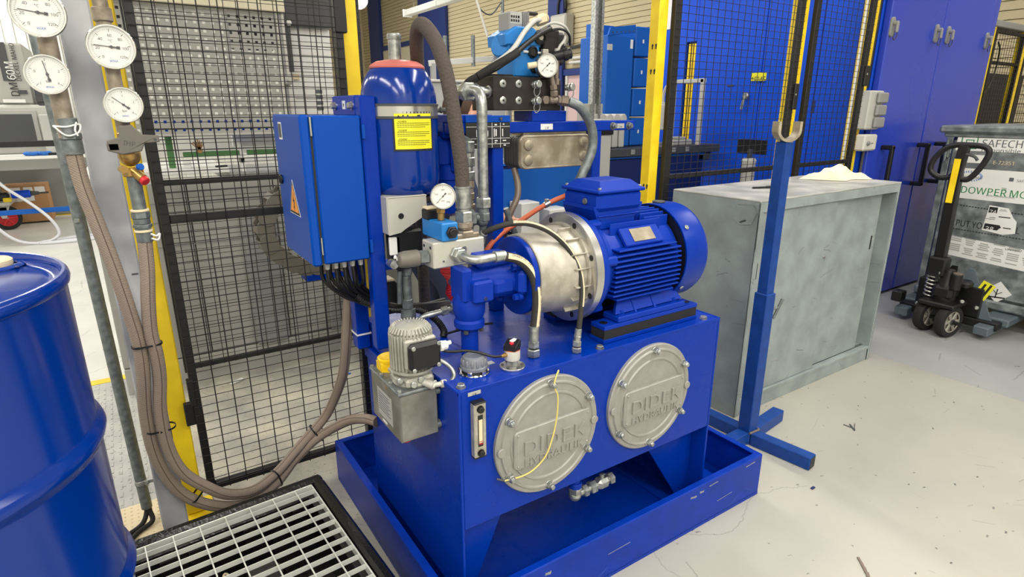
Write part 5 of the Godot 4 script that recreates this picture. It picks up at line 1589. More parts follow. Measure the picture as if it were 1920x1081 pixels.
func hoses():
	# hose from the grey block to the tank, with printed stripe
	thing("pressure_hose", "black hydraulic hose with cream printed stripe bending from the grey block to the tank top", "hose", V(0.268, 0.7215, -0.08))
	var pts := cr([V(0.203, 1.003, -0.118), V(0.218, 1.0, -0.112), V(0.24, 0.992, -0.104), V(0.262, 0.973, -0.096), V(0.278, 0.945, -0.089), V(0.285, 0.91, -0.084), V(0.285, 0.87, -0.081), V(0.281, 0.83, -0.08), V(0.277, 0.8, -0.08)], 8)
	var b := MB.new(); b.tube(pts, 0.0125, 20); part("tube", b, M.hose_black)
	stripe(pts, 0.0125, 0.015, V(0.35, 0.25, 1), 0.012, 0.262, "GH663-12   19,0 mm (0.75 in) DN19   138 bar (2000 psi)   EN853", 0.0062, 0.02)
	b = MB.new(); b.nut(V(0.275, 0.722, -0.08), V(0.275, 0.745, -0.08), 0.0185); b.nut(V(0.275, 0.748, -0.08), V(0.2755, 0.768, -0.08), 0.016); b.turned(V(0.2755, 0.766, -0.08), V(0.02, 1, 0), prof([0.01, 0, 0.0145, 0.001, 0.0145, 0.04, 0.0155, 0.041, 0.0155, 0.044, 0.012, 0.045]), 22); part("lower_fitting", b, M.zinc)
	b = MB.new(); b.tube(cr([V(0.112, 1.005, -0.175), V(0.112, 1.005, -0.15), V(0.118, 1.003, -0.132), V(0.132, 1.002, -0.124), V(0.16, 1.003, -0.121), V(0.185, 1.004, -0.12)], 8), 0.0115, 20)
	b.turned(V(0.178, 1.004, -0.12), V(1, -0.02, 0.06), prof([0.012, 0, 0.0155, 0.001, 0.0155, 0.003, 0.0142, 0.004, 0.0142, 0.03, 0.012, 0.031]), 22)
	part("elbow_fitting", b, M.zinc)
	b = MB.new(); b.nut(V(0.112, 1.005, -0.2), V(0.112, 1.005, -0.187), 0.021); b.nut(V(0.112, 1.005, -0.186), V(0.112, 1.005, -0.168), 0.019); part("union_nut", b, M.zinc)
	# thinner hose arching over the bell housing
	thing("pressure_hose", "thin hydraulic hose arching over the bell housing down to the tank edge", "hose", V(0.39, 0.7215, -0.036))
	pts = cr([V(0.205, 1.045, -0.22), V(0.228, 1.063, -0.19), V(0.262, 1.074, -0.165), V(0.305, 1.072, -0.14), V(0.35, 1.05, -0.115), V(0.388, 1.01, -0.09), V(0.41, 0.955, -0.065), V(0.413, 0.9, -0.05), V(0.405, 0.84, -0.042), V(0.397, 0.79, -0.038)], 8)
	b = MB.new(); b.tube(pts, 0.0075, 16); part("tube", b, M.hose_black)
	stripe(pts, 0.0075, 0.01, V(0.5, 0.6, 0.8), 0.09, 0.425, "GH194-6   9,5 mm (3/8 in) DN10   225 bar (3250 psi)   EN857   GH194-6   9,5 mm   DN10", 0.0032, 0.1)
	b = MB.new(); b.nut(V(0.39, 0.722, -0.037), V(0.39, 0.738, -0.037), 0.0135); b.nut(V(0.39, 0.741, -0.037), V(0.391, 0.757, -0.037), 0.0125); b.turned(V(0.391, 0.756, -0.037), V(0.12, 1, 0), prof([0.006, 0, 0.0095, 0.001, 0.0095, 0.01, 0.0105, 0.011, 0.0105, 0.014, 0.0095, 0.015, 0.0095, 0.034, 0.008, 0.035]), 18); part("lower_fitting", b, M.zinc)
	b = MB.new(); b.cyl(V(0.198, 1.02, -0.235), V(0.208, 1.046, -0.218), 0.011, 16, 0.001); b.nut(V(0.19, 1.005, -0.24), V(0.198, 1.02, -0.235), 0.014); part("upper_fitting", b, M.zinc_dull)
	# thick wrapped hose, up and over behind the accumulator
	thing("wrapped_hose", "thick grey brown wrapped hose rising high and arching behind the accumulator", "hose", V(0.157, 1.058, -0.24))
	pts = cr([V(0.155, 1.165, -0.235), V(0.153, 1.22, -0.235), V(0.146, 1.29, -0.238), V(0.138, 1.37, -0.245), V(0.13, 1.45, -0.26), V(0.121, 1.515, -0.285), V(0.112, 1.555, -0.32), V(0.112, 1.565, -0.36), V(0.125, 1.54, -0.41), V(0.148, 1.48, -0.46), V(0.17, 1.4, -0.5), V(0.19, 1.3, -0.54), V(0.2, 1.2, -0.58), V(0.2, 1.0, -0.6), V(0.2, 0.7215, -0.6)], 8)
	b = MB.new(); b.tube(pts, 0.0185, 22); part("tube", b, M.hose_wrap)
	b = MB.new(); b.turned(V(0.156, 1.115, -0.235), V(-0.01, 1, 0), prof([0.016, 0, 0.021, 0.001, 0.021, 0.052, 0.0225, 0.053, 0.0225, 0.057, 0.0185, 0.058]), 26); part("ferrule", b, M.zinc)
	b = MB.new(); b.nut(V(0.156, 1.078, -0.235), V(0.156, 1.108, -0.235), 0.025); b.cyl(V(0.156, 1.108, -0.235), V(0.156, 1.114, -0.235), 0.018, 18); part("union_nut", b, M.zinc)
	b = MB.new(); b.nut(V(0.156, 1.058, -0.235), V(0.156, 1.078, -0.235), 0.022); b.cyl(V(0.156, 1.064, -0.235), V(0.156, 1.08, -0.235), 0.024, 20, 0.002); part("lower_adaptor", b, M.pipe_brown)
	# yellow earth wire hanging over the left cover
	b = MB.new()
	b.tube(cr([V(0.296, 0.7, 0.004), V(0.29, 0.712, 0.012), V(0.28, 0.714, 0.022), V(0.268, 0.706, 0.03), V(0.262, 0.69, 0.032), V(0.265, 0.672, 0.033), V(0.272, 0.655, 0.034), V(0.272, 0.62, 0.035), V(0.267, 0.58, 0.036), V(0.253, 0.53, 0.037), V(0.232, 0.49, 0.038), V(0.2, 0.462, 0.034), V(0.165, 0.45, 0.028), V(0.115, 0.452, 0.022)], 8), 0.0022, 8)
	solo("earth_wire", "thin yellow green wire hanging from the tank edge across the left cover", "wire", b, M.yellow_wire, V(0.25, 0.45, 0.02))
	b = MB.new(); b.cyl(V(0.115, 0.452, 0.022), V(0.098, 0.458, 0.012), 0.003, 8)
	solo("wire_end", "small dark seal at the lower end of the yellow wire", "wire end", b, M.grey_dark, V(0.105, 0.455, 0.015))

# ---------------------------------------------------------------- small lubrication pump on the tank's left side
func small_pump():
	thing("lubrication_pump", "small grey lubrication pump unit with finned motor hanging on the tank's left side", "pump unit", V(-0.06, 0.565, -0.19))
	var b := MB.new()
	b.prism(P2([-0.108, 0.575, -0.008, 0.575, -0.008, 0.703, -0.108, 0.703]), 0.19, Transform3D(Basis(), V(0, 0, -0.285)), 0.003)
	b.bx(-0.109, -0.1, 0.5765, 0.705, -0.12, -0.1, 0.002)
	part("reservoir", b, M.reservoir)
	b = MB.new(); b.bx(-0.112, -0.004, 0.703, 0.711, -0.288, -0.091, 0.002); part("lid", b, M.zinc_dull)
	for z in [-0.28, -0.215, -0.155, -0.1]:
		for x in [-0.106, -0.011]:
			b = MB.new(); b.cyl(V(x, 0.711, z), V(x, 0.713, z), 0.006, 12); b.nut(V(x, 0.713, z), V(x, 0.718, z), 0.0052); part("lid_screw", b, M.zinc)
	for y in [0.596, 0.69]:
		b = MB.new(); b.cyl(V(-0.009, y, -0.105), V(0.0, y, -0.105), 0.0105, 18, 0.001); b.cyl(V(-0.012, y, -0.1), V(0.012 - 0.013, y, -0.1), 0.009, 12); part("standoff", b, M.zinc_dull)
	b = MB.new(); b.cyl(V(-0.088, 0.576, -0.118), V(-0.088, 0.566, -0.118), 0.013, 20, 0.002); part("drain_plug", b, M.red)
	b = MB.new(); b.bx(-0.1086, -0.108, 0.595, 0.672, -0.245, -0.15); var pl := part("rating_plate", b, M.sticker_grey)
	b = MB.new()
	for i in 8: b.bx(-0.1089, -0.1086, 0.612 + i * 0.007, 0.614 + i * 0.007, -0.238, -0.16 - (i % 3) * 0.008)
	part("print", b, M.ink_grey, pl)
	b = MB.new(); b.bx(-0.1086, -0.108, 0.582, 0.588, -0.22, -0.19); part("small_plate", b, M.sticker_white)
	b = MB.new(); b.bx(-0.1086, -0.108, 0.687, 0.695, -0.185, -0.178); part("oil_mark", b, M.brass)
	# yellow filler cap
	b = MB.new()
	b.prism(P2([-0.03, -0.02, 0.01, -0.03, 0.03, -0.01, 0.025, 0.025, -0.01, 0.03, -0.03, 0.015]), 0.024, Transform3D(Basis(V(1, 0, 0), V(0, 0, 1), V(0, 1, 0)), V(-0.068, 0.711, -0.248)), 0.002)
	b.turned(V(-0.068, 0.729, -0.248), V(0, 1, 0), prof([0.026, 0, 0.031, 0.004, 0.0325, 0.01, 0.032, 0.014, 0.029, 0.016, 0.024, 0.0145, 0.01, 0.013, 0.0, 0.014]), 28)
	part("filler_cap", b, M.yellow_cap)
	# pump foot casting and ribbed motor
	var c := V(-0.047, 0.711, -0.152)
	b = MB.new()
	b.turned(c, V(0, 1, 0), prof([0.05, 0, 0.052, 0.004, 0.05, 0.012, 0.042, 0.02, 0.046, 0.03, 0.054, 0.034, 0.054, 0.04, 0.04, 0.042]), 36)
	b.box(c + V(0, 0.012, 0.035), V(0.075, 0.024, 0.03), 0.006)
	b.box(c + V(-0.035, 0.012, 0), V(0.03, 0.022, 0.06), 0.006)
	b.box(c + V(-0.045, 0.032, -0.01), V(0.02, 0.01, 0.03), 0.002)
	part("pump_foot", b, M.cast_small)
	for p in [V(-0.02, 0.012, 0.052), V(-0.046, 0.02, 0.03), V(0.0, 0.02, 0.05)]:
		b = MB.new(); b.cyl(c + p, c + p + V(-0.002, 0, 0.006), 0.0085, 16, 0.002); part("plug_screw", b, M.zinc)
	b = MB.new()
	b.turned(c + V(0, 0.04, 0), V(0, 1, 0), prof([0, 0, 0.047, 0, 0.047, 0.085, 0.043, 0.1, 0.034, 0.109, 0.018, 0.113, 0, 0.114]), 40)
	part("motor_body", b, M.cast_small)
	for i in 34:
		b = MB.new()
		var a := TAU * i / 34
		var d := V(cos(a), 0, sin(a))
		b.box(c + V(0, 0.087, 0) + d * 0.048, V(0.012, 0.09, 0.0035), 0.001, Basis(V(0, -1, 0), a))
		b.box(c + V(0, 0.14, 0) + d * 0.043, V(0.014, 0.016, 0.0035), 0.001, Basis(V(0, -1, 0), a) * Basis(V(0, 0, 1), 0.65))
		part("rib", b, M.cast_small)
	b = MB.new(); b.turned(c + V(0, 0.152, 0), V(0, 1, 0), prof([0, 0, 0.0095, 0, 0.0085, 0.003, 0.0045, 0.004, 0.003, 0.001, 0, 0.001]), 18); part("top_plug", b, M.grey_mid)
	# black terminal box on its front
	b = MB.new(); b.bx(-0.085, -0.002, 0.762, 0.839, -0.115, -0.098, 0.005); part("box_frame", b, M.cast_small)
	b = MB.new(); b.bx(-0.083, -0.001, 0.764, 0.834, -0.098, -0.075, 0.008); var tb := part("terminal_box", b, M.black)
	for p in [[-0.074, 0.826], [-0.008, 0.827], [-0.074, 0.77], [-0.01, 0.772]]:
		b = MB.new(); b.cyl(V(p[0], p[1], -0.0755), V(p[0], p[1], -0.072), 0.0055, 14, 0.001); part("box_screw", b, M.zinc, tb)
	b = MB.new(); b.cyl(V(-0.001, 0.812, -0.088), V(0.008, 0.812, -0.088), 0.0135, 8, 0.001, -1.0, true); b.cyl(V(0.008, 0.812, -0.088), V(0.02, 0.812, -0.088), 0.0115, 16, 0.002); b.cyl(V(0.02, 0.815, -0.088), V(0.03, 0.816, -0.088), 0.0055, 10); part("cable_gland", b, M.white)
	# outlet pipe
	b = MB.new(); b.cyl(V(-0.04, 0.722, -0.104), V(-0.024, 0.716, -0.08), 0.01, 12); b.cyl(V(-0.03, 0.717, -0.085), V(0.006, 0.714, -0.08), 0.0065, 12); b.nut(V(-0.004, 0.715, -0.081), V(0.01, 0.714, -0.08), 0.0105); b.cyl(V(-0.032, 0.7165, -0.086), V(-0.02, 0.7145, -0.082), 0.008, 12, 0.001); part("outlet_fitting", b, M.block)
	b = MB.new(); b.tube(cr([V(0.008, 0.714, -0.08), V(0.022, 0.717, -0.078), V(0.035, 0.726, -0.085), V(0.036, 0.738, -0.095), V(0.026, 0.752, -0.105), V(0.01, 0.765, -0.115), V(-0.002, 0.776, -0.12)], 7), 0.0055, 12); part("outlet_pipe", b, M.zinc)

func tank_fittings():
	thing("breather_cap", "grey ribbed filler and breather cap with a chrome bayonet ring on the tank", "breather cap", V(0.093, 0.7215, -0.085))
	var c := V(0.093, 0.7215, -0.085)
	var b := MB.new(); b.turned(c, V(0, 1, 0), prof([0, 0, 0.039, 0, 0.04, 0.002, 0.038, 0.005, 0.034, 0.006, 0.0, 0.006]), 36)
	for k in 6:
		var a := TAU * k / 6 + 0.3
		b.box(c + V(cos(a) * 0.036, 0.008, sin(a) * 0.036), V(0.008, 0.012, 0.012), 0.002, Basis(V(0, -1, 0), a))
	part("bayonet_ring", b, M.chrome)
	b = MB.new(); b.turned(c, V(0, 1, 0), prof([0.03, 0.005, 0.032, 0.006, 0.032, 0.012, 0.03, 0.013]), 32); part("gasket", b, M.black)
	b = MB.new()
	b.turned(c, V(0, 1, 0), prof([0, 0.012, 0.035, 0.012, 0.036, 0.015, 0.0355, 0.02, 0.032, 0.022, 0.03, 0.04, 0.028, 0.044, 0.022, 0.0465, 0.019, 0.0455, 0.0, 0.045]), 40)
	part("cap", b, M.cap_grey)
	for k in 14:
		b = MB.new()
		var a := TAU * k / 14
		b.ball(c + V(cos(a) * 0.0305, 0.03, sin(a) * 0.0305), V(0.0042, 0.011, 0.0042), 10)
		part("grip_rib", b, M.cap_grey)
	thing("level_sensor", "white and black level sensor with red light on a round steel flange", "sensor", V(0.19, 0.7215, -0.055))
	c = V(0.19, 0.7215, -0.055)
	b = MB.new(); b.turned(c, V(0, 1, 0), prof([0, 0, 0.0325, 0, 0.0335, 0.001, 0.0335, 0.005, 0.0325, 0.006, 0, 0.006]), 36); var fl := part("flange", b, M.alu_turned)
	for k in 6:
		b = MB.new()
		var a := TAU * k / 6 + 0.5
		b.cyl(c + V(cos(a) * 0.026, 0.006, sin(a) * 0.026), c + V(cos(a) * 0.026, 0.01, sin(a) * 0.026), 0.004, 10, 0.0008); part("screw", b, M.grey_dark, fl)
	b = MB.new(); b.nut(c + V(0, 0.006, 0), c + V(0, 0.02, 0), 0.0145); part("hex", b, M.zinc)
	b = MB.new(); b.turned(c, V(0, 1, 0), prof([0, 0.02, 0.012, 0.02, 0.0195, 0.023, 0.0205, 0.025, 0.0205, 0.052, 0, 0.052]), 32); part("sleeve", b, M.off_white)
	b = MB.new(); b.turned(c, V(0, 1, 0), prof([0.0207, 0.05, 0.0209, 0.05, 0.0209, 0.0525, 0.0207, 0.0525]), 32); part("orange_ring", b, M.hose_orange)
	b = MB.new(); b.prism(P2([-0.0205, 0, 0.0205, 0, 0.0205, 0.018, 0.012, 0.022, -0.0205, 0.012]), 0.034, Transform3D(Basis(V(0.8, 0, -0.6), V(0, 1, 0), V(0.6, 0, 0.8)), c + V(-0.0102, 0.052, -0.0136)), 0.002); b.turned(c, V(0, 1, 0), prof([0, 0.052, 0.0203, 0.052, 0.0203, 0.064, 0, 0.066]), 32); var hd := part("head", b, M.black)
	b = MB.new(); b.box(c + V(0.006, 0.072, -0.004), V(0.022, 0.005, 0.013), 0.0022, Basis(V(0, 1, 0), 0.4)); part("display_window", b, M.white, hd)
	b = MB.new(); b.box(c + V(-0.006, 0.0695, 0.006), V(0.009, 0.005, 0.008), 0.001); part("led_light", b, M.led_red, hd)
	b = MB.new(); b.cyl(c + V(-0.019, 0.04, 0.002), c + V(-0.03, 0.04, 0.003), 0.0055, 12, 0.001); b.cyl(c + V(-0.03, 0.04, 0.003), c + V(-0.036, 0.04, 0.0035), 0.004, 10); part("connector", b, M.brass)
	b = MB.new(); b.tube(cr([V(0.154, 0.7615, -0.052), V(0.13, 0.766, -0.055), V(0.1, 0.777, -0.075), V(0.07, 0.783, -0.09), V(0.045, 0.785, -0.095), V(0.022, 0.79, -0.098), V(0.008, 0.795, -0.11)], 7), 0.0035, 10)
	solo("sensor_cable", "thin black cable from the level sensor to the small pump", "cable", b, M.black, V(0.154, 0.7615, -0.052))
	b = MB.new(); b.tube(cr([V(0.14, 0.735, -0.33), V(0.17, 0.76, -0.28), V(0.2, 0.775, -0.25), V(0.25, 0.77, -0.25)], 7), 0.0035, 8)
	solo("sensor_cable", "thin black cable lying over the tank top behind the suction pipe", "cable", b, M.black, V(0.14, 0.73, -0.33))
	b = MB.new(); b.tube(cr([V(0.26, 0.724, -0.16), V(0.285, 0.73, -0.165), V(0.3, 0.735, -0.19), V(0.285, 0.728, -0.215), V(0.265, 0.724, -0.2), V(0.25, 0.723, -0.19)], 6), 0.0012, 6)
	solo("seal_wire", "thin twisted wire loop lying on the dark tank top under the pump", "wire", b, M.grey_mid, V(0.26, 0.722, -0.17))

# ---------------------------------------------------------------- supply column, gauges, braided hoses
func braided(label: String, pts: Array, r := 0.017) -> MeshInstance3D:
	var b := MB.new()
	b.tube(pts, r, 20, true, 0.0145)
	return solo("braided_hose", label, "hose", b, M.braid, pts[0], "brown braided hoses")

func tie(label: String, c: Vector3, axis: Vector3, w: float, h: float, m: StandardMaterial3D, across := Vector3.RIGHT):
	# a strap round two hoses lying side by side
	var b := MB.new()
	var y := axis.normalized()
	var x := (across - y * across.dot(y)).normalized()
	var z := x.cross(y)
	var loop := rrect(w, h, min(w, h) * 0.48, 6)
	for k in loop.size():
		var p := loop[k]; var q := loop[(k + 1) % loop.size()]
		b.bar(c + x * p.x + z * p.y, c + x * q.x + z * q.y, 0.005, 0.0015, 0.0, (c + x * p.x + z * p.y) - c)
	b.box(c + z * (h / 2 + 0.002), V(0.006, 0.006, 0.006), 0.001)
	solo("cable_tie", label, "cable tie", b, m, c)

func supply_column():
	thing("steel_column", "dented grey painted steel column beside the yellow post, behind the braided hoses", "column", V(-0.604, 0, -0.8))
	var b := MB.new(); b.bx(-0.646, -0.576, 0.01, 4.0, -0.85, -0.75, 0.004); part("shaft", b, M.column_grey)
	b = MB.new(); b.bx(-0.69, -0.54, 0, 0.01, -0.89, -0.71, 0.002); part("foot_plate", b, M.column_grey)
	b = MB.new(); b.bx(-0.598, -0.583, 0.93, 0.934, -0.75, -0.7492); stuff(part("scratch", b, M.grey_dark))
	b = MB.new(); b.bx(-0.582, -0.5755, 0.42, 0.445, -0.7502, -0.745, 0.001); part("cable_clip", b, M.grey_dark)
	for s in [0, 1]:
		var x: float = [-0.667, -0.5555][s]
		var y0: float = [1.3, 1.31][s]
		thing("supply_pipe", ["left brownish steel supply pipe carrying two gauges, in front of the column's left edge", "right brownish steel supply pipe carrying two gauges, in front of the yellow post"][s], "pipe", V(x, y0, -0.625), "supply pipes on the column")
		b = MB.new(); b.cyl(V(x, y0, -0.625), V(x, 3.6, -0.625), [0.0185, 0.0155][s], 24); part("tube", b, M.pipe_brown)
		for y in [1.42, 1.6]:
			b = MB.new()
			b.cyl(V(x, y + (0.015 if s == 0 else -0.045), -0.625), V(x, y + (0.045 if s == 0 else -0.015), -0.625), 0.02, 20, 0.002)
			part("sleeve", b, M.pipe_brown)
		for y in ([1.561, 1.436] if s == 0 else [1.498, 1.372]):
			b = MB.new(); b.cyl(V(x, y, -0.62), V(x - 0.004, y, -0.597 if y > 1.49 else -0.612), 0.009, 12); part("gauge_stem", b, M.brass)
		b = MB.new(); b.bx(x - 0.02, x + 0.02, 1.75, 1.78, -0.75, -0.6, 0.002); b.bx(x - 0.02, x + 0.02, 2.6, 2.63, -0.75, -0.6, 0.002); part("pipe_clamp", b, M.zinc_dull)
	# lower ends
	b = MB.new()
	thing("hose_coupling", "steel hose coupling tied with white string under the left supply pipe", "coupling", V(-0.664, 1.29, -0.628))
	b.cyl(V(-0.664, 1.3, -0.627), V(-0.664, 1.345, -0.626), 0.0215, 22, 0.002); b.nut(V(-0.664, 1.295, -0.628), V(-0.664, 1.312, -0.628), 0.024); b.turned(V(-0.663, 1.262, -0.63), V(0, 1, 0), prof([0.019, 0, 0.0215, 0.001, 0.0215, 0.033, 0.018, 0.034]), 22)
	part("body", b, M.zinc_dull)
	b = MB.new(); b.tube(cr([V(-0.69, 1.327, -0.61), V(-0.665, 1.325, -0.603), V(-0.64, 1.33, -0.612), V(-0.645, 1.312, -0.604), V(-0.668, 1.306, -0.602), V(-0.688, 1.326, -0.606)], 6), 0.0022, 6); b.tube(cr([V(-0.645, 1.335, -0.607), V(-0.65, 1.318, -0.602), V(-0.647, 1.305, -0.603)], 6), 0.0022, 6); part("string", b, M.white)
	gauge("round bimetal thermometer high on the left supply pipe, topmost at the picture's left", V(-0.671, 1.561, -0.585), V(0, -0.02, 1), 0.0505, 0.014, deg_to_rad(172), 1, "thermometers on the supply pipes", "chrome")
	gauge("liquid filled pressure gauge with upright needle on the left supply pipe", V(-0.678, 1.436, -0.585), V(0, -0.02, 1), 0.042, 0.03, deg_to_rad(98), 2, "pressure gauges on the supply pipes", "chrome")
	gauge("round bimetal thermometer on the right supply pipe above the smaller gauge", V(-0.55, 1.499, -0.588), V(0, -0.02, 1), 0.0485, 0.014, deg_to_rad(174), 1, "thermometers on the supply pipes", "chrome")
	gauge("liquid filled pressure gauge with slanting needle just above the grey valve handle", V(-0.547, 1.373, -0.588), V(0, -0.02, 1), 0.0405, 0.03, deg_to_rad(140), 2, "pressure gauges on the supply pipes", "chrome")
	thing("shutoff_valve", "brass shut-off valve with a grey winged handle on the right pipe", "valve", V(-0.553, 1.19, -0.625))
	b = MB.new(); b.cyl(V(-0.5555, 1.31, -0.625), V(-0.554, 1.24, -0.625), 0.017, 18, 0.002); b.ball(V(-0.5545, 1.255, -0.625), V(0.024, 0.026, 0.024), 18); b.nut(V(-0.554, 1.225, -0.625), V(-0.5535, 1.205, -0.625), 0.022); b.cyl(V(-0.5535, 1.22, -0.618), V(-0.535, 1.2, -0.6), 0.012, 14, 0.001); b.cyl(V(-0.575, 1.225, -0.61), V(-0.57, 1.225, -0.59), 0.009, 12); part("body", b, M.brass)
	b = MB.new(); b.cyl(V(-0.552, 1.28, -0.62), V(-0.552, 1.284, -0.598), 0.011, 14); part("spindle", b, M.grey_dark)
	b = MB.new()
	b.prism(P2([-0.045, -0.02, -0.02, -0.03, 0.02, -0.026, 0.03, -0.008, 0.062, -0.008, 0.062, 0.008, 0.03, 0.012, 0.012, 0.036, -0.012, 0.036, -0.02, 0.01, -0.045, 0.004]), 0.012, Transform3D(Basis(V(0, 0, 1), 0.06), V(-0.549, 1.291, -0.6)), 0.002)
	b.bx(-0.596, -0.57, 1.268, 1.288, -0.61, -0.588, 0.003)
	var hd := part("handle", b, M.chain_grey)
	b = MB.new(); b.cyl(V(-0.496, 1.293, -0.588), V(-0.496, 1.293, -0.5875), 0.0035, 10); text(b, "IHP", 0.011, Transform3D(Basis(V(0, 0, 1), -0.2), V(-0.55, 1.285, -0.588)), 0.0004); part("marking", b, M.grey_dark, hd)
	b = MB.new(); b.cyl(V(-0.536, 1.2, -0.602), V(-0.53, 1.192, -0.594), 0.0115, 14, 0.002); part("red_cap", b, M.red)
	b = MB.new(); b.cyl(V(-0.54, 1.228, -0.602), V(-0.534, 1.23, -0.593), 0.008, 12, 0.001); part("blue_cap", b, M.blue_light)
	thing("hose_coupling", "steel hose coupling with white sealing tape under the right supply pipe", "coupling", V(-0.5535, 1.06, -0.627))
	b = MB.new(); b.cyl(V(-0.5535, 1.21, -0.625), V(-0.5535, 1.12, -0.626), 0.0155, 20); b.nut(V(-0.5535, 1.118, -0.626), V(-0.5535, 1.1, -0.626), 0.021); b.cyl(V(-0.5535, 1.1, -0.626), V(-0.5535, 1.088, -0.626), 0.019, 18); b.nut(V(-0.5535, 1.088, -0.626), V(-0.5535, 1.076, -0.627), 0.0215); b.cyl(V(-0.5535, 1.076, -0.627), V(-0.554, 1.04, -0.629), 0.0185, 18, 0.002); part("body", b, M.zinc_dull)
	for y in [1.124, 1.072]:
		b = MB.new(); b.cyl(V(-0.5535, y, -0.626), V(-0.5535, y - 0.006, -0.626), 0.0205, 22, 0.001); part("sealing_tape", b, M.cream)
	b = MB.new(); b.tube(cr([V(-0.54, 1.062, -0.61), V(-0.528, 1.055, -0.612), V(-0.52, 1.06, -0.616), V(-0.526, 1.045, -0.612), V(-0.54, 1.05, -0.61)], 5), 0.0025, 6); part("string", b, M.white)
	# braided hoses, down, round the column foot and over to the tank
	braided("brown braided hose starting under the left supply pipe and ending at the tank's left side", cr([V(-0.663, 1.285, -0.629), V(-0.662, 1.23, -0.63), V(-0.659, 1.18, -0.63), V(-0.647, 1.1, -0.63), V(-0.63, 0.98, -0.63), V(-0.617, 0.855, -0.632), V(-0.611, 0.77, -0.634), V(-0.615, 0.685, -0.64), V(-0.628, 0.56, -0.664), V(-0.628, 0.43, -0.68), V(-0.606, 0.32, -0.692), V(-0.566, 0.235, -0.7), V(-0.49, 0.165, -0.71), V(-0.4, 0.125, -0.735), V(-0.305, 0.13, -0.785), V(-0.225, 0.165, -0.84), V(-0.15, 0.21, -0.852), V(-0.095, 0.248, -0.83), V(-0.045, 0.315, -0.74), V(-0.02, 0.36, -0.64), V(0.0, 0.372, -0.58)], 8))
	braided("brown braided hose starting under the right supply pipe and climbing behind the cabinet frame", cr([V(-0.554, 1.06, -0.629), V(-0.556, 1.03, -0.629), V(-0.562, 0.96, -0.628), V(-0.573, 0.88, -0.627), V(-0.58, 0.8, -0.627), V(-0.577, 0.73, -0.629), V(-0.58, 0.66, -0.638), V(-0.593, 0.56, -0.652), V(-0.592, 0.44, -0.664), V(-0.568, 0.34, -0.672), V(-0.512, 0.26, -0.682), V(-0.455, 0.2, -0.7), V(-0.38, 0.162, -0.74), V(-0.295, 0.165, -0.795), V(-0.215, 0.2, -0.842), V(-0.14, 0.245, -0.868), V(-0.09, 0.3, -0.86), V(-0.065, 0.4, -0.8), V(-0.055, 0.52, -0.72), V(-0.052, 0.66, -0.665), V(-0.035, 0.8, -0.655), V(-0.01, 0.92, -0.66)], 8))
	tie("black tie holding both braided hoses together at the column, upper one", V(-0.594, 0.765, -0.631), V(0, 1, 0), 0.071, 0.039, M.black)
	tie("black tie holding both braided hoses together at the column, lower one", V(-0.6, 0.5, -0.666), V(0, 1, 0.1), 0.074, 0.039, M.black)
	tie("black tie on the braided hoses where they bend away from the column foot", V(-0.535, 0.25, -0.692), V(0.75, -0.66, -0.1), 0.074, 0.039, M.black, V(0.66, 0.75, 0))
	tie("black tie on the braided hoses behind the black pallet's rim", V(-0.3, 0.148, -0.79), V(0.8, 0.25, -0.45), 0.072, 0.04, M.black, V(0, 1, 0))
	tie("black tie where the two braided hoses part above the drip tray corner", V(-0.135, 0.235, -0.86), V(0.8, 0.5, 0.1), 0.076, 0.04, M.black, V(-0.4, 0.9, -0.2))
	# galvanised conduit behind the column, its plate and cables
	thing("cable_conduit", "straight galvanised conduit tube standing left of the grey column", "conduit", V(-0.69, 0.05, -1.0))
	b = MB.new(); b.cyl(V(-0.688, 0.06, -1.0), V(-0.71, 1.75, -1.0), 0.0165, 20); part("tube", b, M.zinc_dull)
	b = MB.new(); b.cyl(V(-0.6895, 0.155, -1.0), V(-0.69, 0.17, -1.0), 0.0185, 20, 0.001); b.box(V(-0.665, 0.163, -0.985), V(0.03, 0.012, 0.004), 0.001); b.nut(V(-0.672, 0.163, -0.982), V(-0.672, 0.163, -0.972), 0.006); part("pipe_clip", b, M.zinc)
	b = MB.new(); b.bx(-0.712, -0.7, 1.05, 1.062, -0.99, -0.978, 0.001); part("upper_clip", b, M.zinc)
	thing("floor_plate", "small dotted white anti-slip plate on the floor at the conduit's foot", "plate", V(-0.72, 0, -1.02))
	b = MB.new(); b.bx(-0.79, -0.648, 0.0, 0.004, -1.13, -0.92, 0.001); part("plate", b, M.cream)
	b = MB.new()
	for i in 7:
		for k in 9: b.cyl(V(-0.78 + i * 0.02, 0.004, -1.115 + k * 0.023), V(-0.78 + i * 0.02, 0.0056, -1.115 + k * 0.023), 0.003, 8)
	stuff(part("anti_slip_dots", b, M.cream))
	for s in [0, 1]:
		b = MB.new()
		b.tube(cr([V(-0.689 + s * 0.008, 0.085, -1.0), V(-0.69 + s * 0.008, 0.05, -0.995), V(-0.71 + s * 0.03, 0.02, -0.97), V(-0.76 + s * 0.035, 0.013, -0.94), V(-0.82 + s * 0.05, 0.012, -0.9 + s * 0.03), V(-0.95 + s * 0.1, 0.012, -0.86 + s * 0.12)], 7), 0.008, 10)
		solo("ground_cable", ["black cable leaving the conduit's foot towards the drum", "black cable curving over the white floor plate, nearer the pallet"][s], "cable", b, M.rubber, V(-0.69, 0, -1.0), "black cables at the conduit foot")

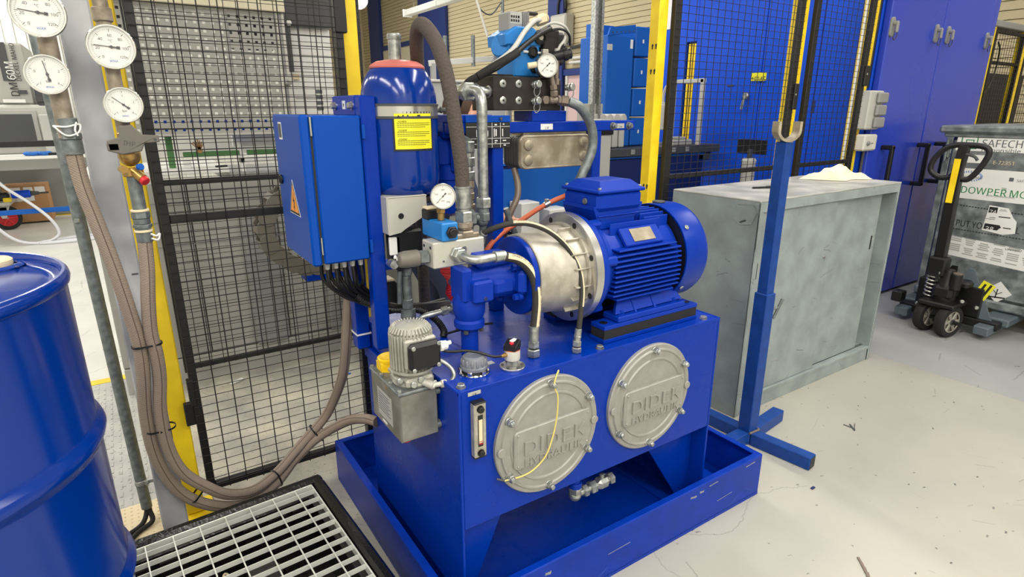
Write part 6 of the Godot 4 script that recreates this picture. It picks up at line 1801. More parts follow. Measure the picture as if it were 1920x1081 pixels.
# ---------------------------------------------------------------- drum on its spill pallet
func drum_and_pallet():
	var at := V(-0.193, 0, -0.622)
	var t := thing("spill_pallet", "black plastic spill pallet with a galvanised grating beside the drip tray", "spill pallet", at)
	t.rotation.y = 0.062
	O = Vector3.ZERO                     # from here on in the pallet's own axes: x runs left, z towards the viewer
	var W := 1.26
	var D := 0.84
	var b := MB.new()
	b.bx(-W, 0, 0.0, 0.035, 0, D, 0.008)
	part("basin_floor", b, M.plastic_pallet)
	for w in [[-W, 0.0, 0.0, 0.034], [-W, 0.0, D - 0.034, D], [-W, -W + 0.034, 0.03, D - 0.03], [-0.034, 0.0, 0.03, D - 0.03]]:
		b = MB.new(); b.bx(w[0], w[1], 0.03, 0.228, w[2], w[3], 0.009); part("side_wall", b, M.plastic_pallet)
	for w in [[-W + 0.03, -0.03, 0.03, 0.062], [-W + 0.03, -0.03, D - 0.062, D - 0.03], [-W + 0.03, -W + 0.06, 0.06, D - 0.06], [-0.06, -0.03, 0.06, D - 0.06]]:
		b = MB.new(); b.bx(w[0], w[1], 0.03, 0.195, w[2], w[3], 0.004); part("ledge", b, M.plastic_pallet)
	for i in 16:
		b = MB.new()
		var x := -0.09 - i * 0.072
		b.prism(P2([0, 0, 0.055, 0, 0.02, 0.14, 0, 0.14]), 0.05, Transform3D(Basis(V(0, 0, 1), V(0, 1, 0), V(-1, 0, 0)), V(x + 0.025, 0.035, 0.06)))
		part("wall_rib", b, M.plastic_pallet)
	for i in 3:
		for k in 2:
			b = MB.new(); b.turned(V(-0.25 - i * 0.36, 0.03, 0.27 + k * 0.3), V(0, 1, 0), prof([0.07, 0, 0.05, 0.12, 0.045, 0.13, 0, 0.132]), 20); part("support_post", b, M.plastic_pallet)
	# grating: every bar its own piece, resting on the ledge
	var gx1 := -0.04
	var gx0 := -W + 0.04
	var gz0 := 0.04
	var gz1 := D - 0.04
	var g := thing("floor_grating", "galvanised steel grating of narrow bars lying in the black pallet", "grating", at)
	g.rotation.y = 0.062
	O = Vector3.ZERO
	for w in [[gx0, gx1, gz0, gz0 + 0.004], [gx0, gx1, gz1 - 0.004, gz1], [gx0, gx0 + 0.004, gz0, gz1], [gx1 - 0.004, gx1, gz0, gz1]]:
		b = MB.new(); b.bx(w[0], w[1], 0.196, 0.222, w[2], w[3], 0.001); part("edge_bar", b, M.grating)
	var z := gz0 + 0.03
	while z < gz1 - 0.02:
		b = MB.new(); b.bx(gx0 + 0.004, gx1 - 0.004, 0.206, 0.221, z - 0.0011, z + 0.0011); part("bearing_bar", b, M.grating)
		z += 0.044
	var x := gx1 - 0.054
	while x > gx0 + 0.02:
		b = MB.new(); b.bx(x - 0.0018, x + 0.0018, 0.216, 0.2215, gz0 + 0.004, gz1 - 0.004, 0.0008); part("cross_bar", b, M.grating)
		x -= 0.0675
	thing("plastic_closure", "cream plastic closure with two loops lying under the pallet's grating", "litter", V(-0.56, 0.12, -0.36))
	b = MB.new(); b.prism(rrect(0.062, 0.034, 0.014), 0.014, Transform3D(Basis(V(0.95, 0, -0.3), V(0.3, 0, 0.95), V(0, 1, 0)), V(-0.56, 0.14, -0.365)), 0.003); part("strap", b, M.cream)
	for s in [-1.0, 1.0]:
		b = MB.new(); b.tube(cr([V(-0.56 + s * 0.03, 0.15, -0.372 - s * 0.01), V(-0.56 + s * 0.042, 0.158, -0.39 - s * 0.01), V(-0.56 + s * 0.052, 0.15, -0.37 - s * 0.014), V(-0.56 + s * 0.04, 0.148, -0.345 - s * 0.01), V(-0.56 + s * 0.028, 0.15, -0.355 - s * 0.006)], 5), 0.003, 6); part("loop", b, M.cream)
	b = MB.new(); b.ball(V(-0.44, 0.13, -0.39), V(0.016, 0.005, 0.01), 10)
	solo("plastic_scrap", "small yellowish scrap under the grating beside the cream closure", "litter", b, M.brass, V(-0.44, 0.125, -0.39))
	# oil drum
	var c := V(-0.973, 0.222, -0.119)
	thing("oil_drum", "large glossy blue steel drum standing on the spill pallet's grating", "drum", c)
	b = MB.new()
	b.turned(c, V(0, 1, 0), prof([0, 0.012, 0.28, 0.012, 0.281, 0.0, 0.289, 0.0, 0.2925, 0.006, 0.2925, 0.014, 0.2875, 0.02, 0.286, 0.12, 0.2862, 0.262, 0.288, 0.27, 0.294, 0.278, 0.2975, 0.288, 0.294, 0.298, 0.288, 0.306, 0.286, 0.314, 0.286, 0.43, 0.2862, 0.558, 0.288, 0.566, 0.294, 0.574, 0.2975, 0.585, 0.294, 0.596, 0.288, 0.604, 0.286, 0.612, 0.2858, 0.74, 0.286, 0.852, 0.2875, 0.858]), 96)
	part("shell", b, M.blue_drum)
	b = MB.new()
	b.turned(c, V(0, 1, 0), prof([0.2875, 0.856, 0.2915, 0.86, 0.293, 0.867, 0.2915, 0.875, 0.2875, 0.88, 0.283, 0.88, 0.2795, 0.876, 0.2785, 0.868]), 96)
	part("chime", b, M.blue_drum)
	b = MB.new()
	b.turned(c, V(0, 1, 0), prof([0.279, 0.868, 0.272, 0.862, 0.262, 0.861, 0.255, 0.865, 0.1, 0.866, 0, 0.866]), 72)
	part("lid", b, M.blue_drum)
	b = MB.new(); var bp := c + V(0.168, 0.866, -0.155)
	b.turned(bp, V(0, 1, 0), prof([0, 0, 0.05, 0, 0.044, 0.004, 0.04, 0.004, 0.038, 0.002]), 32); var sk := part("bung_seat", b, M.blue_drum)
	b = MB.new(); b.turned(bp, V(0, 1, 0), prof([0, 0.002, 0.033, 0.002, 0.034, 0.005, 0.034, 0.012, 0.03, 0.015, 0.02, 0.0155, 0.018, 0.013, 0, 0.013]), 28); part("bung_cap", b, M.cream, sk)
	b = MB.new(); bp = c + V(-0.2, 0.866, 0.1); b.turned(bp, V(0, 1, 0), prof([0, 0, 0.03, 0, 0.026, 0.004, 0.018, 0.005, 0.017, 0.012, 0, 0.012]), 24); part("vent_cap", b, M.cream)
	b = MB.new(); b.ball(c + V(0.21, 0.868, -0.12), V(0.004, 0.0025, 0.004), 8); part("oil_drop", b, M.blue_dark)
	# scratches low on the wall
	b = MB.new()
	for s in [[-0.1, 0.21, 0.055, 0.3], [-0.04, 0.24, 0.04, -0.5], [-0.16, 0.15, 0.07, 0.35], [-0.13, 0.17, 0.03, -0.9], [0.02, 0.12, 0.05, 0.7], [-0.06, 0.1, 0.06, 0.5]]:
		for k in 10:
			var u: float = s[0] + s[2] * k / 10.0
			var a := u / 0.286 + 0.75
			var y: float = s[1] + s[2] * s[3] * k / 10.0 + rng.randf() * 0.003
			b.box(c + V(sin(a) * 0.2864, y, cos(a) * 0.2864), V(0.006, 0.0012, 0.0006), 0.0, Basis(V(0, 1, 0), a) * Basis(V(0, 0, 1), s[3]))
	stuff(part("scratch", b, M.grey_light))

# ---------------------------------------------------------------- grey cabinet and blue stand
func cabinet_and_stand():
	thing("sliding_door_cabinet", "scuffed low grey steel cabinet with two sliding doors behind the blue stand", "cabinet", V(2.205, 0, -0.57))
	var x0 := 1.603
	var x1 := 2.807
	var z0 := -0.803
	var z1 := -0.337
	var b := MB.new(); b.bx(x0, x1, 0.992, 1.0, z0, z1, 0.002); part("top", b, M.cabinet_top)
	b = MB.new(); b.bx(x0, x0 + 0.006, 0.0, 0.992, z0, z1, 0.001); part("side_panel", b, M.cabinet)
	b = MB.new(); b.bx(x1 - 0.006, x1, 0.0, 0.992, z0, z1, 0.001); part("side_panel", b, M.cabinet)
	b = MB.new(); b.bx(x0 + 0.006, x1 - 0.006, 0.02, 0.992, z0, z0 + 0.006); part("back_panel", b, M.cabinet)
	b = MB.new(); b.bx(x0 + 0.006, x1 - 0.006, 0.075, 0.085, z0 + 0.006, z1 - 0.03); part("bottom", b, M.cabinet)
	b = MB.new(); b.bx(x0, x1, 0.95, 0.992, z1 - 0.004, z1, 0.001); part("top_rail", b, M.cabinet)
	b = MB.new(); b.bx(x0 + 0.03, x1 - 0.022, 0.0, 0.068, z1 - 0.012, z1 - 0.006, 0.001); b.bx(x0 + 0.03, x1 - 0.022, 0.068, 0.085, z1 - 0.05, z1 - 0.001, 0.002); part("plinth", b, M.cabinet)
	b = MB.new(); b.bx(x0, x0 + 0.032, 0.0, 0.95, z1 - 0.004, z1, 0.001); part("front_stile", b, M.cabinet)
	b = MB.new(); b.bx(x1 - 0.02, x1, 0.0, 0.95, z1 - 0.004, z1, 0.001); part("front_stile", b, M.cabinet)
	b = MB.new(); b.bx(2.715, x1 - 0.006, 0.085, 0.99, z1 - 0.085, z1 - 0.08); b.bx(x1 - 0.024, x1 - 0.019, 0.085, 0.99, z1 - 0.085, z1 - 0.004); part("jamb", b, M.cabinet)
	b = MB.new(); b.bx(x0 + 0.03, 2.237, 0.086, 0.99, z1 - 0.028, z1 - 0.012, 0.002); var d1 := part("sliding_door", b, M.cabinet)
	b = MB.new(); b.bx(2.18, 2.7, 0.086, 0.99, z1 - 0.052, z1 - 0.034, 0.002); var d2 := part("sliding_door", b, M.cabinet)
	b = MB.new(); b.prism(rrect(0.013, 0.075, 0.006), 0.0012, Transform3D(Basis(), V(1.649, 0.69, z1 - 0.0122))); part("finger_slot", b, M.black, d1)
	b = MB.new(); b.prism(rrect(0.013, 0.075, 0.006), 0.0012, Transform3D(Basis(), V(2.663, 0.69, z1 - 0.0342))); part("finger_slot", b, M.black, d2)
	b = MB.new(); b.cyl(V(2.183, 0.682, z1 - 0.012), V(2.183, 0.682, z1 - 0.008), 0.009, 18, 0.001); var lk := part("lock", b, M.zinc, d1)
	b = MB.new(); b.bx(2.1815, 2.1845, 0.676, 0.686, z1 - 0.0082, z1 - 0.0076); part("keyhole", b, M.black, lk)
	# dent in the side panel by the upper front corner
	b = MB.new()
	var dc := V(x0 - 0.001, 0.93, -0.395)
	var ringp := [V(0, 0.045, -0.05), V(0, 0.05, 0.03), V(0, 0.02, 0.05), V(0, -0.03, 0.03), V(0, -0.04, -0.02), V(0, -0.015, -0.07)]
	for k in 6: b.flat(dc + ringp[k], dc + ringp[(k + 1) % 6], dc + V(0.0045, 0.005, 0.0), V(-1, 0, 0))
	for k in 6: b.flat(dc + ringp[k] * 0.9 + V(-0.0003, 0, 0), dc + ringp[k] * 1.02 + V(-0.002, 0, 0), dc + ringp[(k + 1) % 6] * 1.02 + V(-0.002, 0, 0), V(-1, 0, 0))
	part("dent", b, M.cabinet)
	b = MB.new()
	for k in 5: b.ball(V(x0 - 0.001, 0.91 - k * 0.003, -0.4 - k * 0.006), V(0.001, 0.004, 0.006), 8)
	stuff(part("chipped_paint", b, M.grey_dark))
	# marks on the door
	b = MB.new()
	for m in [[1.87, 0.21, 0.06, 0.004], [1.86, 0.19, 0.004, 0.03], [1.9, 0.205, 0.03, 0.003], [1.76, 0.6, 0.05, 0.002], [1.8, 0.12, 0.03, 0.005]]:
		b.bx(m[0], m[0] + m[2], m[1], m[1] + m[3], z1 - 0.0122, z1 - 0.0117)
	stuff(part("scuff_mark", b, M.grey_mid, d1))
	# rag and pen on it
	b = MB.new()
	var hgt := func(u: float, w: float) -> float:
		var e: float = clampf(min(min(u, 1 - u) * 8.0, min(w, 1 - w) * 5.0), 0, 1)
		var hump: float = 0.05 * exp(-pow((u - 0.5) / 0.22, 2)) * exp(-pow((w - 0.5) / 0.45, 2)) + 0.022 + 0.018 * exp(-pow((u - 0.15) / 0.2, 2))
		return e * (hump + 0.006 * sin(u * 19 + w * 6) + 0.004 * sin(w * 23 - u * 7)) + 0.002
	var nx := 40
	var nzq := 16
	var pos := func(i: int, k: int) -> Vector3:
		var u := float(i) / nx
		var w := float(k) / nzq
		var sk := 0.02 * sin(u * 9.0)
		return V(2.48 + u * 0.27 + w * 0.05, 1.0005 + hgt.call(u, w), -0.71 + w * (0.12 + 0.03 * sin(u * 5)) + u * 0.13 + sk)
	for i in nx:
		for k in nzq:
			var q := [pos.call(i, k), pos.call(i + 1, k), pos.call(i + 1, k + 1), pos.call(i, k + 1)]
			b.quad(q[0], q[1], q[2], q[3], V(0, 1, 0.2))
			b.quad(q[0] * V(1, 0, 1) + V(0, 1.0003, 0), q[1] * V(1, 0, 1) + V(0, 1.0003, 0), q[2] * V(1, 0, 1) + V(0, 1.0003, 0), q[3] * V(1, 0, 1) + V(0, 1.0003, 0), V(0, -1, 0))
	solo("rag", "crumpled cream cotton rag lying on the grey cabinet's top", "rag", b, M.cloth, V(2.6, 1.0, -0.6))
	b = MB.new(); b.cyl(V(1.915, 1.0055, -0.595), V(2.05, 1.0055, -0.55), 0.0045, 10, 0.001); b.cyl(V(1.985, 1.006, -0.572), V(2.06, 1.006, -0.547), 0.006, 10, 0.002)
	solo("pen", "black pen lying on the grey cabinet beside the blue stand", "pen", b, M.black, V(1.98, 1.0, -0.57))
	# blue stand with a half-pipe cradle
	thing("support_stand", "blue square tube stand with a half-pipe cradle in front of the grey cabinet", "stand", V(1.485, 0, -0.19))
	b = MB.new(); b.bx(1.457, 1.515, 0.05, 0.665, -0.219, -0.161, 0.003); part("outer_post", b, M.blue_stand)
	b = MB.new(); b.bx(1.463, 1.509, 0.6, 1.247, -0.213, -0.167, 0.003); part("inner_post", b, M.blue_stand)
	for l in [[V(1.486, 0.0275, -0.16), V(1.518, 0.0275, 0.085)], [V(1.515, 0.0275, -0.19), V(1.76, 0.0275, -0.222)], [V(1.486, 0.0275, -0.22), V(1.47, 0.0275, -0.5)], [V(1.457, 0.0275, -0.19), V(1.215, 0.0275, -0.18)]]:
		b = MB.new(); b.bar(l[0], l[1], 0.052, 0.055, 0.003); var lg := part("leg", b, M.blue_stand)
		b = MB.new()
		var d: Vector3 = (l[1] - l[0]).normalized()
		b.bar(l[1] - d * 0.001, l[1] + d * 0.0008, 0.044, 0.047); part("open_end", b, M.black, lg)
	b = MB.new(); b.bx(1.455, 1.517, 0.0, 0.0555, -0.221, -0.159, 0.003); part("hub", b, M.blue_stand)
	b = MB.new(); b.tube(cr([V(1.455, 0.056, -0.158), V(1.486, 0.057, -0.156), V(1.518, 0.056, -0.158), V(1.52, 0.056, -0.19), V(1.518, 0.056, -0.222)], 4), 0.005, 8); part("weld_bead", b, M.brown_pipe)
	b = MB.new()
	var pts := PackedVector2Array([Vector2(-0.042, 0.03)])
	for k in 17: pts.append(Vector2.from_angle(PI + PI * k / 16) * 0.042)
	pts.append(Vector2(0.042, 0.03)); pts.append(Vector2(0.033, 0.03))
	for k in 17: pts.append(Vector2.from_angle(TAU - PI * k / 16) * 0.033)
	pts.append(Vector2(-0.033, 0.03))
	b.prism(pts, 0.062, Transform3D(Basis(V(0, 1, 0), -0.62), V(1.502, 1.289, -0.213)))
	part("cradle", b, M.plate_steel)
	b = MB.new(); b.cyl(V(1.515, 0.585, -0.185), V(1.565, 0.588, -0.18), 0.006, 12); b.nut(V(1.515, 0.585, -0.185), V(1.527, 0.586, -0.184), 0.012); b.cyl(V(1.585, 0.627, -0.172), V(1.556, 0.542, -0.185), 0.006, 12, 0.002); part("clamp_screw", b, M.zinc_dull)
	# things on the floor here
	b = MB.new(); b.box(V(1.4, 0.003, 0.16), V(0.02, 0.006, 0.01), 0.002)
	solo("plastic_scrap", "tiny blue scrap on the pale floor beside the stand's long leg", "litter", b, M.blue_dark, V(1.4, 0, 0.16))
	b = MB.new()
	for k in 4: b.bar(V(1.12 + k * 0.012, 0.002, 0.5 - k * 0.012), V(1.135 + k * 0.014, 0.003, 0.488 - k * 0.016), 0.01 - k * 0.001, 0.003)
	solo("wood_splinter", "brown splinter on the pale floor near the picture's lower edge", "litter", b, M.brown_pipe, V(1.14, 0, 0.49))
	b = MB.new(); b.bar(V(1.95, 0.002, 0.03), V(1.985, 0.003, -0.01), 0.006, 0.003); b.bar(V(1.965, 0.002, 0.025), V(1.96, 0.003, -0.025), 0.004, 0.002); b.bar(V(1.965, 0.002, 0.02), V(2.01, 0.003, 0.0), 0.003, 0.002)
	solo("dark_fibre", "small dark fibre tuft on the pale floor in front of the grey cabinet", "litter", b, M.grey_dark, V(1.965, 0, 0.01))

# ---------------------------------------------------------------- pallet truck and solvent container
func wheel(parent: Node3D, c: Vector3, axis: Vector3, R: float, w: float, hub_: StandardMaterial3D):
	var b := MB.new()
	var p := c - axis * w / 2
	b.turned(p, axis, prof([R * 0.68, 0, R * 0.97, 0, R, w * 0.12, R, w * 0.88, R * 0.97, w, R * 0.68, w]), 40)
	var tyre := part("tyre", b, M.rubber, parent)
	b = MB.new()
	for s in [-1.0, 1.0]:
		var q: Vector3 = c + axis * s * (w / 2 - 0.002)
		b.turned(q, axis * s, prof([R * 0.62, -0.004, R * 0.7, -0.004, R * 0.7, 0.001, R * 0.63, 0.001, R * 0.62, -0.004]), 36)
		b.turned(q, axis * s, prof([0, 0.003, R * 0.16, 0.003, R * 0.2, 0.001, R * 0.2, -0.02]), 24)
		for k in 6:
			var f := MB.along(q, axis * s)
			var a := TAU * k / 6
			var d := f.basis.x * cos(a) + f.basis.z * sin(a)
			b.bar(q + d * R * 0.16 - axis * s * 0.004, q + d * R * 0.66 - axis * s * 0.004, 0.02, 0.008, 0.002, axis)
	b.turned(p + axis * w * 0.3, axis, prof([0, 0, R * 0.68, 0, R * 0.68, w * 0.4, 0, w * 0.4]), 36)
	part("rim", b, hub_, parent)
	b = MB.new(); b.nut(c + axis * (w / 2), c + axis * (w / 2 + 0.008), 0.01); b.nut(c - axis * (w / 2), c - axis * (w / 2 + 0.008), 0.01); part("axle_nut", b, M.zinc, parent)
	return tyre

func pallet_truck():
	thing("pallet_truck", "black and grey hand pallet truck parked with its forks under the container", "pallet truck", V(3.75, 0, -0.33))
	var b := MB.new()
	var ax := V(-0.22, 0, 1).normalized()
	for k in 2:
		var c: Vector3 = [V(3.575, 0.1, -0.255), V(3.605, 0.1, -0.385)][k]
		b = MB.new(); b.cyl(c - ax * 0.03, c + ax * 0.03, 0.02, 12)
		var h := part("steering_wheel", b, M.grey_dark)
		wheel(h, c, ax, 0.1, 0.052, M.alu)
	b = MB.new(); b.cyl(V(3.565, 0.1, -0.2), V(3.62, 0.1, -0.44), 0.012, 12); b.prism(P2([-0.03, 0, 0.05, 0, 0.06, 0.12, 0.0, 0.13]), 0.05, Transform3D(Basis(), V(3.59, 0.12, -0.345))); part("axle", b, M.black)
	# pump body
	b = MB.new()
	b.turned(V(3.62, 0.19, -0.32), V(0, 1, 0), prof([0, 0, 0.055, 0, 0.06, 0.02, 0.06, 0.1, 0.045, 0.13, 0.035, 0.2, 0.03, 0.22, 0, 0.22]), 28)
	b.box(V(3.63, 0.27, -0.32), V(0.14, 0.09, 0.11), 0.02); b.box(V(3.69, 0.32, -0.28), V(0.1, 0.05, 0.13), 0.015)
	b.cyl(V(3.58, 0.3, -0.26), V(3.58, 0.4, -0.26), 0.028, 20, 0.004)
	b.box(V(3.61, 0.2, -0.32), V(0.2, 0.03, 0.2), 0.008)
	part("pump_body", b, M.black)
	b = MB.new(); b.cyl(V(3.58, 0.4, -0.26), V(3.58, 0.406, -0.26), 0.024, 18); part("filler_ring", b, M.brown_pipe)
	# spring
	b = MB.new()
	var helix: Array = []
	for i in 97: helix.append(V(3.625 + cos(i * TAU / 16) * 0.028, 0.215 + i * 0.00155, -0.405 + sin(i * TAU / 16) * 0.028))
	b.tube(helix, 0.006, 8); part("coil_spring", b, M.steel)
	b = MB.new(); b.cyl(V(3.625, 0.2, -0.405), V(3.625, 0.38, -0.405), 0.014, 12); b.cyl(V(3.6, 0.39, -0.43), V(3.6, 0.39, -0.36), 0.022, 16); part("plunger", b, M.black)
	b = MB.new(); b.cyl(V(3.585, 0.385, -0.36), V(3.585, 0.385, -0.352), 0.013, 14, 0.002); part("pin", b, M.zinc)
	# drawbar and handle
	b = MB.new(); b.bar(V(3.625, 0.38, -0.385), V(3.6, 1.0, -0.387), 0.06, 0.05, 0.006, V(1, 0, 0)); b.bar(V(3.6, 0.98, -0.387), V(3.6, 1.16, -0.375), 0.055, 0.04, 0.006, V(1, 0, 0)); b.box(V(3.62, 0.42, -0.385), V(0.09, 0.12, 0.1), 0.01); var db := part("drawbar", b, M.black)
	b = MB.new(); b.bar(V(3.572, 0.82, -0.388), V(3.569, 1.08, -0.386), 0.034, 0.0025, 0.0, V(1, 0, 0)); var st := part("yellow_sticker", b, M.yellow, db)
	b = MB.new(); b.tube(cr([V(3.6, 0.985, -0.385), V(3.6, 0.962, -0.45), V(3.6, 0.975, -0.5), V(3.6, 1.01, -0.53), V(3.6, 1.07, -0.52), V(3.6, 1.13, -0.478), V(3.6, 1.155, -0.43), V(3.6, 1.16, -0.37), V(3.6, 1.155, -0.285), V(3.6, 1.13, -0.252), V(3.6, 1.08, -0.258), V(3.6, 1.01, -0.29), V(3.6, 0.965, -0.325), V(3.6, 0.965, -0.36), V(3.6, 0.985, -0.385)], 6), 0.0165, 14); part("loop_handle", b, M.black, db)
	b = MB.new(); b.tube(cr([V(3.59, 1.11, -0.37), V(3.585, 1.105, -0.34), V(3.585, 1.095, -0.31), V(3.59, 1.075, -0.295)], 5), 0.008, 10); part("release_lever", b, M.grey_dark, db)
	# fork frame with the triangular gussets
	b = MB.new(); b.bx(3.72, 3.8, 0.06, 0.11, -0.6, -0.05, 0.004); b.bx(3.74, 3.8, 0.11, 0.3, -0.52, -0.16, 0.006); part("fork_head", b, M.black)
	for s in [0, 1]:
		var zc: float = [-0.56, -0.09][s]
		b = MB.new(); b.bx(3.8, 4.85, 0.075, 0.125, zc - 0.07, zc + 0.07, 0.008); part("fork", b, M.truck_grey)
		b = MB.new(); b.bar(V(3.66, 0.06, zc + (0.0 if s == 0 else -0.02)), V(3.86, 0.085, zc), 0.08, 0.055, 0.004); part("fork_heel", b, M.truck_grey)
		b = MB.new()
		var sg := 1.0 if s == 1 else -1.0
		b.prism(P2([0.0, 0.0, 0.2, 0.0, 0.05, 0.31, 0.02, 0.31]), 0.012, Transform3D(Basis(V(0, 0, sg), V(0, 1, 0), V(-sg, 0, 0)), V(3.76 + sg * 0.006, 0.1, -0.3 + sg * 0.01)))
		part("gusset", b, M.truck_grey if s == 1 else M.black)
		b = MB.new(); b.cyl(V(4.7, 0.045, zc - 0.04), V(4.7, 0.045, zc + 0.04), 0.042, 20, 0.004); part("load_roller", b, M.rubber)
	b = MB.new(); b.box(V(3.752, 0.29, -0.165), V(0.002, 0.11, 0.07), 0.0, Basis(V(1, 0, 0), 0.38)); var ws := part("yellow_sticker", b, M.sticker_yellow)
	b = MB.new()
	for k in 2: b.box(V(3.7505, 0.29, -0.18 + k * 0.03), V(0.0012, 0.09, 0.012), 0.0, Basis(V(1, 0, 0), 0.38))
	part("print", b, M.ink, ws)
	b = MB.new(); b.bx(3.62, 3.7, 0.13, 0.2, -0.62, -0.56, 0.006); b.cyl(V(3.615, 0.15, -0.57), V(3.605, 0.15, -0.57), 0.01, 12); part("side_bracket", b, M.black)
	for p in [V(3.6, 0.235, -0.22), V(3.66, 0.2, -0.16), V(3.585, 0.165, -0.45)]:
		b = MB.new(); b.cyl(p, p + V(-0.012, 0.002, 0.012), 0.011, 14, 0.002); part("grease_nipple", b, M.zinc)

func container():
	var X := 3.95
	thing("solvent_container", "big weathered grey zinc solvent container with white labels standing on the pallet truck", "container", V(4.35, 0.135, -0.1))
	var b := MB.new(); b.bx(X, X + 0.85, 0.16, 1.21, -0.61, 0.42, 0.05)
	part("tank_body", b, M.container_zinc)
	b = MB.new(); b.bx(X - 0.035, X + 0.885, 1.215, 1.262, -0.65, 0.46, 0.012); b.bx(X - 0.01, X + 0.86, 1.19, 1.22, -0.625, 0.435, 0.006); part("lid_rim", b, M.container_zinc)
	b = MB.new(); b.bx(X - 0.012, X + 0.862, 0.13, 0.19, -0.62, 0.43, 0.012); part("base_rim", b, M.container_zinc)
	b = MB.new()
	for z in [-0.52, 0.33]:
		b.bx(X + 0.02, X + 0.12, 0.0, 0.135, z - 0.05 + (0.35 if z < 0 else 0.0) * 0, z + 0.05, 0.01)
		b.bx(X + 0.7, X + 0.8, 0.0, 0.135, z - 0.05, z + 0.05, 0.01)
	b.bx(X + 0.02, X + 0.8, 0.0, 0.03, 0.05, 0.2, 0.01)
	part("foot", b, M.container_zinc)
	b = MB.new(); b.bx(X - 0.006, X + 0.002, 0.2, 1.19, -0.607, -0.57, 0.003); part("corner_profile", b, M.container_zinc)
	for y in [1.12, 1.06]:
		b = MB.new(); b.bx(X - 0.03, X, y, y + 0.03, -0.6, -0.57, 0.004); b.cyl(V(X - 0.025, y - 0.02, -0.59), V(X - 0.025, y + 0.05, -0.59), 0.008, 10); part("lid_latch", b, M.zinc_dull)
	# text reads along +z on the face that looks to -x
	var B := Basis(V(0, 0, 1), V(0, 1, 0), V(-1, 0, 0))
	var lab := func(nm: String, z0: float, z1: float, y0: float, y1: float, tilt := 0.0) -> Node3D:
		var s := MB.new()
		s.box(V(X - 0.001, (y0 + y1) / 2, (z0 + z1) / 2), V(0.0015, y1 - y0, z1 - z0), 0.0, Basis(V(1, 0, 0), tilt))
		return part(nm, s, M.sticker_white)
	var T := func(z: float, y: float) -> Transform3D: return Transform3D(B, V(X - 0.002, y, z))
	var l = lab.call("brand_label", -0.548, 0.2, 1.108, 1.212)
	b = MB.new()
	for q in [[-0.005, 0.0, 0.09, 0.006], [-0.005, 0.074, 0.09, 0.006], [-0.005, 0.0, 0.006, 0.08], [0.079, 0.0, 0.006, 0.08], [0.02, 0.015, 0.005, 0.04], [0.02, 0.052, 0.045, 0.005], [0.06, 0.015, 0.005, 0.04]]:
		b.box(V(X - 0.002, 1.12 + q[1] + q[3] / 2, -0.52 + q[0] + q[2] / 2), V(0.001, q[3], q[2]))
	part("frame_logo", b, M.ink_green, l)
	b = MB.new(); text(b, "SAFECHEM", 0.044, T.call(-0.415, 1.158), 0.0006, HORIZONTAL_ALIGNMENT_LEFT); text(b, "responsible", 0.022, T.call(-0.41, 1.117), 0.0006, HORIZONTAL_ALIGNMENT_LEFT, 0.0, 1.25); part("lettering", b, M.ink_grey, l)
	l = lab.call("product_label", -0.49, 0.2, 0.81, 1.0)
	b = MB.new(); text(b, "DOWPER", 0.042, T.call(-0.475, 0.865), 0.0006, HORIZONTAL_ALIGNMENT_LEFT, 0.0, 1.05); text(b, "MC", 0.042, T.call(-0.218, 0.865), 0.0006, HORIZONTAL_ALIGNMENT_LEFT); text(b, "TM", 0.014, T.call(-0.262, 0.89), 0.0006, HORIZONTAL_ALIGNMENT_LEFT); part("product_name", b, M.ink_green, l)
	b = MB.new(); text(b, "METAL CLEANING SOLVENT", 0.0085, T.call(-0.33, 0.842), 0.0006, HORIZONTAL_ALIGNMENT_LEFT); text(b, "SAFECHEM", 0.015, T.call(-0.195, 0.945), 0.0006, HORIZONTAL_ALIGNMENT_LEFT); text(b, "SAFE-TAINER", 0.014, T.call(-0.485, 0.945), 0.0006, HORIZONTAL_ALIGNMENT_LEFT)
	b.box(V(X - 0.002, 0.95, -0.222), V(0.001, 0.022, 0.022))
	part("lettering", b, M.ink_grey, l)
	b = MB.new()
	for k in 28:
		var a := TAU * k / 28
		b.box(V(X - 0.002, 0.952 + sin(a) * 0.028, -0.435 + cos(a) * 0.06), V(0.001, 0.004, 0.012), 0.0, Basis(V(1, 0, 0), -a))
	part("oval_logo", b, M.ink_blue, l)
	b = MB.new(); b.box(V(X - 0.001, 1.06, -0.435), V(0.0015, 0.05, 0.13)); part("small_label", b, M.sticker_white)
	b = MB.new(); text(b, "E-72351", 0.022, T.call(-0.335, 1.045), 0.0008, HORIZONTAL_ALIGNMENT_LEFT); part("stamped_number", b, M.cream)
	b = MB.new(); b.prism(P2([0.0, 0.0, 0.02, 0.022, 0.2, 0.026, 0.2, -0.026, 0.03, -0.02]), 0.0012, Transform3D(B, V(X - 0.001, 1.05, -0.16))); part("torn_label", b, M.sticker_white)
	b = MB.new(); text(b, "PUT YOUR LABEL", 0.04, T.call(-0.46, 0.65), 0.0006, HORIZONTAL_ALIGNMENT_LEFT, 0.0, 0.8)
	for k in 30:
		b.box(V(X - 0.0008, 0.765 - k * 0.0008, -0.45 + k * 0.016), V(0.001, 0.006, 0.01))
		b.box(V(X - 0.0008, 0.61 - k * 0.0004, -0.48 + k * 0.016), V(0.001, 0.005, 0.01))
	part("printed_note", b, M.ink)
	b = MB.new(); b.prism(P2([-0.31, 0.625, -0.3, 0.785, -0.2, 0.776, -0.165, 0.72, -0.145, 0.7, -0.14, 0.628, -0.2, 0.612]), 0.0016, Transform3D(B, V(X - 0.0015, 0, 0))); l = part("shipping_label", b, M.sticker_white)
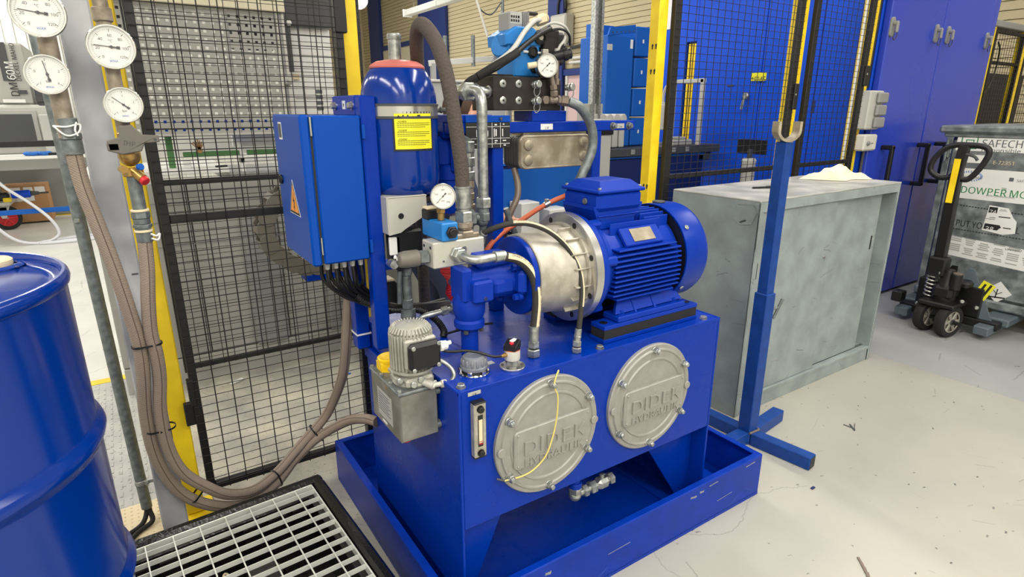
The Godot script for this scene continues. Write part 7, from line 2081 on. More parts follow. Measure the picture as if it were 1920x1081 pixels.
	b = MB.new(); b.box(V(X - 0.0035, 0.757, -0.275), V(0.001, 0.036, 0.044)); b.prism(P2([-0.304, 0.634, -0.302, 0.67, -0.225, 0.668, -0.215, 0.655, -0.225, 0.644, -0.232, 0.634]), 0.0008, Transform3D(B, V(X - 0.003, 0, 0)))
	for q in [[0.72, -0.21, 0.06, 0.006], [0.71, -0.27, 0.03, 0.003], [0.7, -0.28, 0.05, 0.002], [0.655, -0.185, 0.04, 0.006], [0.765, -0.225, 0.03, 0.002], [0.758, -0.225, 0.04, 0.002]]:
		b.box(V(X - 0.0035, q[0], q[1]), V(0.001, q[3], q[2]))
	part("print", b, M.ink, l)
	b = MB.new(); text(b, "74", 0.024, Transform3D(B, V(X - 0.004, 0.745, -0.275)), 0.0006); text(b, "38", 0.03, Transform3D(B, V(X - 0.004, 0.637, -0.272)), 0.0006); part("white_number", b, M.sticker_white, l)
	l = lab.call("safety_sheet", -0.475, 0.0, 0.42, 0.55, 0.06)
	b = MB.new()
	for i in 6:
		for k in 9:
			if (i * 7 + k * 3) % 5 == 4: continue
			b.box(V(X - 0.0022, 0.545 - k * 0.0125 - (i - 3) * 0.0048, -0.435 + i * 0.078), V(0.0008, 0.0075, 0.06 - (k * i % 4) * 0.008), 0.0, Basis(V(1, 0, 0), 0.06))
	part("fine_print", b, M.sticker_grey, l)
	b = MB.new(); text(b, "UN1897", 0.013, T.call(-0.17, 0.528), 0.0006, HORIZONTAL_ALIGNMENT_LEFT, 0.0, 1.3); part("lettering", b, M.ink, l)
	b = MB.new(); b.box(V(X - 0.001, 0.25, -0.15), V(0.0015, 0.1, 0.1), 0.0, Basis(V(1, 0, 0), PI / 4)); l = part("environment_label", b, M.sticker_white)
	b = MB.new(); b.bar(V(X - 0.002, 0.21, -0.16), V(X - 0.002, 0.27, -0.155), 0.006, 0.001, 0.0, V(1, 0, 0)); b.bar(V(X - 0.002, 0.24, -0.16), V(X - 0.002, 0.265, -0.18), 0.004, 0.001, 0.0, V(1, 0, 0)); b.bar(V(X - 0.002, 0.235, -0.155), V(X - 0.002, 0.255, -0.13), 0.004, 0.001, 0.0, V(1, 0, 0)); b.bar(V(X - 0.002, 0.212, -0.2), V(X - 0.002, 0.22, -0.11), 0.008, 0.001, 0.0, V(1, 0, 0)); part("dead_tree_symbol", b, M.ink, l)

# ---------------------------------------------------------------- blue machines on the right
func machine_right():
	# large doors flush with the fence, side wall running back behind the mesh
	thing("machine_housing", "tall glossy blue machine housing with two doors, black bow handles and a yellow number plate", "machine housing", V(4.35, 0, -1.8))
	var b := MB.new(); b.bx(3.6, 5.3, 0.0, 2.9, -2.75, -0.955, 0.004); part("carcass", b, M.blue_dark)
	for d in [[3.585, 4.318], [4.33, 5.19]]:
		b = MB.new(); b.bx(d[0], d[1], 0.02, 2.8, -0.953, -0.91, 0.005); var dr := part("door", b, M.blue_door)
		var hx: Array = [3.76, 4.28] if d[0] < 4 else [4.56]
		for x in hx:
			b = MB.new()
			b.bx(x - 0.016, x + 0.016, 0.83, 1.125, -0.855, -0.83, 0.006)
			b.bx(x - 0.018, x + 0.018, 1.1, 1.13, -0.91, -0.83, 0.006); b.bx(x - 0.018, x + 0.018, 0.825, 0.855, -0.91, -0.83, 0.006)
			part("bow_handle", b, M.black, dr)
		var lx: Array = [3.57 + 0.04, 4.222] if d[0] < 4 else [4.4, 5.06]
		for x in lx:
			b = MB.new()
			b.prism(rrect(0.046, 0.115, 0.02), 0.012, Transform3D(Basis(), V(x, 1.855, -0.91)), 0.003)
			b.cyl(V(x, 1.875, -0.898), V(x, 1.875, -0.87), 0.013, 14, 0.003); b.bx(x - 0.012, x + 0.012, 1.82, 1.882, -0.882, -0.868, 0.004)
			var lt := part("latch", b, M.grey_mid, dr)
			b = MB.new()
			b.tube(cr([V(x - 0.016, 1.83, -0.876), V(x - 0.02, 1.795, -0.88), V(x, 1.777, -0.882), V(x + 0.02, 1.795, -0.88), V(x + 0.016, 1.83, -0.876)], 5), 0.0028, 6)
			part("latch_ring", b, M.grey_dark, dr)
	for p in [[-2.75, -2.515], [-2.405, -1.772], [-1.766, -1.336], [-1.33, -0.957]]:
		b = MB.new(); b.bx(3.572, 3.6, 0.05, 2.88, p[0], p[1], 0.003); part("side_panel", b, M.blue_machine)
	b = MB.new(); b.bx(3.572, 3.6, 1.9, 2.88, -2.513, -2.407, 0.003); part("side_panel", b, M.blue_machine)
	for z in [-2.485, -2.45, -2.425]:
		b = MB.new(); b.bx(3.584, 3.6, 1.0, 1.885, z - 0.008, z + 0.008, 0.002); part("guide_bar", b, M.yellow)
	b = MB.new(); b.bx(3.568, 3.5725, 1.03, 1.135, -1.905, -1.645); part("black_opening", b, M.black)
	b = MB.new(); b.cyl(V(3.573, 1.462, -1.875), V(3.55, 1.462, -1.875), 0.026, 20, 0.004); b.bar(V(3.545, 1.465, -1.873), V(3.54, 1.36, -1.888), 0.022, 0.014, 0.004, V(1, 0, 0)); part("lever_handle", b, M.zinc)
	b = MB.new(); b.bx(3.57, 3.573, 1.335, 1.42, -1.338, -1.312, 0.001); part("recessed_grip", b, M.blue_dark)
	b = MB.new(); b.bx(3.565, 3.573, 1.536, 1.548, -2.06, -2.0, 0.002); part("slot", b, M.grey_dark)
	var SB := Basis(V(0, 0, 1), V(0, 1, 0), V(-1, 0, 0))
	b = MB.new(); b.bx(3.569, 3.5725, 1.568, 1.626, -1.85, -1.722); var sg := part("number_plate", b, M.sticker_yellow)
	b = MB.new(); text(b, "1F245", 0.046, Transform3D(SB, V(3.569, 1.574, -1.786)), 0.001, HORIZONTAL_ALIGNMENT_CENTER, 0.0, 0.72); part("lettering", b, M.ink, sg)
	b = MB.new(); b.bx(3.565, 3.573, 2.02, 2.7, -2.745, -2.7, 0.002); part("white_strip", b, M.white)
	# bed with grey slab
	thing("machine_bed", "dark blue machine bed with a dark grey clamping slab behind the yellow post", "machine bed", V(2.4, 0, -2.3))
	b = MB.new(); b.bx(1.35, 3.36, 0.62, 1.02, -2.18, -2.06, 0.006); b.bx(1.35, 3.3, 0.0, 0.62, -2.18, -2.1); part("body", b, M.blue_dark)
	b = MB.new(); b.bx(1.35, 3.36, 1.02, 1.034, -2.18, -2.045, 0.003); part("light_edge", b, M.blue_light)
	b = MB.new(); b.bx(1.36, 2.3, 0.62, 1.0, -2.06, -2.052, 0.003); part("front_sheet", b, M.blue_light)
	b = MB.new(); b.bx(1.9, 3.52, 1.034, 1.095, -2.5, -2.03, 0.006); b.bx(3.3, 3.45, 0.97, 1.04, -2.15, -2.06, 0.01); part("clamping_slab", b, M.grey_dark)
	b = MB.new(); b.bx(1.35, 1.9, 1.0, 1.06, -2.18, -2.08, 0.004); part("grey_rail", b, M.grey_light)
	for x in [2.52, 2.75, 2.95, 3.1]:
		b = MB.new(); b.bx(x, x + 0.04, 1.05, 1.085, -2.03, -2.024, 0.002); part("slot_cover", b, M.grey_mid)
	b = MB.new(); b.bx(2.98, 3.2, 1.095, 1.14, -2.16, -2.05, 0.008); b.bx(3.04, 3.14, 1.14, 1.16, -2.14, -2.06, 0.006); part("clamp_body", b, M.grey_panel)
	# castings lying on the slab
	for k in 6:
		b = MB.new()
		var x := 2.16 + k * 0.065
		b.box(V(x, 1.095 + 0.1, -2.12), V(0.05, 0.19, 0.06), 0.006)
		b.cyl(V(x, 1.3, -2.16), V(x, 1.3, -2.08), 0.034, 10, 0.005, -1.0, true)
		solo("cast_part", "grey cast part with hex top above the blue cross beam, %s from the left" % ["first", "second", "third", "fourth", "fifth", "last"][k], "cast part", b, M.grey_light, V(x, 1.095, -2.12), "row of grey cast parts on the machine bed")
	# white boxes behind the motor gap
	b = MB.new(); b.bx(1.48, 1.62, 0.6, 0.8, -2.04, -1.9, 0.004); b.bx(1.7, 1.86, 0.58, 0.74, -2.04, -1.9, 0.004)
	thing("white_tray", "pair of white plastic trays seen between the blue post and the bell housing", "tray", V(1.67, 0, -1.95))
	part("tray_body", b, M.white)
	b = MB.new(); b.bx(1.42, 1.95, 0.55, 0.58, -2.05, -1.85, 0.003); for x in [1.44, 1.92]: b.bx(x, x + 0.02, 0, 0.55, -1.97, -1.93)
	part("stand_frame", b, M.grey_mid)
	# operator pendant
	thing("control_pendant", "grey push button pendant with a red emergency stop on its tube frame", "control pendant", V(3.24, 1.095, -2.17))
	for q in [[V(3.24, 1.095, -2.31), V(3.24, 1.585, -2.31)], [V(3.24, 1.095, -2.03), V(3.24, 1.585, -2.03)], [V(3.24, 1.572, -2.33), V(3.24, 1.572, -2.01)]]:
		b = MB.new(); b.bar(q[0], q[1], 0.03, 0.03, 0.003, V(1, 0, 0) if q[0].x == q[1].x and q[0].z == q[1].z else V(0, 1, 0)); part("frame_tube", b, M.grey_light)
	b = MB.new(); b.tube(cr([V(3.24, 1.56, -2.33), V(3.23, 1.54, -2.38), V(3.23, 1.48, -2.41), V(3.23, 1.41, -2.41)], 6), 0.012, 10); b.cyl(V(3.23, 1.42, -2.41), V(3.23, 1.385, -2.41), 0.02, 14, 0.003); part("cable_arch", b, M.grey_light)
	b = MB.new(); b.bx(3.18, 3.26, 1.2, 1.4, -2.46, -2.35, 0.006); var px := part("button_box", b, M.off_white)
	b = MB.new(); b.bx(3.19, 3.25, 1.205, 1.395, -2.35, -2.345, 0.002); part("button_strip", b, M.white, px)
	b = MB.new(); b.turned(V(3.22, 1.365, -2.345), V(-0.6, 0, 0.8), prof([0, 0, 0.016, 0, 0.016, 0.02, 0.026, 0.022, 0.028, 0.03, 0.022, 0.038, 0, 0.04]), 20); part("emergency_stop", b, M.red, px)
	for k in 3:
		b = MB.new(); b.cyl(V(3.22, 1.32 - k * 0.038, -2.345), V(3.22, 1.32 - k * 0.038, -2.332), 0.014, 16, 0.002); part("push_button", b, [M.black, M.cable_blue, M.grey_mid][k], px)
	b = MB.new(); b.bx(3.22, 3.26, 1.6, 1.63, -2.35, -2.31, 0.002); part("small_plate", b, M.white)
	thing("pedestal", "pale grey round pedestal standing in front of the blue press", "pedestal", V(3.33, 0, -1.62))
	b = MB.new(); b.turned(V(3.33, 0, -1.62), V(0, 1, 0), prof([0, 0, 0.1, 0, 0.1, 0.01, 0.05, 0.012, 0.05, 0.98, 0.054, 1.0, 0.044, 1.015, 0, 1.018]), 28); part("column", b, M.grey_light)
	b = MB.new(); b.bx(3.31, 3.35, 1.018, 1.08, -1.63, -1.605, 0.004); part("sensor_head", b, M.grey_dark)
	# light blue electrical cabinets left of the post
	thing("machine_cabinet", "tall light blue sheet metal cabinet left of the broad yellow post", "cabinet", V(2.56, 1.0, -2.3))
	b = MB.new(); b.bx(2.41, 2.66, 1.1, 1.86, -2.5, -2.2, 0.004); b.bx(2.42, 2.65, 1.86, 1.95, -2.45, -2.4); part("sheet", b, M.blue_light)
	b = MB.new(); b.prism(P2([0, 0, 0.26, 0.03, 0.26, 0.085, 0.02, 0.05]), 0.012, Transform3D(Basis(), V(2.4, 1.855, -2.2)), 0.002); part("top_flange", b, M.blue_light)
	for i in 6:
		b = MB.new(); b.cyl(V(2.44 + i * 0.04, 1.875 + i * 0.004, -2.188), V(2.44 + i * 0.04, 1.875 + i * 0.004, -2.185), 0.005, 10); part("screw", b, M.grey_dark)
	b = MB.new(); b.bx(2.625, 2.65, 1.78, 1.84, -2.2, -2.198); part("white_sticker", b, M.sticker_white)
	b = MB.new(); b.bx(2.405, 2.45, 1.76, 1.8, -2.2, -2.195); part("grey_plate", b, M.grey_light)
	for k in 4:
		b = MB.new(); b.bx(2.67, 2.87, 1.1 + k * 0.21, 1.3 + k * 0.21, -2.5, -2.19, 0.008); var bxk := part("module_door", b, M.blue_light)
		b = MB.new(); b.bx(2.735, 2.75, 1.19 + k * 0.21, 1.215 + k * 0.21, -2.19, -2.187, 0.001); part("white_mark", b, M.sticker_white, bxk)
	thing("grey_pillar", "pale grey rectangular pillar behind the galvanised bent pipe", "pillar", V(2.2, 0, -1.97))
	b = MB.new(); b.bx(2.13, 2.225, 0.0, 1.2, -2.02, -1.92, 0.004); part("shaft", b, M.grey_light)
	b = MB.new(); b.bx(2.12, 2.235, 1.2, 1.232, -2.03, -1.91, 0.003); part("black_band", b, M.black)
	b = MB.new(); b.bx(2.13, 2.225, 1.232, 1.3, -2.02, -1.92, 0.004); part("upper_piece", b, M.grey_panel)
	thing("strut_channel", "galvanised strut channel standing upright left of the light blue cabinet", "strut", V(2.22, 1.3, -2.1))
	b = MB.new(); b.prism(P2([0, 0, 0.075, 0, 0.075, 0.045, 0.055, 0.045, 0.055, 0.006, 0.02, 0.006, 0.02, 0.045, 0, 0.045]), 2.3, Transform3D(Basis(V(1, 0, 0), V(0, 0, 1), V(0, -1, 0)), V(2.18, 3.5, -2.12))); part("channel", b, M.zinc)
	b = MB.new(); b.bx(2.1, 2.3, 1.2, 1.4, -2.14, -2.1, 0.003); part("base_plate", b, M.grey_panel)
	# farther fence and parts beside the doors
	for p in [[5.33, "yellow fence post at the right end of the blue doors"], [6.02, "yellow fence post at the picture's right edge above the container"]]:
		thing("fence_post", p[1], "post", V(p[0], 0, -0.99), "yellow cage posts")
		b = MB.new(); b.bx(p[0] - 0.03, p[0] + 0.03, 0, 2.0, -1.02, -0.96, 0.004); part("post", b, M.yellow)
	fence_panel("mesh_fence", "black wire mesh panel with dark backing above the grey container", 5.37, 5.98, 0.1, 1.96, -0.97, [0.112, 1.72, 1.95], 0.05, 0.034, 0.03)
	fence_panel("mesh_fence", "black wire mesh panel at the picture's right edge above the grey container", 6.06, 6.9, 0.1, 1.96, -0.97, [0.112, 1.04, 1.95], 0.05, 0.034, 0.03)
	b = MB.new(); b.bx(5.25, 6.9, 1.98, 2.03, -1.05, -0.95, 0.006)
	solo("cable_duct", "grey cable duct lying along the top of the far right fence", "cable duct", b, M.grey_mid, V(6.0, 1.98, -1.0))
	b = MB.new(); b.bx(5.45, 7.6, 0.0, 1.7, -1.6, -1.4, 0.01)
	solo("machine_cover", "dark navy machine cover behind the far right mesh", "machine cover", b, M.blue_navy, V(6.4, 0, -1.5))
	b = MB.new(); b.bx(5.4, 7.6, 1.72, 1.95, -2.2, -2.1, 0.01)
	solo("white_panel", "white sheet panel seen through the top of the far right mesh", "panel", b, M.white, V(6.4, 1.72, -2.15))
	b = MB.new(); b.tube(cr([V(5.27, 1.86, -0.9), V(5.33, 1.8, -0.9), V(5.36, 1.65, -0.91), V(5.3, 1.52, -0.91), V(5.2, 1.48, -0.9)], 6), 0.006, 8)
	solo("cable_loop", "thin black cable loop at the right end of the blue doors", "cable", b, M.black, V(5.3, 1.48, -0.9))

# ---------------------------------------------------------------- left machine behind the two mesh panels
func machine_left():
	# perforated board: real square holes
	thing("perforated_board", "large grey perforated tool board with square holes behind the mesh panels", "perforated board", V(-0.15, 1.24, -2.32))
	var b := MB.new()
	var px := 0.0388
	var py := 0.0385
	var h := 0.0066
	var xs := -0.53
	var ys := 1.248
	for i in 19:
		for k in 15:
			var cx := xs + (i + 0.5) * px
			var cy := ys + (k + 0.5) * py
			var x0 := cx - px / 2
			var x1 := cx + px / 2
			var y0 := cy - py / 2
			var y1 := cy + py / 2
			for z in [-2.3, -2.3015]:
				var n := V(0, 0, 1 if z > -2.301 else -1)
				b.quad(V(x0, y0, z), V(x1, y0, z), V(x1, cy - h, z), V(x0, cy - h, z), n)
				b.quad(V(x0, cy + h, z), V(x1, cy + h, z), V(x1, y1, z), V(x0, y1, z), n)
				b.quad(V(x0, cy - h, z), V(cx - h, cy - h, z), V(cx - h, cy + h, z), V(x0, cy + h, z), n)
				b.quad(V(cx + h, cy - h, z), V(x1, cy - h, z), V(x1, cy + h, z), V(cx + h, cy + h, z), n)
			for e in [[-1, -1, 1, -1, 0, 1], [-1, 1, 1, 1, 0, -1], [-1, -1, -1, 1, 1, 0], [1, -1, 1, 1, -1, 0]]:
				b.quad(V(cx + e[0] * h, cy + e[1] * h, -2.3), V(cx + e[2] * h, cy + e[3] * h, -2.3), V(cx + e[2] * h, cy + e[3] * h, -2.3015), V(cx + e[0] * h, cy + e[1] * h, -2.3015), V(e[4], e[5], 0))
	part("perforated_sheet", b, M.grey_panel)
	for y in [1.248 - 0.012, 1.248 + 15 * py]:
		b = MB.new(); b.bx(xs, xs + 19 * px, y, y + 0.012, -2.33, -2.296, 0.002); part("folded_edge", b, M.grey_light)
	for x in [-0.02]:
		b = MB.new(); b.bx(x, x + 0.006, 1.25, 1.82, -2.32, -2.2985); part("seam", b, M.grey_mid)
	# dark and pale tools hanging behind it show through the holes
	for q in [[-0.54, -0.44, 1.55, 1.83, "left"], [0.0, 0.21, 1.66, 1.83, "right"]]:
		b = MB.new(); b.bx(q[0], q[1], q[2], q[3], -2.42, -2.36, 0.01)
		solo("tool_case", "dark case behind the perforated board, showing in its %s upper holes" % q[4], "case", b, M.grey_dark, V(q[0], q[2], -2.4))
	b = MB.new(); b.bx(-0.45, 0.2, 1.25, 1.33, -2.44, -2.38, 0.01)
	solo("tool_case", "blue case behind the lowest rows of holes in the perforated board", "case", b, M.blue_machine, V(-0.1, 1.25, -2.4))
	b = MB.new(); b.bx(-0.9, 0.26, 1.838, 1.9, -2.34, -2.26, 0.004)
	solo("trunking", "pale trunking running along the top of the perforated board", "trunking", b, M.cream_panel, V(-0.3, 1.84, -2.3))
	b = MB.new(); b.bx(0.216, 0.256, 1.2, 1.88, -2.34, -2.29, 0.004)
	thing("aluminium_profile", "upright pale aluminium profile right of the perforated board", "profile", V(0.235, 1.2, -2.3)); part("profile", b, M.off_white)
	b = MB.new(); b.bx(0.228, 0.242, 1.2, 1.88, -2.29, -2.288); part("groove", b, M.grey_mid)
	b = MB.new(); b.bx(0.222, 0.26, 1.49, 1.53, -2.288, -2.26, 0.006); b.cyl(V(0.24, 1.515, -2.26), V(0.24, 1.515, -2.23), 0.012, 12, 0.002); part("clamp_lever", b, M.grey_light)
	thing("machine_enclosure", "white machine enclosure with a dark angled frame behind the control cabinet", "machine enclosure", V(0.5, 0.0, -2.6))
	b = MB.new(); b.bx(0.285, 0.52, 1.1, 1.79, -2.45, -2.4, 0.004); part("white_panel", b, M.white)
	b = MB.new(); b.bx(0.285, 0.52, 0.0, 1.1, -2.45, -2.4); b.bx(0.29, 0.52, 0.0, 2.2, -2.6, -2.46); part("carcass", b, M.grey_light)
	b = MB.new(); b.bx(0.262, 0.3, 1.56, 1.92, -2.4, -2.36, 0.003); b.bx(0.262, 0.52, 1.79, 1.92, -2.4, -2.35, 0.003); b.bx(0.2, 0.54, 1.92, 2.3, -2.42, -2.4); part("dark_frame", b, M.grey_dark)
	b = MB.new(); b.bx(0.295, 0.33, 1.52, 1.55, -2.398, -2.385, 0.002); part("yellowed_label", b, M.cream)
	b = MB.new(); b.cyl(V(0.29, 1.8, -2.35), V(0.29, 1.8, -2.33), 0.014, 12, 0.004); part("round_fitting", b, M.white)
	b = MB.new()
	for k in 4: b.bx(0.415, 0.45, 1.36 + k * 0.03, 1.38 + k * 0.03, -2.4, -2.397)
	part("marks", b, M.ink_grey)
	for y in [1.42, 1.56]:
		b = MB.new(); b.bx(0.3, 0.515, y, y + 0.004, -2.4, -2.398); part("panel_seam", b, M.grey_mid)
	# bench, green frame and small stuff under the board
	thing("workbench", "bright white bench top with green and white frame under the perforated board", "workbench", V(-0.3, 0.0, -2.5))
	b = MB.new(); b.bx(-0.72, -0.1, 1.05, 1.075, -2.9, -2.29, 0.003); part("bench_top", b, M.white)
	b = MB.new(); b.bx(-0.1, 0.7, 0.99, 1.04, -2.9, -2.29, 0.003); part("grey_shelf", b, M.grey_mid)
	b = MB.new(); b.bx(-0.362, -0.332, 1.075, 1.235, -2.44, -2.41, 0.002); part("green_post", b, M.green_frame)
	for q in [[-0.29, -0.02], [0.02, 0.3]]:
		b = MB.new(); b.bx(q[0], q[1], 1.128, 1.152, -2.45, -2.42, 0.002); part("green_rail", b, M.green_frame)
	b = MB.new(); b.bx(-0.72, -0.1, 1.232, 1.245, -2.46, -2.4, 0.002); part("black_rail", b, M.black)
	b = MB.new(); b.bx(-0.02, 0.0, 1.04, 1.2, -2.46, -2.42); b.bx(-0.02, 0.28, 1.085, 1.112, -2.46, -2.42, 0.002); b.bx(-0.04, 0.28, 1.17, 1.235, -2.5, -2.46, 0.002); part("white_frame", b, M.white)
	b = MB.new(); b.bx(-0.72, 0.3, 1.1, 1.24, -3.0, -2.98); part("back_sheet", b, M.white_wall)
	b = MB.new(); b.bx(-0.3, -0.265, 1.075, 1.115, -2.4, -2.36, 0.004); b.cyl(V(-0.282, 1.1, -2.36), V(-0.282, 1.1, -2.355), 0.009, 12)
	solo("switch", "small white round switch on the bright bench top", "switch", b, M.white, V(-0.28, 1.075, -2.38))
	b = MB.new(); b.bar(V(-0.16, 1.08, -2.33), V(-0.1, 1.08, -2.34), 0.01, 0.01, 0.003)
	solo("screwdriver", "short black tool lying on the bright bench top", "tool", b, M.black, V(-0.13, 1.075, -2.33))
	b = MB.new()
	for k in 7: b.bar(V(-0.21, 1.16, -2.43), V(-0.245 + k * 0.01, 1.215 - abs(k - 3) * 0.006, -2.43), 0.006, 0.003, 0.0, V(0, 0, 1))
	b.cyl(V(-0.21, 1.145, -2.43), V(-0.21, 1.165, -2.43), 0.014, 12)
	solo("brush", "worn beige brush hanging behind the green rail", "brush", b, M.cardboard, V(-0.21, 1.15, -2.43))
	b = MB.new(); b.bx(0.21, 0.25, 1.24, 1.262, -2.4, -2.37, 0.003)
	solo("red_box", "small red box beside the white frame under the perforated board", "box", b, M.red, V(0.23, 1.24, -2.38))
	# grey base below
	thing("grey_machine", "grey sheet metal machine base with vertical seams behind the farther mesh panel", "machine base", V(0.2, 0, -2.2))
	for k in 5:
		b = MB.new(); b.bx(-0.72 + k * 0.4, -0.725 + (k + 1) * 0.4, 0.14, 1.03, -2.28, -2.15, 0.003); part("base_panel", b, M.grey_sheet)
	b = MB.new(); b.bx(-0.72, 1.28, 0.0, 0.135, -2.27, -2.14, 0.002); part("plinth", b, M.grey_panel)
	for y in [0.93, 0.84, 0.72]:
		b = MB.new(); b.bx(-0.72, 1.28, y, y + 0.006, -2.15, -2.147); part("seam", b, M.grey_mid)
	for x in [-0.1, 0.3]:
		b = MB.new(); b.bx(x, x + 0.16, 0.14, 0.85, -2.15, -2.12, 0.006); part("upright_profile", b, M.grey_mid)
	# energy chain
	thing("cable_chain", "grey plastic energy chain curving in a wide arc behind the control cabinet", "cable chain", V(0.0, 0.65, -1.5))
	var path := cr([V(0.3, 1.06, -1.5), V(0.16, 1.06, -1.5), V(0.045, 1.05, -1.5), V(-0.05, 1.0, -1.5), V(-0.105, 0.92, -1.5), V(-0.105, 0.83, -1.5), V(-0.065, 0.765, -1.5), V(0.02, 0.705, -1.5), V(0.12, 0.695, -1.5), V(0.25, 0.69, -1.5)], 12)
	var F := MB.frames(path)
	var at := 0.0
	var j := 0
	for i in F.size():
		if F[i][4] >= at:
			at += 0.062
			b = MB.new()
			var p: Vector3 = F[i][0]
			var t: Vector3 = F[i][1]
			var up := V(0, 0, 1).cross(t).normalized()
			var B := Basis(t, up, V(0, 0, 1))
			for s in [-1.0, 1.0]:
				b.prism(rrect(0.086, 0.07, 0.03, 4), 0.006, Transform3D(B, p + V(0, 0, s * 0.045 - 0.003 + (j % 2) * 0.004)), 0.0015)
				b.cyl(p + t * 0.031 + V(0, 0, s * 0.045), p + t * 0.031 + V(0, 0, s * 0.045 + 0.008), 0.011, 12, 0.002)
			b.box(p + up * 0.031, V(0.03, 0.006, 0.09), 0.001, B); b.box(p - up * 0.031, V(0.03, 0.006, 0.09), 0.001, B)
			part("chain_link", b, M.chain_grey)
			j += 1
	b = MB.new(); b.tube(path, 0.012, 8); part("inner_cable", b, M.black)
	b = MB.new(); b.bx(0.03, 0.5, 0.635, 0.665, -1.55, -1.45, 0.003)
	solo("chain_support", "blue steel bar that carries the lower end of the energy chain", "bar", b, M.blue, V(0.3, 0.635, -1.5))

# ---------------------------------------------------------------- far left
func far_left():
	thing("milling_machine", "grey white milling machine with lettering and a dark viewing window, far left", "machine", V(-1.7, 0, -7.6))
	var b := MB.new(); b.bx(-3.2, -1.02, 0.88, 1.42, -8.6, -7.4, 0.03); part("enclosure", b, M.grey_light)
	b = MB.new(); b.bx(-2.6, -1.23, 1.42, 2.05, -8.4, -7.45, 0.02); part("column_cover", b, M.grey_panel)
	b = MB.new(); b.bx(-1.46, -1.383, 1.665, 2.05, -7.45, -7.438); part("dark_band", b, M.grey_dark)
	b = MB.new(); b.bx(-1.95, -1.24, 0.98, 1.36, -7.4, -7.385, 0.004); part("door_frame", b, M.grey_panel)
	b = MB.new(); b.bx(-2.2, -1.285, 1.02, 1.32, -7.385, -7.38); part("viewing_window", b, M.grey_dark)
	b = MB.new(); b.bx(-1.22, -1.19, 1.08, 1.16, -7.39, -7.36, 0.005); part("door_handle", b, M.black)
	b = MB.new(); b.bx(-1.5, -1.31, 1.44, 1.475, -7.41, -7.4); part("white_plate", b, M.white)
	b = MB.new(); b.bx(-1.36, -1.28, 1.53, 1.57, -7.438, -7.435); part("vent", b, M.grey_dark)
	var up := Basis(V(0, 1, 0), V(-1, 0, 0), V(0, 0, 1))
	b = MB.new(); text(b, "DMU", 0.07, Transform3D(up, V(-1.385, 1.5, -7.44)), 0.002, HORIZONTAL_ALIGNMENT_LEFT); text(b, "DECKEL MAHO", 0.042, Transform3D(up, V(-1.325, 1.66, -7.44)), 0.002, HORIZONTAL_ALIGNMENT_LEFT); part("lettering", b, M.ink)
	b = MB.new(); text(b, "60M", 0.07, Transform3D(up, V(-1.385, 1.672, -7.437)), 0.002, HORIZONTAL_ALIGNMENT_LEFT); part("lettering", b, M.white)
	b = MB.new(); b.bx(-1.22, -1.05, 1.3, 1.65, -7.5, -7.42, 0.02); b.bx(-1.22, -1.06, 1.45, 1.5, -7.42, -7.4, 0.004); part("control_head", b, M.grey_dark)
	b = MB.new(); b.bx(-1.22, -1.0, 0.9, 1.32, -7.4, -7.3, 0.01); part("side_cover", b, M.grey_light)
	b = MB.new(); b.bx(-3.2, -1.05, 0.0, 0.88, -9.4, -8.9, 0.01); part("base", b, M.grey_mid)
	b = MB.new(); b.box(V(-1.06, 1.31, -7.25), V(0.05, 0.13, 0.03), 0.01, Basis(V(0, 0, 1), 0.35)); b.cyl(V(-1.09, 1.38, -7.25), V(-1.12, 1.4, -7.25), 0.012, 10)
	solo("air_gun", "blue air gun hanging at the milling machine's corner", "air gun", b, M.glove_blue, V(-1.06, 1.25, -7.25))
	b = MB.new(); b.tube(cr([V(-1.05, 1.25, -7.25), V(-1.02, 1.1, -7.22), V(-0.99, 0.95, -7.15)], 5), 0.01, 8)
	solo("air_hose", "straight blue air hose under the air gun", "hose", b, M.cable_blue, V(-1.02, 0.95, -7.2))
	b = MB.new()
	var hx: Array = []
	for i in 200: hx.append(V(-0.95 + cos(i * 0.7) * 0.035, 0.86 - i * 0.0026, -6.95 + sin(i * 0.7) * 0.035))
	b.tube(hx, 0.008, 6)
	solo("spiral_hose", "blue spiral air hose hanging under the far workbench", "hose", b, M.cable_blue, V(-0.95, 0.34, -6.95))
	# bench with white top
	thing("workbench", "far workbench with a white top and blue lower rail left of the steel column", "workbench", V(-1.4, 0, -7.0))
	b = MB.new(); b.bx(-2.4, -0.72, 0.875, 0.905, -7.28, -6.8, 0.005); part("bench_top", b, M.white)
	b = MB.new(); b.bx(-2.4, -0.75, 0.74, 0.875, -7.27, -7.23); part("apron", b, M.grey_light)
	b = MB.new(); b.bx(-2.4, -0.72, 0.31, 0.36, -6.9, -6.86, 0.004); part("lower_rail", b, M.blue_light)
	for x in [-2.2, -0.78]:
		b = MB.new(); b.bx(x, x + 0.05, 0, 0.875, -6.92, -6.86, 0.004); part("leg", b, M.grey_mid)
	b = MB.new(); b.bx(-0.84, -0.8, 0.36, 0.85, -6.9, -6.85, 0.003); part("blue_side_strip", b, M.blue_light)
	b = MB.new()
	for k in 7: b.ball(V(-1.36 + k * 0.03, 0.925, -6.95 + (k % 3) * 0.03), V(0.035, 0.022, 0.03), 8)
	solo("cloth_heap", "crumpled light blue gloves on the far workbench", "gloves", b, M.glove_blue, V(-1.27, 0.905, -6.95))
	b = MB.new(); b.bx(-1.18, -0.96, 0.905, 0.93, -6.95, -6.9, 0.006)
	solo("dark_bar", "dark bar tool lying on the far workbench", "tool", b, M.black, V(-1.07, 0.905, -6.92))
	# fence rail in front of it
	b = MB.new(); b.bx(-3.0, -0.6, 1.0, 1.06, -6.86, -6.8, 0.004)
	solo("fence_rail", "black horizontal rail crossing in front of the milling machine", "rail", b, M.black_frame, V(-1.5, 1.0, -6.83))
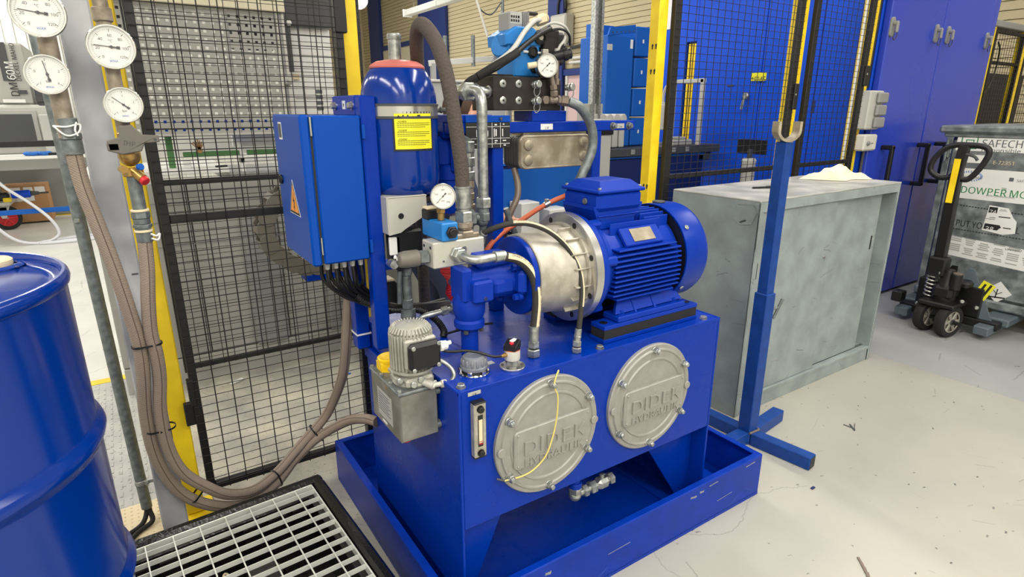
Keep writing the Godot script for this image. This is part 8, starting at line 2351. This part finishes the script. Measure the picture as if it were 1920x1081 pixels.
	# cardboard box, trolley wheel, drill
	thing("cardboard_box", "brown cardboard box with pale labels standing on the far floor", "box", V(-1.5, 0, -8.3))
	b = MB.new(); b.bx(-1.82, -1.38, 0.02, 0.47, -8.7, -8.3, 0.004); part("carton", b, M.cardboard)
	for q in [[-1.76, -1.64], [-1.61, -1.52], [-1.5, -1.4]]:
		b = MB.new(); b.bx(q[0], q[1], 0.28 if q[0] < -1.51 else 0.38, 0.45, -8.3, -8.298); part("paper_label", b, M.sticker_white)
	b = MB.new(); b.cyl(V(-1.565, 0.37, -8.298), V(-1.565, 0.37, -8.296), 0.028, 16); part("stamp", b, M.ink)
	thing("trolley", "low trolley with a rubber tyred castor at the picture's left edge", "trolley", V(-1.8, 0, -8.0))
	wheel(cur, V(-1.78, 0.14, -7.95), V(0.25, 0, 1).normalized(), 0.14, 0.06, M.red)
	b = MB.new(); b.box(V(-1.82, 0.25, -7.95), V(0.14, 0.06, 0.1), 0.01); b.bx(-2.4, -1.7, 0.3, 0.34, -8.3, -7.8, 0.004); b.prism(P2([-0.08, 0, 0.08, 0, 0.02, -0.16, -0.02, -0.16]), 0.01, Transform3D(Basis(), V(-1.8, 0.3, -7.91))); part("deck", b, M.grey_light)
	thing("cordless_drill", "blue and black cordless drill lying on the trolley", "drill", V(-1.55, 0.36, -7.85))
	b = MB.new(); b.cyl(V(-1.68, 0.415, -7.85), V(-1.5, 0.42, -7.85), 0.045, 14, 0.01); part("body", b, M.blue_machine)
	b = MB.new(); b.cyl(V(-1.5, 0.42, -7.85), V(-1.42, 0.42, -7.85), 0.03, 12, 0.006, 0.02); b.cyl(V(-1.42, 0.42, -7.85), V(-1.33, 0.42, -7.85), 0.01, 8); part("chuck", b, M.grey_dark)
	b = MB.new(); b.box(V(-1.78, 0.4, -7.85), V(0.16, 0.09, 0.1), 0.02); part("battery_grip", b, M.black)
	b = MB.new(); b.box(V(-1.72, 0.365, -7.8), V(0.08, 0.05, 0.03), 0.01); part("yellow_guard", b, M.yellow)
	b = MB.new()
	var loop := cr([V(-1.75, 0.85, -6.95), V(-1.62, 0.62, -6.9), V(-1.42, 0.42, -6.85), V(-1.28, 0.25, -6.8), V(-1.23, 0.1, -6.78), V(-1.3, 0.03, -6.76), V(-1.42, 0.014, -6.75), V(-1.2, 0.014, -6.9), V(-0.95, 0.014, -6.95), V(-0.8, 0.014, -6.85), V(-0.9, 0.014, -6.7), V(-1.2, 0.014, -6.66), V(-1.4, 0.014, -6.72), V(-1.15, 0.02, -6.85), V(-0.9, 0.02, -6.88), V(-0.85, 0.02, -6.78), V(-1.1, 0.02, -6.7), V(-1.5, 0.02, -6.75), V(-1.7, 0.16, -6.8), V(-1.8, 0.4, -6.85)], 6)
	b.tube(loop, 0.016, 8)
	solo("white_hose", "pale hose hanging down and coiled on the far floor", "hose", b, M.cable_white, V(-1.2, 0, -6.8))
	# yellow floor lines
	b = MB.new(); b.bx(-2.2, -0.75, 0, 0.0008, -8.92, -8.82)
	solo("floor_line", "yellow floor marking line behind the cardboard box", "floor marking", b, M.yellow, V(-1.4, 0, -8.87))
	b = MB.new(); b.bx(-1.9, -0.65, 0, 0.0025, -2.44, -2.38)
	solo("floor_line", "yellow floor marking line right behind the galvanised conduit", "floor marking", b, M.yellow, V(-1.2, 0, -2.41))
	b = MB.new(); b.cyl(V(-1.98, 2.55, -8.6), V(-1.42, 2.35, -7.8), 0.05, 12, 0.01)
	thing("tube_light", "bright tube light in the upper left corner above the milling machine", "light", V(-1.7, 2.4, -8.2))
	part("lamp_tube", b, M.lamp)
	var li := OmniLight3D.new(); li.name = "tube_light_glow"; li.light_energy = 2.0; li.light_size = 0.1; li.omni_range = 12; li.omni_attenuation = 2; li.shadow_enabled = true; li.position = V(-1.7, 2.25, -8.1); add_child(li)

# ---------------------------------------------------------------- far middle
func far_middle():
	thing("lamp_trunking", "cream lamp trunking hanging on wires above the black hose", "lamp trunking", V(5.65, 3.5, -9.0))
	var b := MB.new(); b.bx(5.56, 5.74, 3.46, 3.58, -12.75, -11.1, 0.01); part("section", b, M.white_wall)
	b = MB.new(); b.bx(5.56, 5.74, 3.46, 3.58, -11.08, -5.0, 0.01); part("section", b, M.white_wall)
	b = MB.new(); b.bx(5.54, 5.76, 3.44, 3.6, -12.8, -12.74, 0.01); part("end_cap", b, M.white)
	b = MB.new(); b.cyl(V(5.65, 3.58, -12.4), V(5.65, 6, -12.4), 0.008, 6); b.cyl(V(5.65, 3.58, -7), V(5.65, 6, -7), 0.008, 6); part("hanging_wire", b, M.steel)
	b = MB.new(); b.ball(V(4.1, 3.52, -11.8), V(0.22, 0.16, 0.22), 16)
	thing("bay_lamp", "glaring bay lamp at the top edge right of the yellow post", "lamp", V(4.1, 3.4, -11.8)); part("lamp_bulb", b, M.lamp)
	b = MB.new(); b.cyl(V(4.1, 3.62, -11.8), V(4.1, 6, -11.8), 0.02, 8); part("pendant_rod", b, M.grey_mid)
	var li := OmniLight3D.new(); li.name = "bay_lamp_glow"; li.light_energy = 4.0; li.light_size = 0.2; li.omni_range = 15; li.omni_attenuation = 2; li.shadow_enabled = true; li.position = V(4.1, 3.3, -11.8); add_child(li)
	# grey switch box high on the siding
	thing("switch_cabinet", "pale grey switch box with looped cables high on the siding", "switch box", V(7.95, 2.6, -9.6))
	b = MB.new(); b.bx(7.75, 7.98, 2.68, 3.3, -10.0, -9.45, 0.02); part("housing", b, M.grey_light)
	b = MB.new(); b.bx(7.74, 7.75, 2.72, 3.26, -9.97, -9.48, 0.005); part("door", b, M.off_white)
	b = MB.new(); b.tube(cr([V(7.85, 3.3, -9.85), V(7.85, 3.55, -9.83), V(7.85, 3.66, -9.72), V(7.85, 3.55, -9.6), V(7.85, 3.4, -9.58)], 6), 0.03, 8); part("cable_loop", b, M.black)
	b = MB.new(); b.cyl(V(7.93, 2.62, -9.5), V(7.93, 2.75, -7.9), 0.035, 8)
	solo("cable_run", "dark cable run along the siding below the switch box", "cable", b, M.grey_dark, V(7.93, 2.6, -8.7))
	for k in 2:
		b = MB.new(); b.cyl(V(7.93, 2.42 - k * 0.09, -9.5), V(7.93, 2.42 - k * 0.09, -7.9), 0.03, 8)
		solo("wall_pipe", ["upper white pipe along the siding below the switch box", "lower white pipe along the siding below the switch box"][k], "pipe", b, M.white, V(7.93, 2.4 - k * 0.09, -8.7), "white pipes on the siding")
	# rods and wires in front of the siding, left of the valve
	thing("hanging_cable", "slack dark cable hanging in a loop left of the valve", "cable", V(3.0, 2.0, -4.0))
	b = MB.new(); b.tube(cr([V(2.35, 3.2, -4.0), V(2.36, 2.6, -4.0), V(2.41, 2.3, -4.0), V(2.55, 2.21, -4.0), V(2.68, 2.33, -4.0)], 8), 0.006, 8); part("cable", b, M.grey_dark)
	thing("hanging_rod", "slanting pale steel rod hanging left of the valve", "rod", V(2.5, 1.9, -4.0))
	b = MB.new(); b.cyl(V(2.19, 2.9, -4.0), V(2.52, 2.02, -4.0), 0.012, 8); part("rod", b, M.off_white)
	for q in [[2.69, 2.45, 1.7, "tall thin grey rod standing left of the valve amplifier", 0.015], [2.36, 2.02, 1.75, "short grey post of the rack left of the valve", 0.02], [2.07, 2.0, 1.7, "short grey post of the rack right of the black hose", 0.02]]:
		b = MB.new(); b.cyl(V(q[0], q[2], -4.0), V(q[0], q[1], -4.0), q[4], 8)
		solo("rack_post", q[3], "post", b, M.zinc_dull, V(q[0], q[2], -4.0))
	thing("rod_rack", "low grey rack rail in front of the siding left of the manifold", "rack", V(2.4, 0, -4.0))
	b = MB.new(); b.bar(V(1.9, 1.76, -4.0), V(2.8, 1.85, -4.0), 0.03, 0.05, 0.004); part("rail", b, M.grey_light)
	b = MB.new(); b.bar(V(2.56, 1.74, -3.98), V(2.61, 2.04, -3.98), 0.03, 0.03, 0.004); b.bx(2.6, 2.63, 1.7, 1.98, -4.0, -3.97); part("hook", b, M.grey_mid)
	b = MB.new(); b.bx(1.92, 1.96, 0, 1.76, -4.02, -3.98); b.bx(2.74, 2.78, 0, 1.84, -4.02, -3.98); part("leg", b, M.grey_mid)
	# pale cabinet low behind the black hose
	thing("white_cabinet", "pale low cabinet seen between the black hose and the manifold", "cabinet", V(2.0, 0, -3.7))
	b = MB.new(); b.bx(1.35, 2.4, 0.0, 1.58, -4.0, -3.5, 0.01); part("body", b, M.grey_light)
	b = MB.new(); b.bx(1.33, 2.42, 1.58, 1.6, -4.02, -3.48, 0.004); part("top_edge", b, M.off_white)

# ---------------------------------------------------------------- person behind the manifold
func nets(b: MB, bones: Array, lo: Vector3, hi: Vector3, cell: float, k: float):
	var n := Vector3i(((hi - lo) / cell).ceil())
	var sx := n.x + 1
	var sy := n.y + 1
	var sz := n.z + 1
	var d := PackedFloat32Array()
	d.resize(sx * sy * sz)
	d.fill(1.0)
	for bo in bones:
		var a: Vector3 = bo[0]
		var c: Vector3 = bo[1]
		var ra: float = bo[2]
		var rb: float = bo[3]
		var ba := c - a
		var l2 := ba.length_squared() + 1e-9
		var pad: float = max(ra, rb) + k * 2 + cell
		var i0 := Vector3i(((a.min(c) - Vector3.ONE * pad - lo) / cell).floor()).clamp(Vector3i.ZERO, n)
		var i1 := Vector3i(((a.max(c) + Vector3.ONE * pad - lo) / cell).ceil()).clamp(Vector3i.ZERO, n)
		for z in range(i0.z, i1.z + 1):
			for y in range(i0.y, i1.y + 1):
				for x in range(i0.x, i1.x + 1):
					var p := lo + Vector3(x, y, z) * cell
					var t := clampf((p - a).dot(ba) / l2, 0, 1)
					var v := (p - a - ba * t).length() - lerpf(ra, rb, t)
					var id := (z * sy + y) * sx + x
					var o := d[id]
					var hh := maxf(k - absf(o - v), 0.0) / k
					d[id] = minf(o, v) - hh * hh * k * 0.25
	var vid := {}
	var vs := PackedVector3Array()
	var ns := PackedVector3Array()
	for z in n.z:
		for y in n.y:
			for x in n.x:
				var s := 0
				var acc := Vector3.ZERO
				var cnt := 0
				var q := PackedFloat32Array()
				for c in 8:
					var val := d[((z + (c >> 2)) * sy + y + ((c >> 1) & 1)) * sx + x + (c & 1)]
					q.append(val)
					if val < 0: s += 1
				if s == 0 or s == 8: continue
				for c in 8:
					for bit in [1, 2, 4]:
						var e: int = c | bit
						if e == c or (q[c] < 0) == (q[e] < 0): continue
						var t := q[c] / (q[c] - q[e])
						acc += Vector3(c & 1, (c >> 1) & 1, c >> 2).lerp(Vector3(e & 1, (e >> 1) & 1, e >> 2), t)
						cnt += 1
				vid[(z * sy + y) * sx + x] = vs.size()
				vs.append(lo + (Vector3(x, y, z) + acc / cnt) * cell)
				ns.append(Vector3(q[1] + q[3] + q[5] + q[7] - q[0] - q[2] - q[4] - q[6], q[2] + q[3] + q[6] + q[7] - q[0] - q[1] - q[4] - q[5], q[4] + q[5] + q[6] + q[7] - q[0] - q[1] - q[2] - q[3]).normalized())
	for z in range(1, n.z):
		for y in range(1, n.y):
			for x in range(1, n.x):
				var id := (z * sy + y) * sx + x
				for ax in 3:
					var st: int = [1, sx, sx * sy][ax]
					if (d[id] < 0) == (d[id + st] < 0): continue
					var u: int = [sx, sx * sy, 1][ax]
					var w: int = [sx * sy, 1, sx][ax]
					var f := [vid.get(id), vid.get(id - u), vid.get(id - u - w), vid.get(id - w)]
					if f.has(null): continue
					b.tri(vs[f[0]], vs[f[1]], vs[f[2]], ns[f[0]], ns[f[1]], ns[f[2]])
					b.tri(vs[f[0]], vs[f[2]], vs[f[3]], ns[f[0]], ns[f[2]], ns[f[3]])

func person():
	var P := V(0.82, 0, -1.68)
	thing("person", "person bending down behind the black manifold, almost wholly hidden, only a bit of face showing", "person", P)
	cur.rotation.y = PI / 2
	var hd := P + V(-0.06, 1.335, 0.12)
	var b := MB.new()
	# head with face, neck and body as one skin
	nets(b, [[hd + V(0, 0.03, -0.01), hd + V(0, 0.01, 0.0), 0.085, 0.08], [hd + V(0, -0.06, 0.02), hd + V(0, -0.08, 0.03), 0.055, 0.042], [hd + V(-0.01, -0.01, 0.085), hd + V(-0.01, -0.035, 0.098), 0.012, 0.016], [hd + V(-0.03, -0.02, 0.06), hd + V(-0.05, -0.025, 0.045), 0.025, 0.02], [hd + V(0.03, -0.02, 0.06), hd + V(0.05, -0.025, 0.045), 0.025, 0.02], [hd + V(-0.082, -0.005, -0.01), hd + V(-0.082, -0.035, -0.005), 0.014, 0.01], [hd + V(0.082, -0.005, -0.01), hd + V(0.082, -0.035, -0.005), 0.014, 0.01], [hd + V(-0.015, -0.072, 0.07), hd + V(0.015, -0.072, 0.07), 0.012, 0.012], [hd + V(0, -0.06, -0.03), P + V(0, 1.12, 0.0), 0.055, 0.06]], hd - V(0.13, 0.26, 0.16), hd + V(0.13, 0.15, 0.15), 0.008, 0.02)
	nets(b, [[P + V(0, 1.1, 0.0), P + V(0.03, 0.9, -0.1), 0.13, 0.13], [P + V(-0.15, 1.08, 0.0), P + V(0.15, 1.08, 0.0), 0.07, 0.07], [P + V(0.03, 0.9, -0.1), P + V(0.03, 0.72, -0.14), 0.13, 0.14], [P + V(-0.06, 0.7, -0.13), P + V(-0.08, 0.42, 0.02), 0.085, 0.062], [P + V(-0.08, 0.42, 0.02), P + V(-0.09, 0.09, -0.06), 0.06, 0.04], [P + V(0.12, 0.7, -0.13), P + V(0.13, 0.42, 0.0), 0.085, 0.062], [P + V(0.13, 0.42, 0.0), P + V(0.13, 0.09, -0.08), 0.06, 0.04], [P + V(-0.09, 0.05, -0.06), P + V(-0.1, 0.04, 0.09), 0.045, 0.036], [P + V(0.13, 0.05, -0.08), P + V(0.14, 0.04, 0.07), 0.045, 0.036], [P + V(-0.19, 1.06, 0.0), P + V(-0.2, 0.86, 0.08), 0.055, 0.045], [P + V(-0.2, 0.86, 0.08), P + V(-0.12, 0.8, 0.27), 0.043, 0.03], [P + V(0.19, 1.06, 0.0), P + V(0.23, 0.86, 0.06), 0.055, 0.045], [P + V(0.23, 0.86, 0.06), P + V(0.15, 0.8, 0.27), 0.043, 0.03]], P - V(0.35, 0.03, 0.35), P + V(0.4, 1.25, 0.35), 0.016, 0.04)
	for s in [-1.0, 1.0]:
		var w := P + V(-0.12 if s < 0 else 0.15, 0.8, 0.27)
		var bones := [[w, w + V(0, -0.01, 0.07), 0.03, 0.032]]
		for k in 4:
			var q := w + V((k - 1.5) * 0.02, -0.012, 0.09)
			var L: float = [0.034, 0.04, 0.038, 0.03][k]
			bones.append([q, q + V(0, -0.012, L), 0.0095, 0.009])
			bones.append([q + V(0, -0.012, L), q + V(0, -0.04, L + 0.01), 0.009, 0.008])
		bones.append([w + V(-s * 0.025, -0.005, 0.03), w + V(-s * 0.05, -0.02, 0.07), 0.012, 0.009])
		nets(b, bones, w - V(0.09, 0.09, 0.05), w + V(0.09, 0.06, 0.17), 0.006, 0.01)
	var body := part("body", b, M.skin)
	b = MB.new()
	nets(b, [[hd + V(0, 0.045, -0.03), hd + V(0, 0.05, -0.01), 0.088, 0.082], [hd + V(0, -0.02, -0.06), hd + V(0, 0.02, -0.05), 0.06, 0.07]], hd - V(0.13, 0.13, 0.18), hd + V(0.13, 0.16, 0.11), 0.01, 0.02)
	part("hair", b, M.hair)
	b = MB.new()
	nets(b, [[P + V(0, 1.08, 0.0), P + V(0.03, 0.9, -0.1), 0.142, 0.145], [P + V(-0.15, 1.08, 0.0), P + V(0.15, 1.08, 0.0), 0.082, 0.082], [P + V(0.03, 0.9, -0.1), P + V(0.03, 0.72, -0.14), 0.145, 0.155], [P + V(-0.19, 1.06, 0.0), P + V(-0.2, 0.86, 0.08), 0.067, 0.057], [P + V(0.19, 1.06, 0.0), P + V(0.23, 0.86, 0.06), 0.067, 0.057], [P + V(-0.2, 0.86, 0.08), P + V(-0.13, 0.81, 0.24), 0.056, 0.043], [P + V(0.23, 0.86, 0.06), P + V(0.16, 0.81, 0.24), 0.056, 0.043], [P + V(-0.06, 0.7, -0.13), P + V(-0.08, 0.42, 0.02), 0.1, 0.076], [P + V(-0.08, 0.42, 0.02), P + V(-0.09, 0.12, -0.06), 0.074, 0.058], [P + V(0.12, 0.7, -0.13), P + V(0.13, 0.42, 0.0), 0.1, 0.076], [P + V(0.13, 0.42, 0.0), P + V(0.13, 0.12, -0.08), 0.074, 0.058]], P - V(0.38, 0.03, 0.38), P + V(0.42, 1.25, 0.38), 0.018, 0.04)
	part("overall", b, M.overall)
	for s in [0, 1]:
		b = MB.new()
		var q: Vector3 = P + (V(-0.09, 0, -0.06) if s == 0 else V(0.13, 0, -0.08))
		b.prism(rrect(0.1, 0.28, 0.045), 0.09, Transform3D(Basis(V(1, 0, 0), V(0, 0, 1), V(0, 1, 0)), q + V(0, 0, 0.04)), 0.025)
		part("shoe", b, M.black)
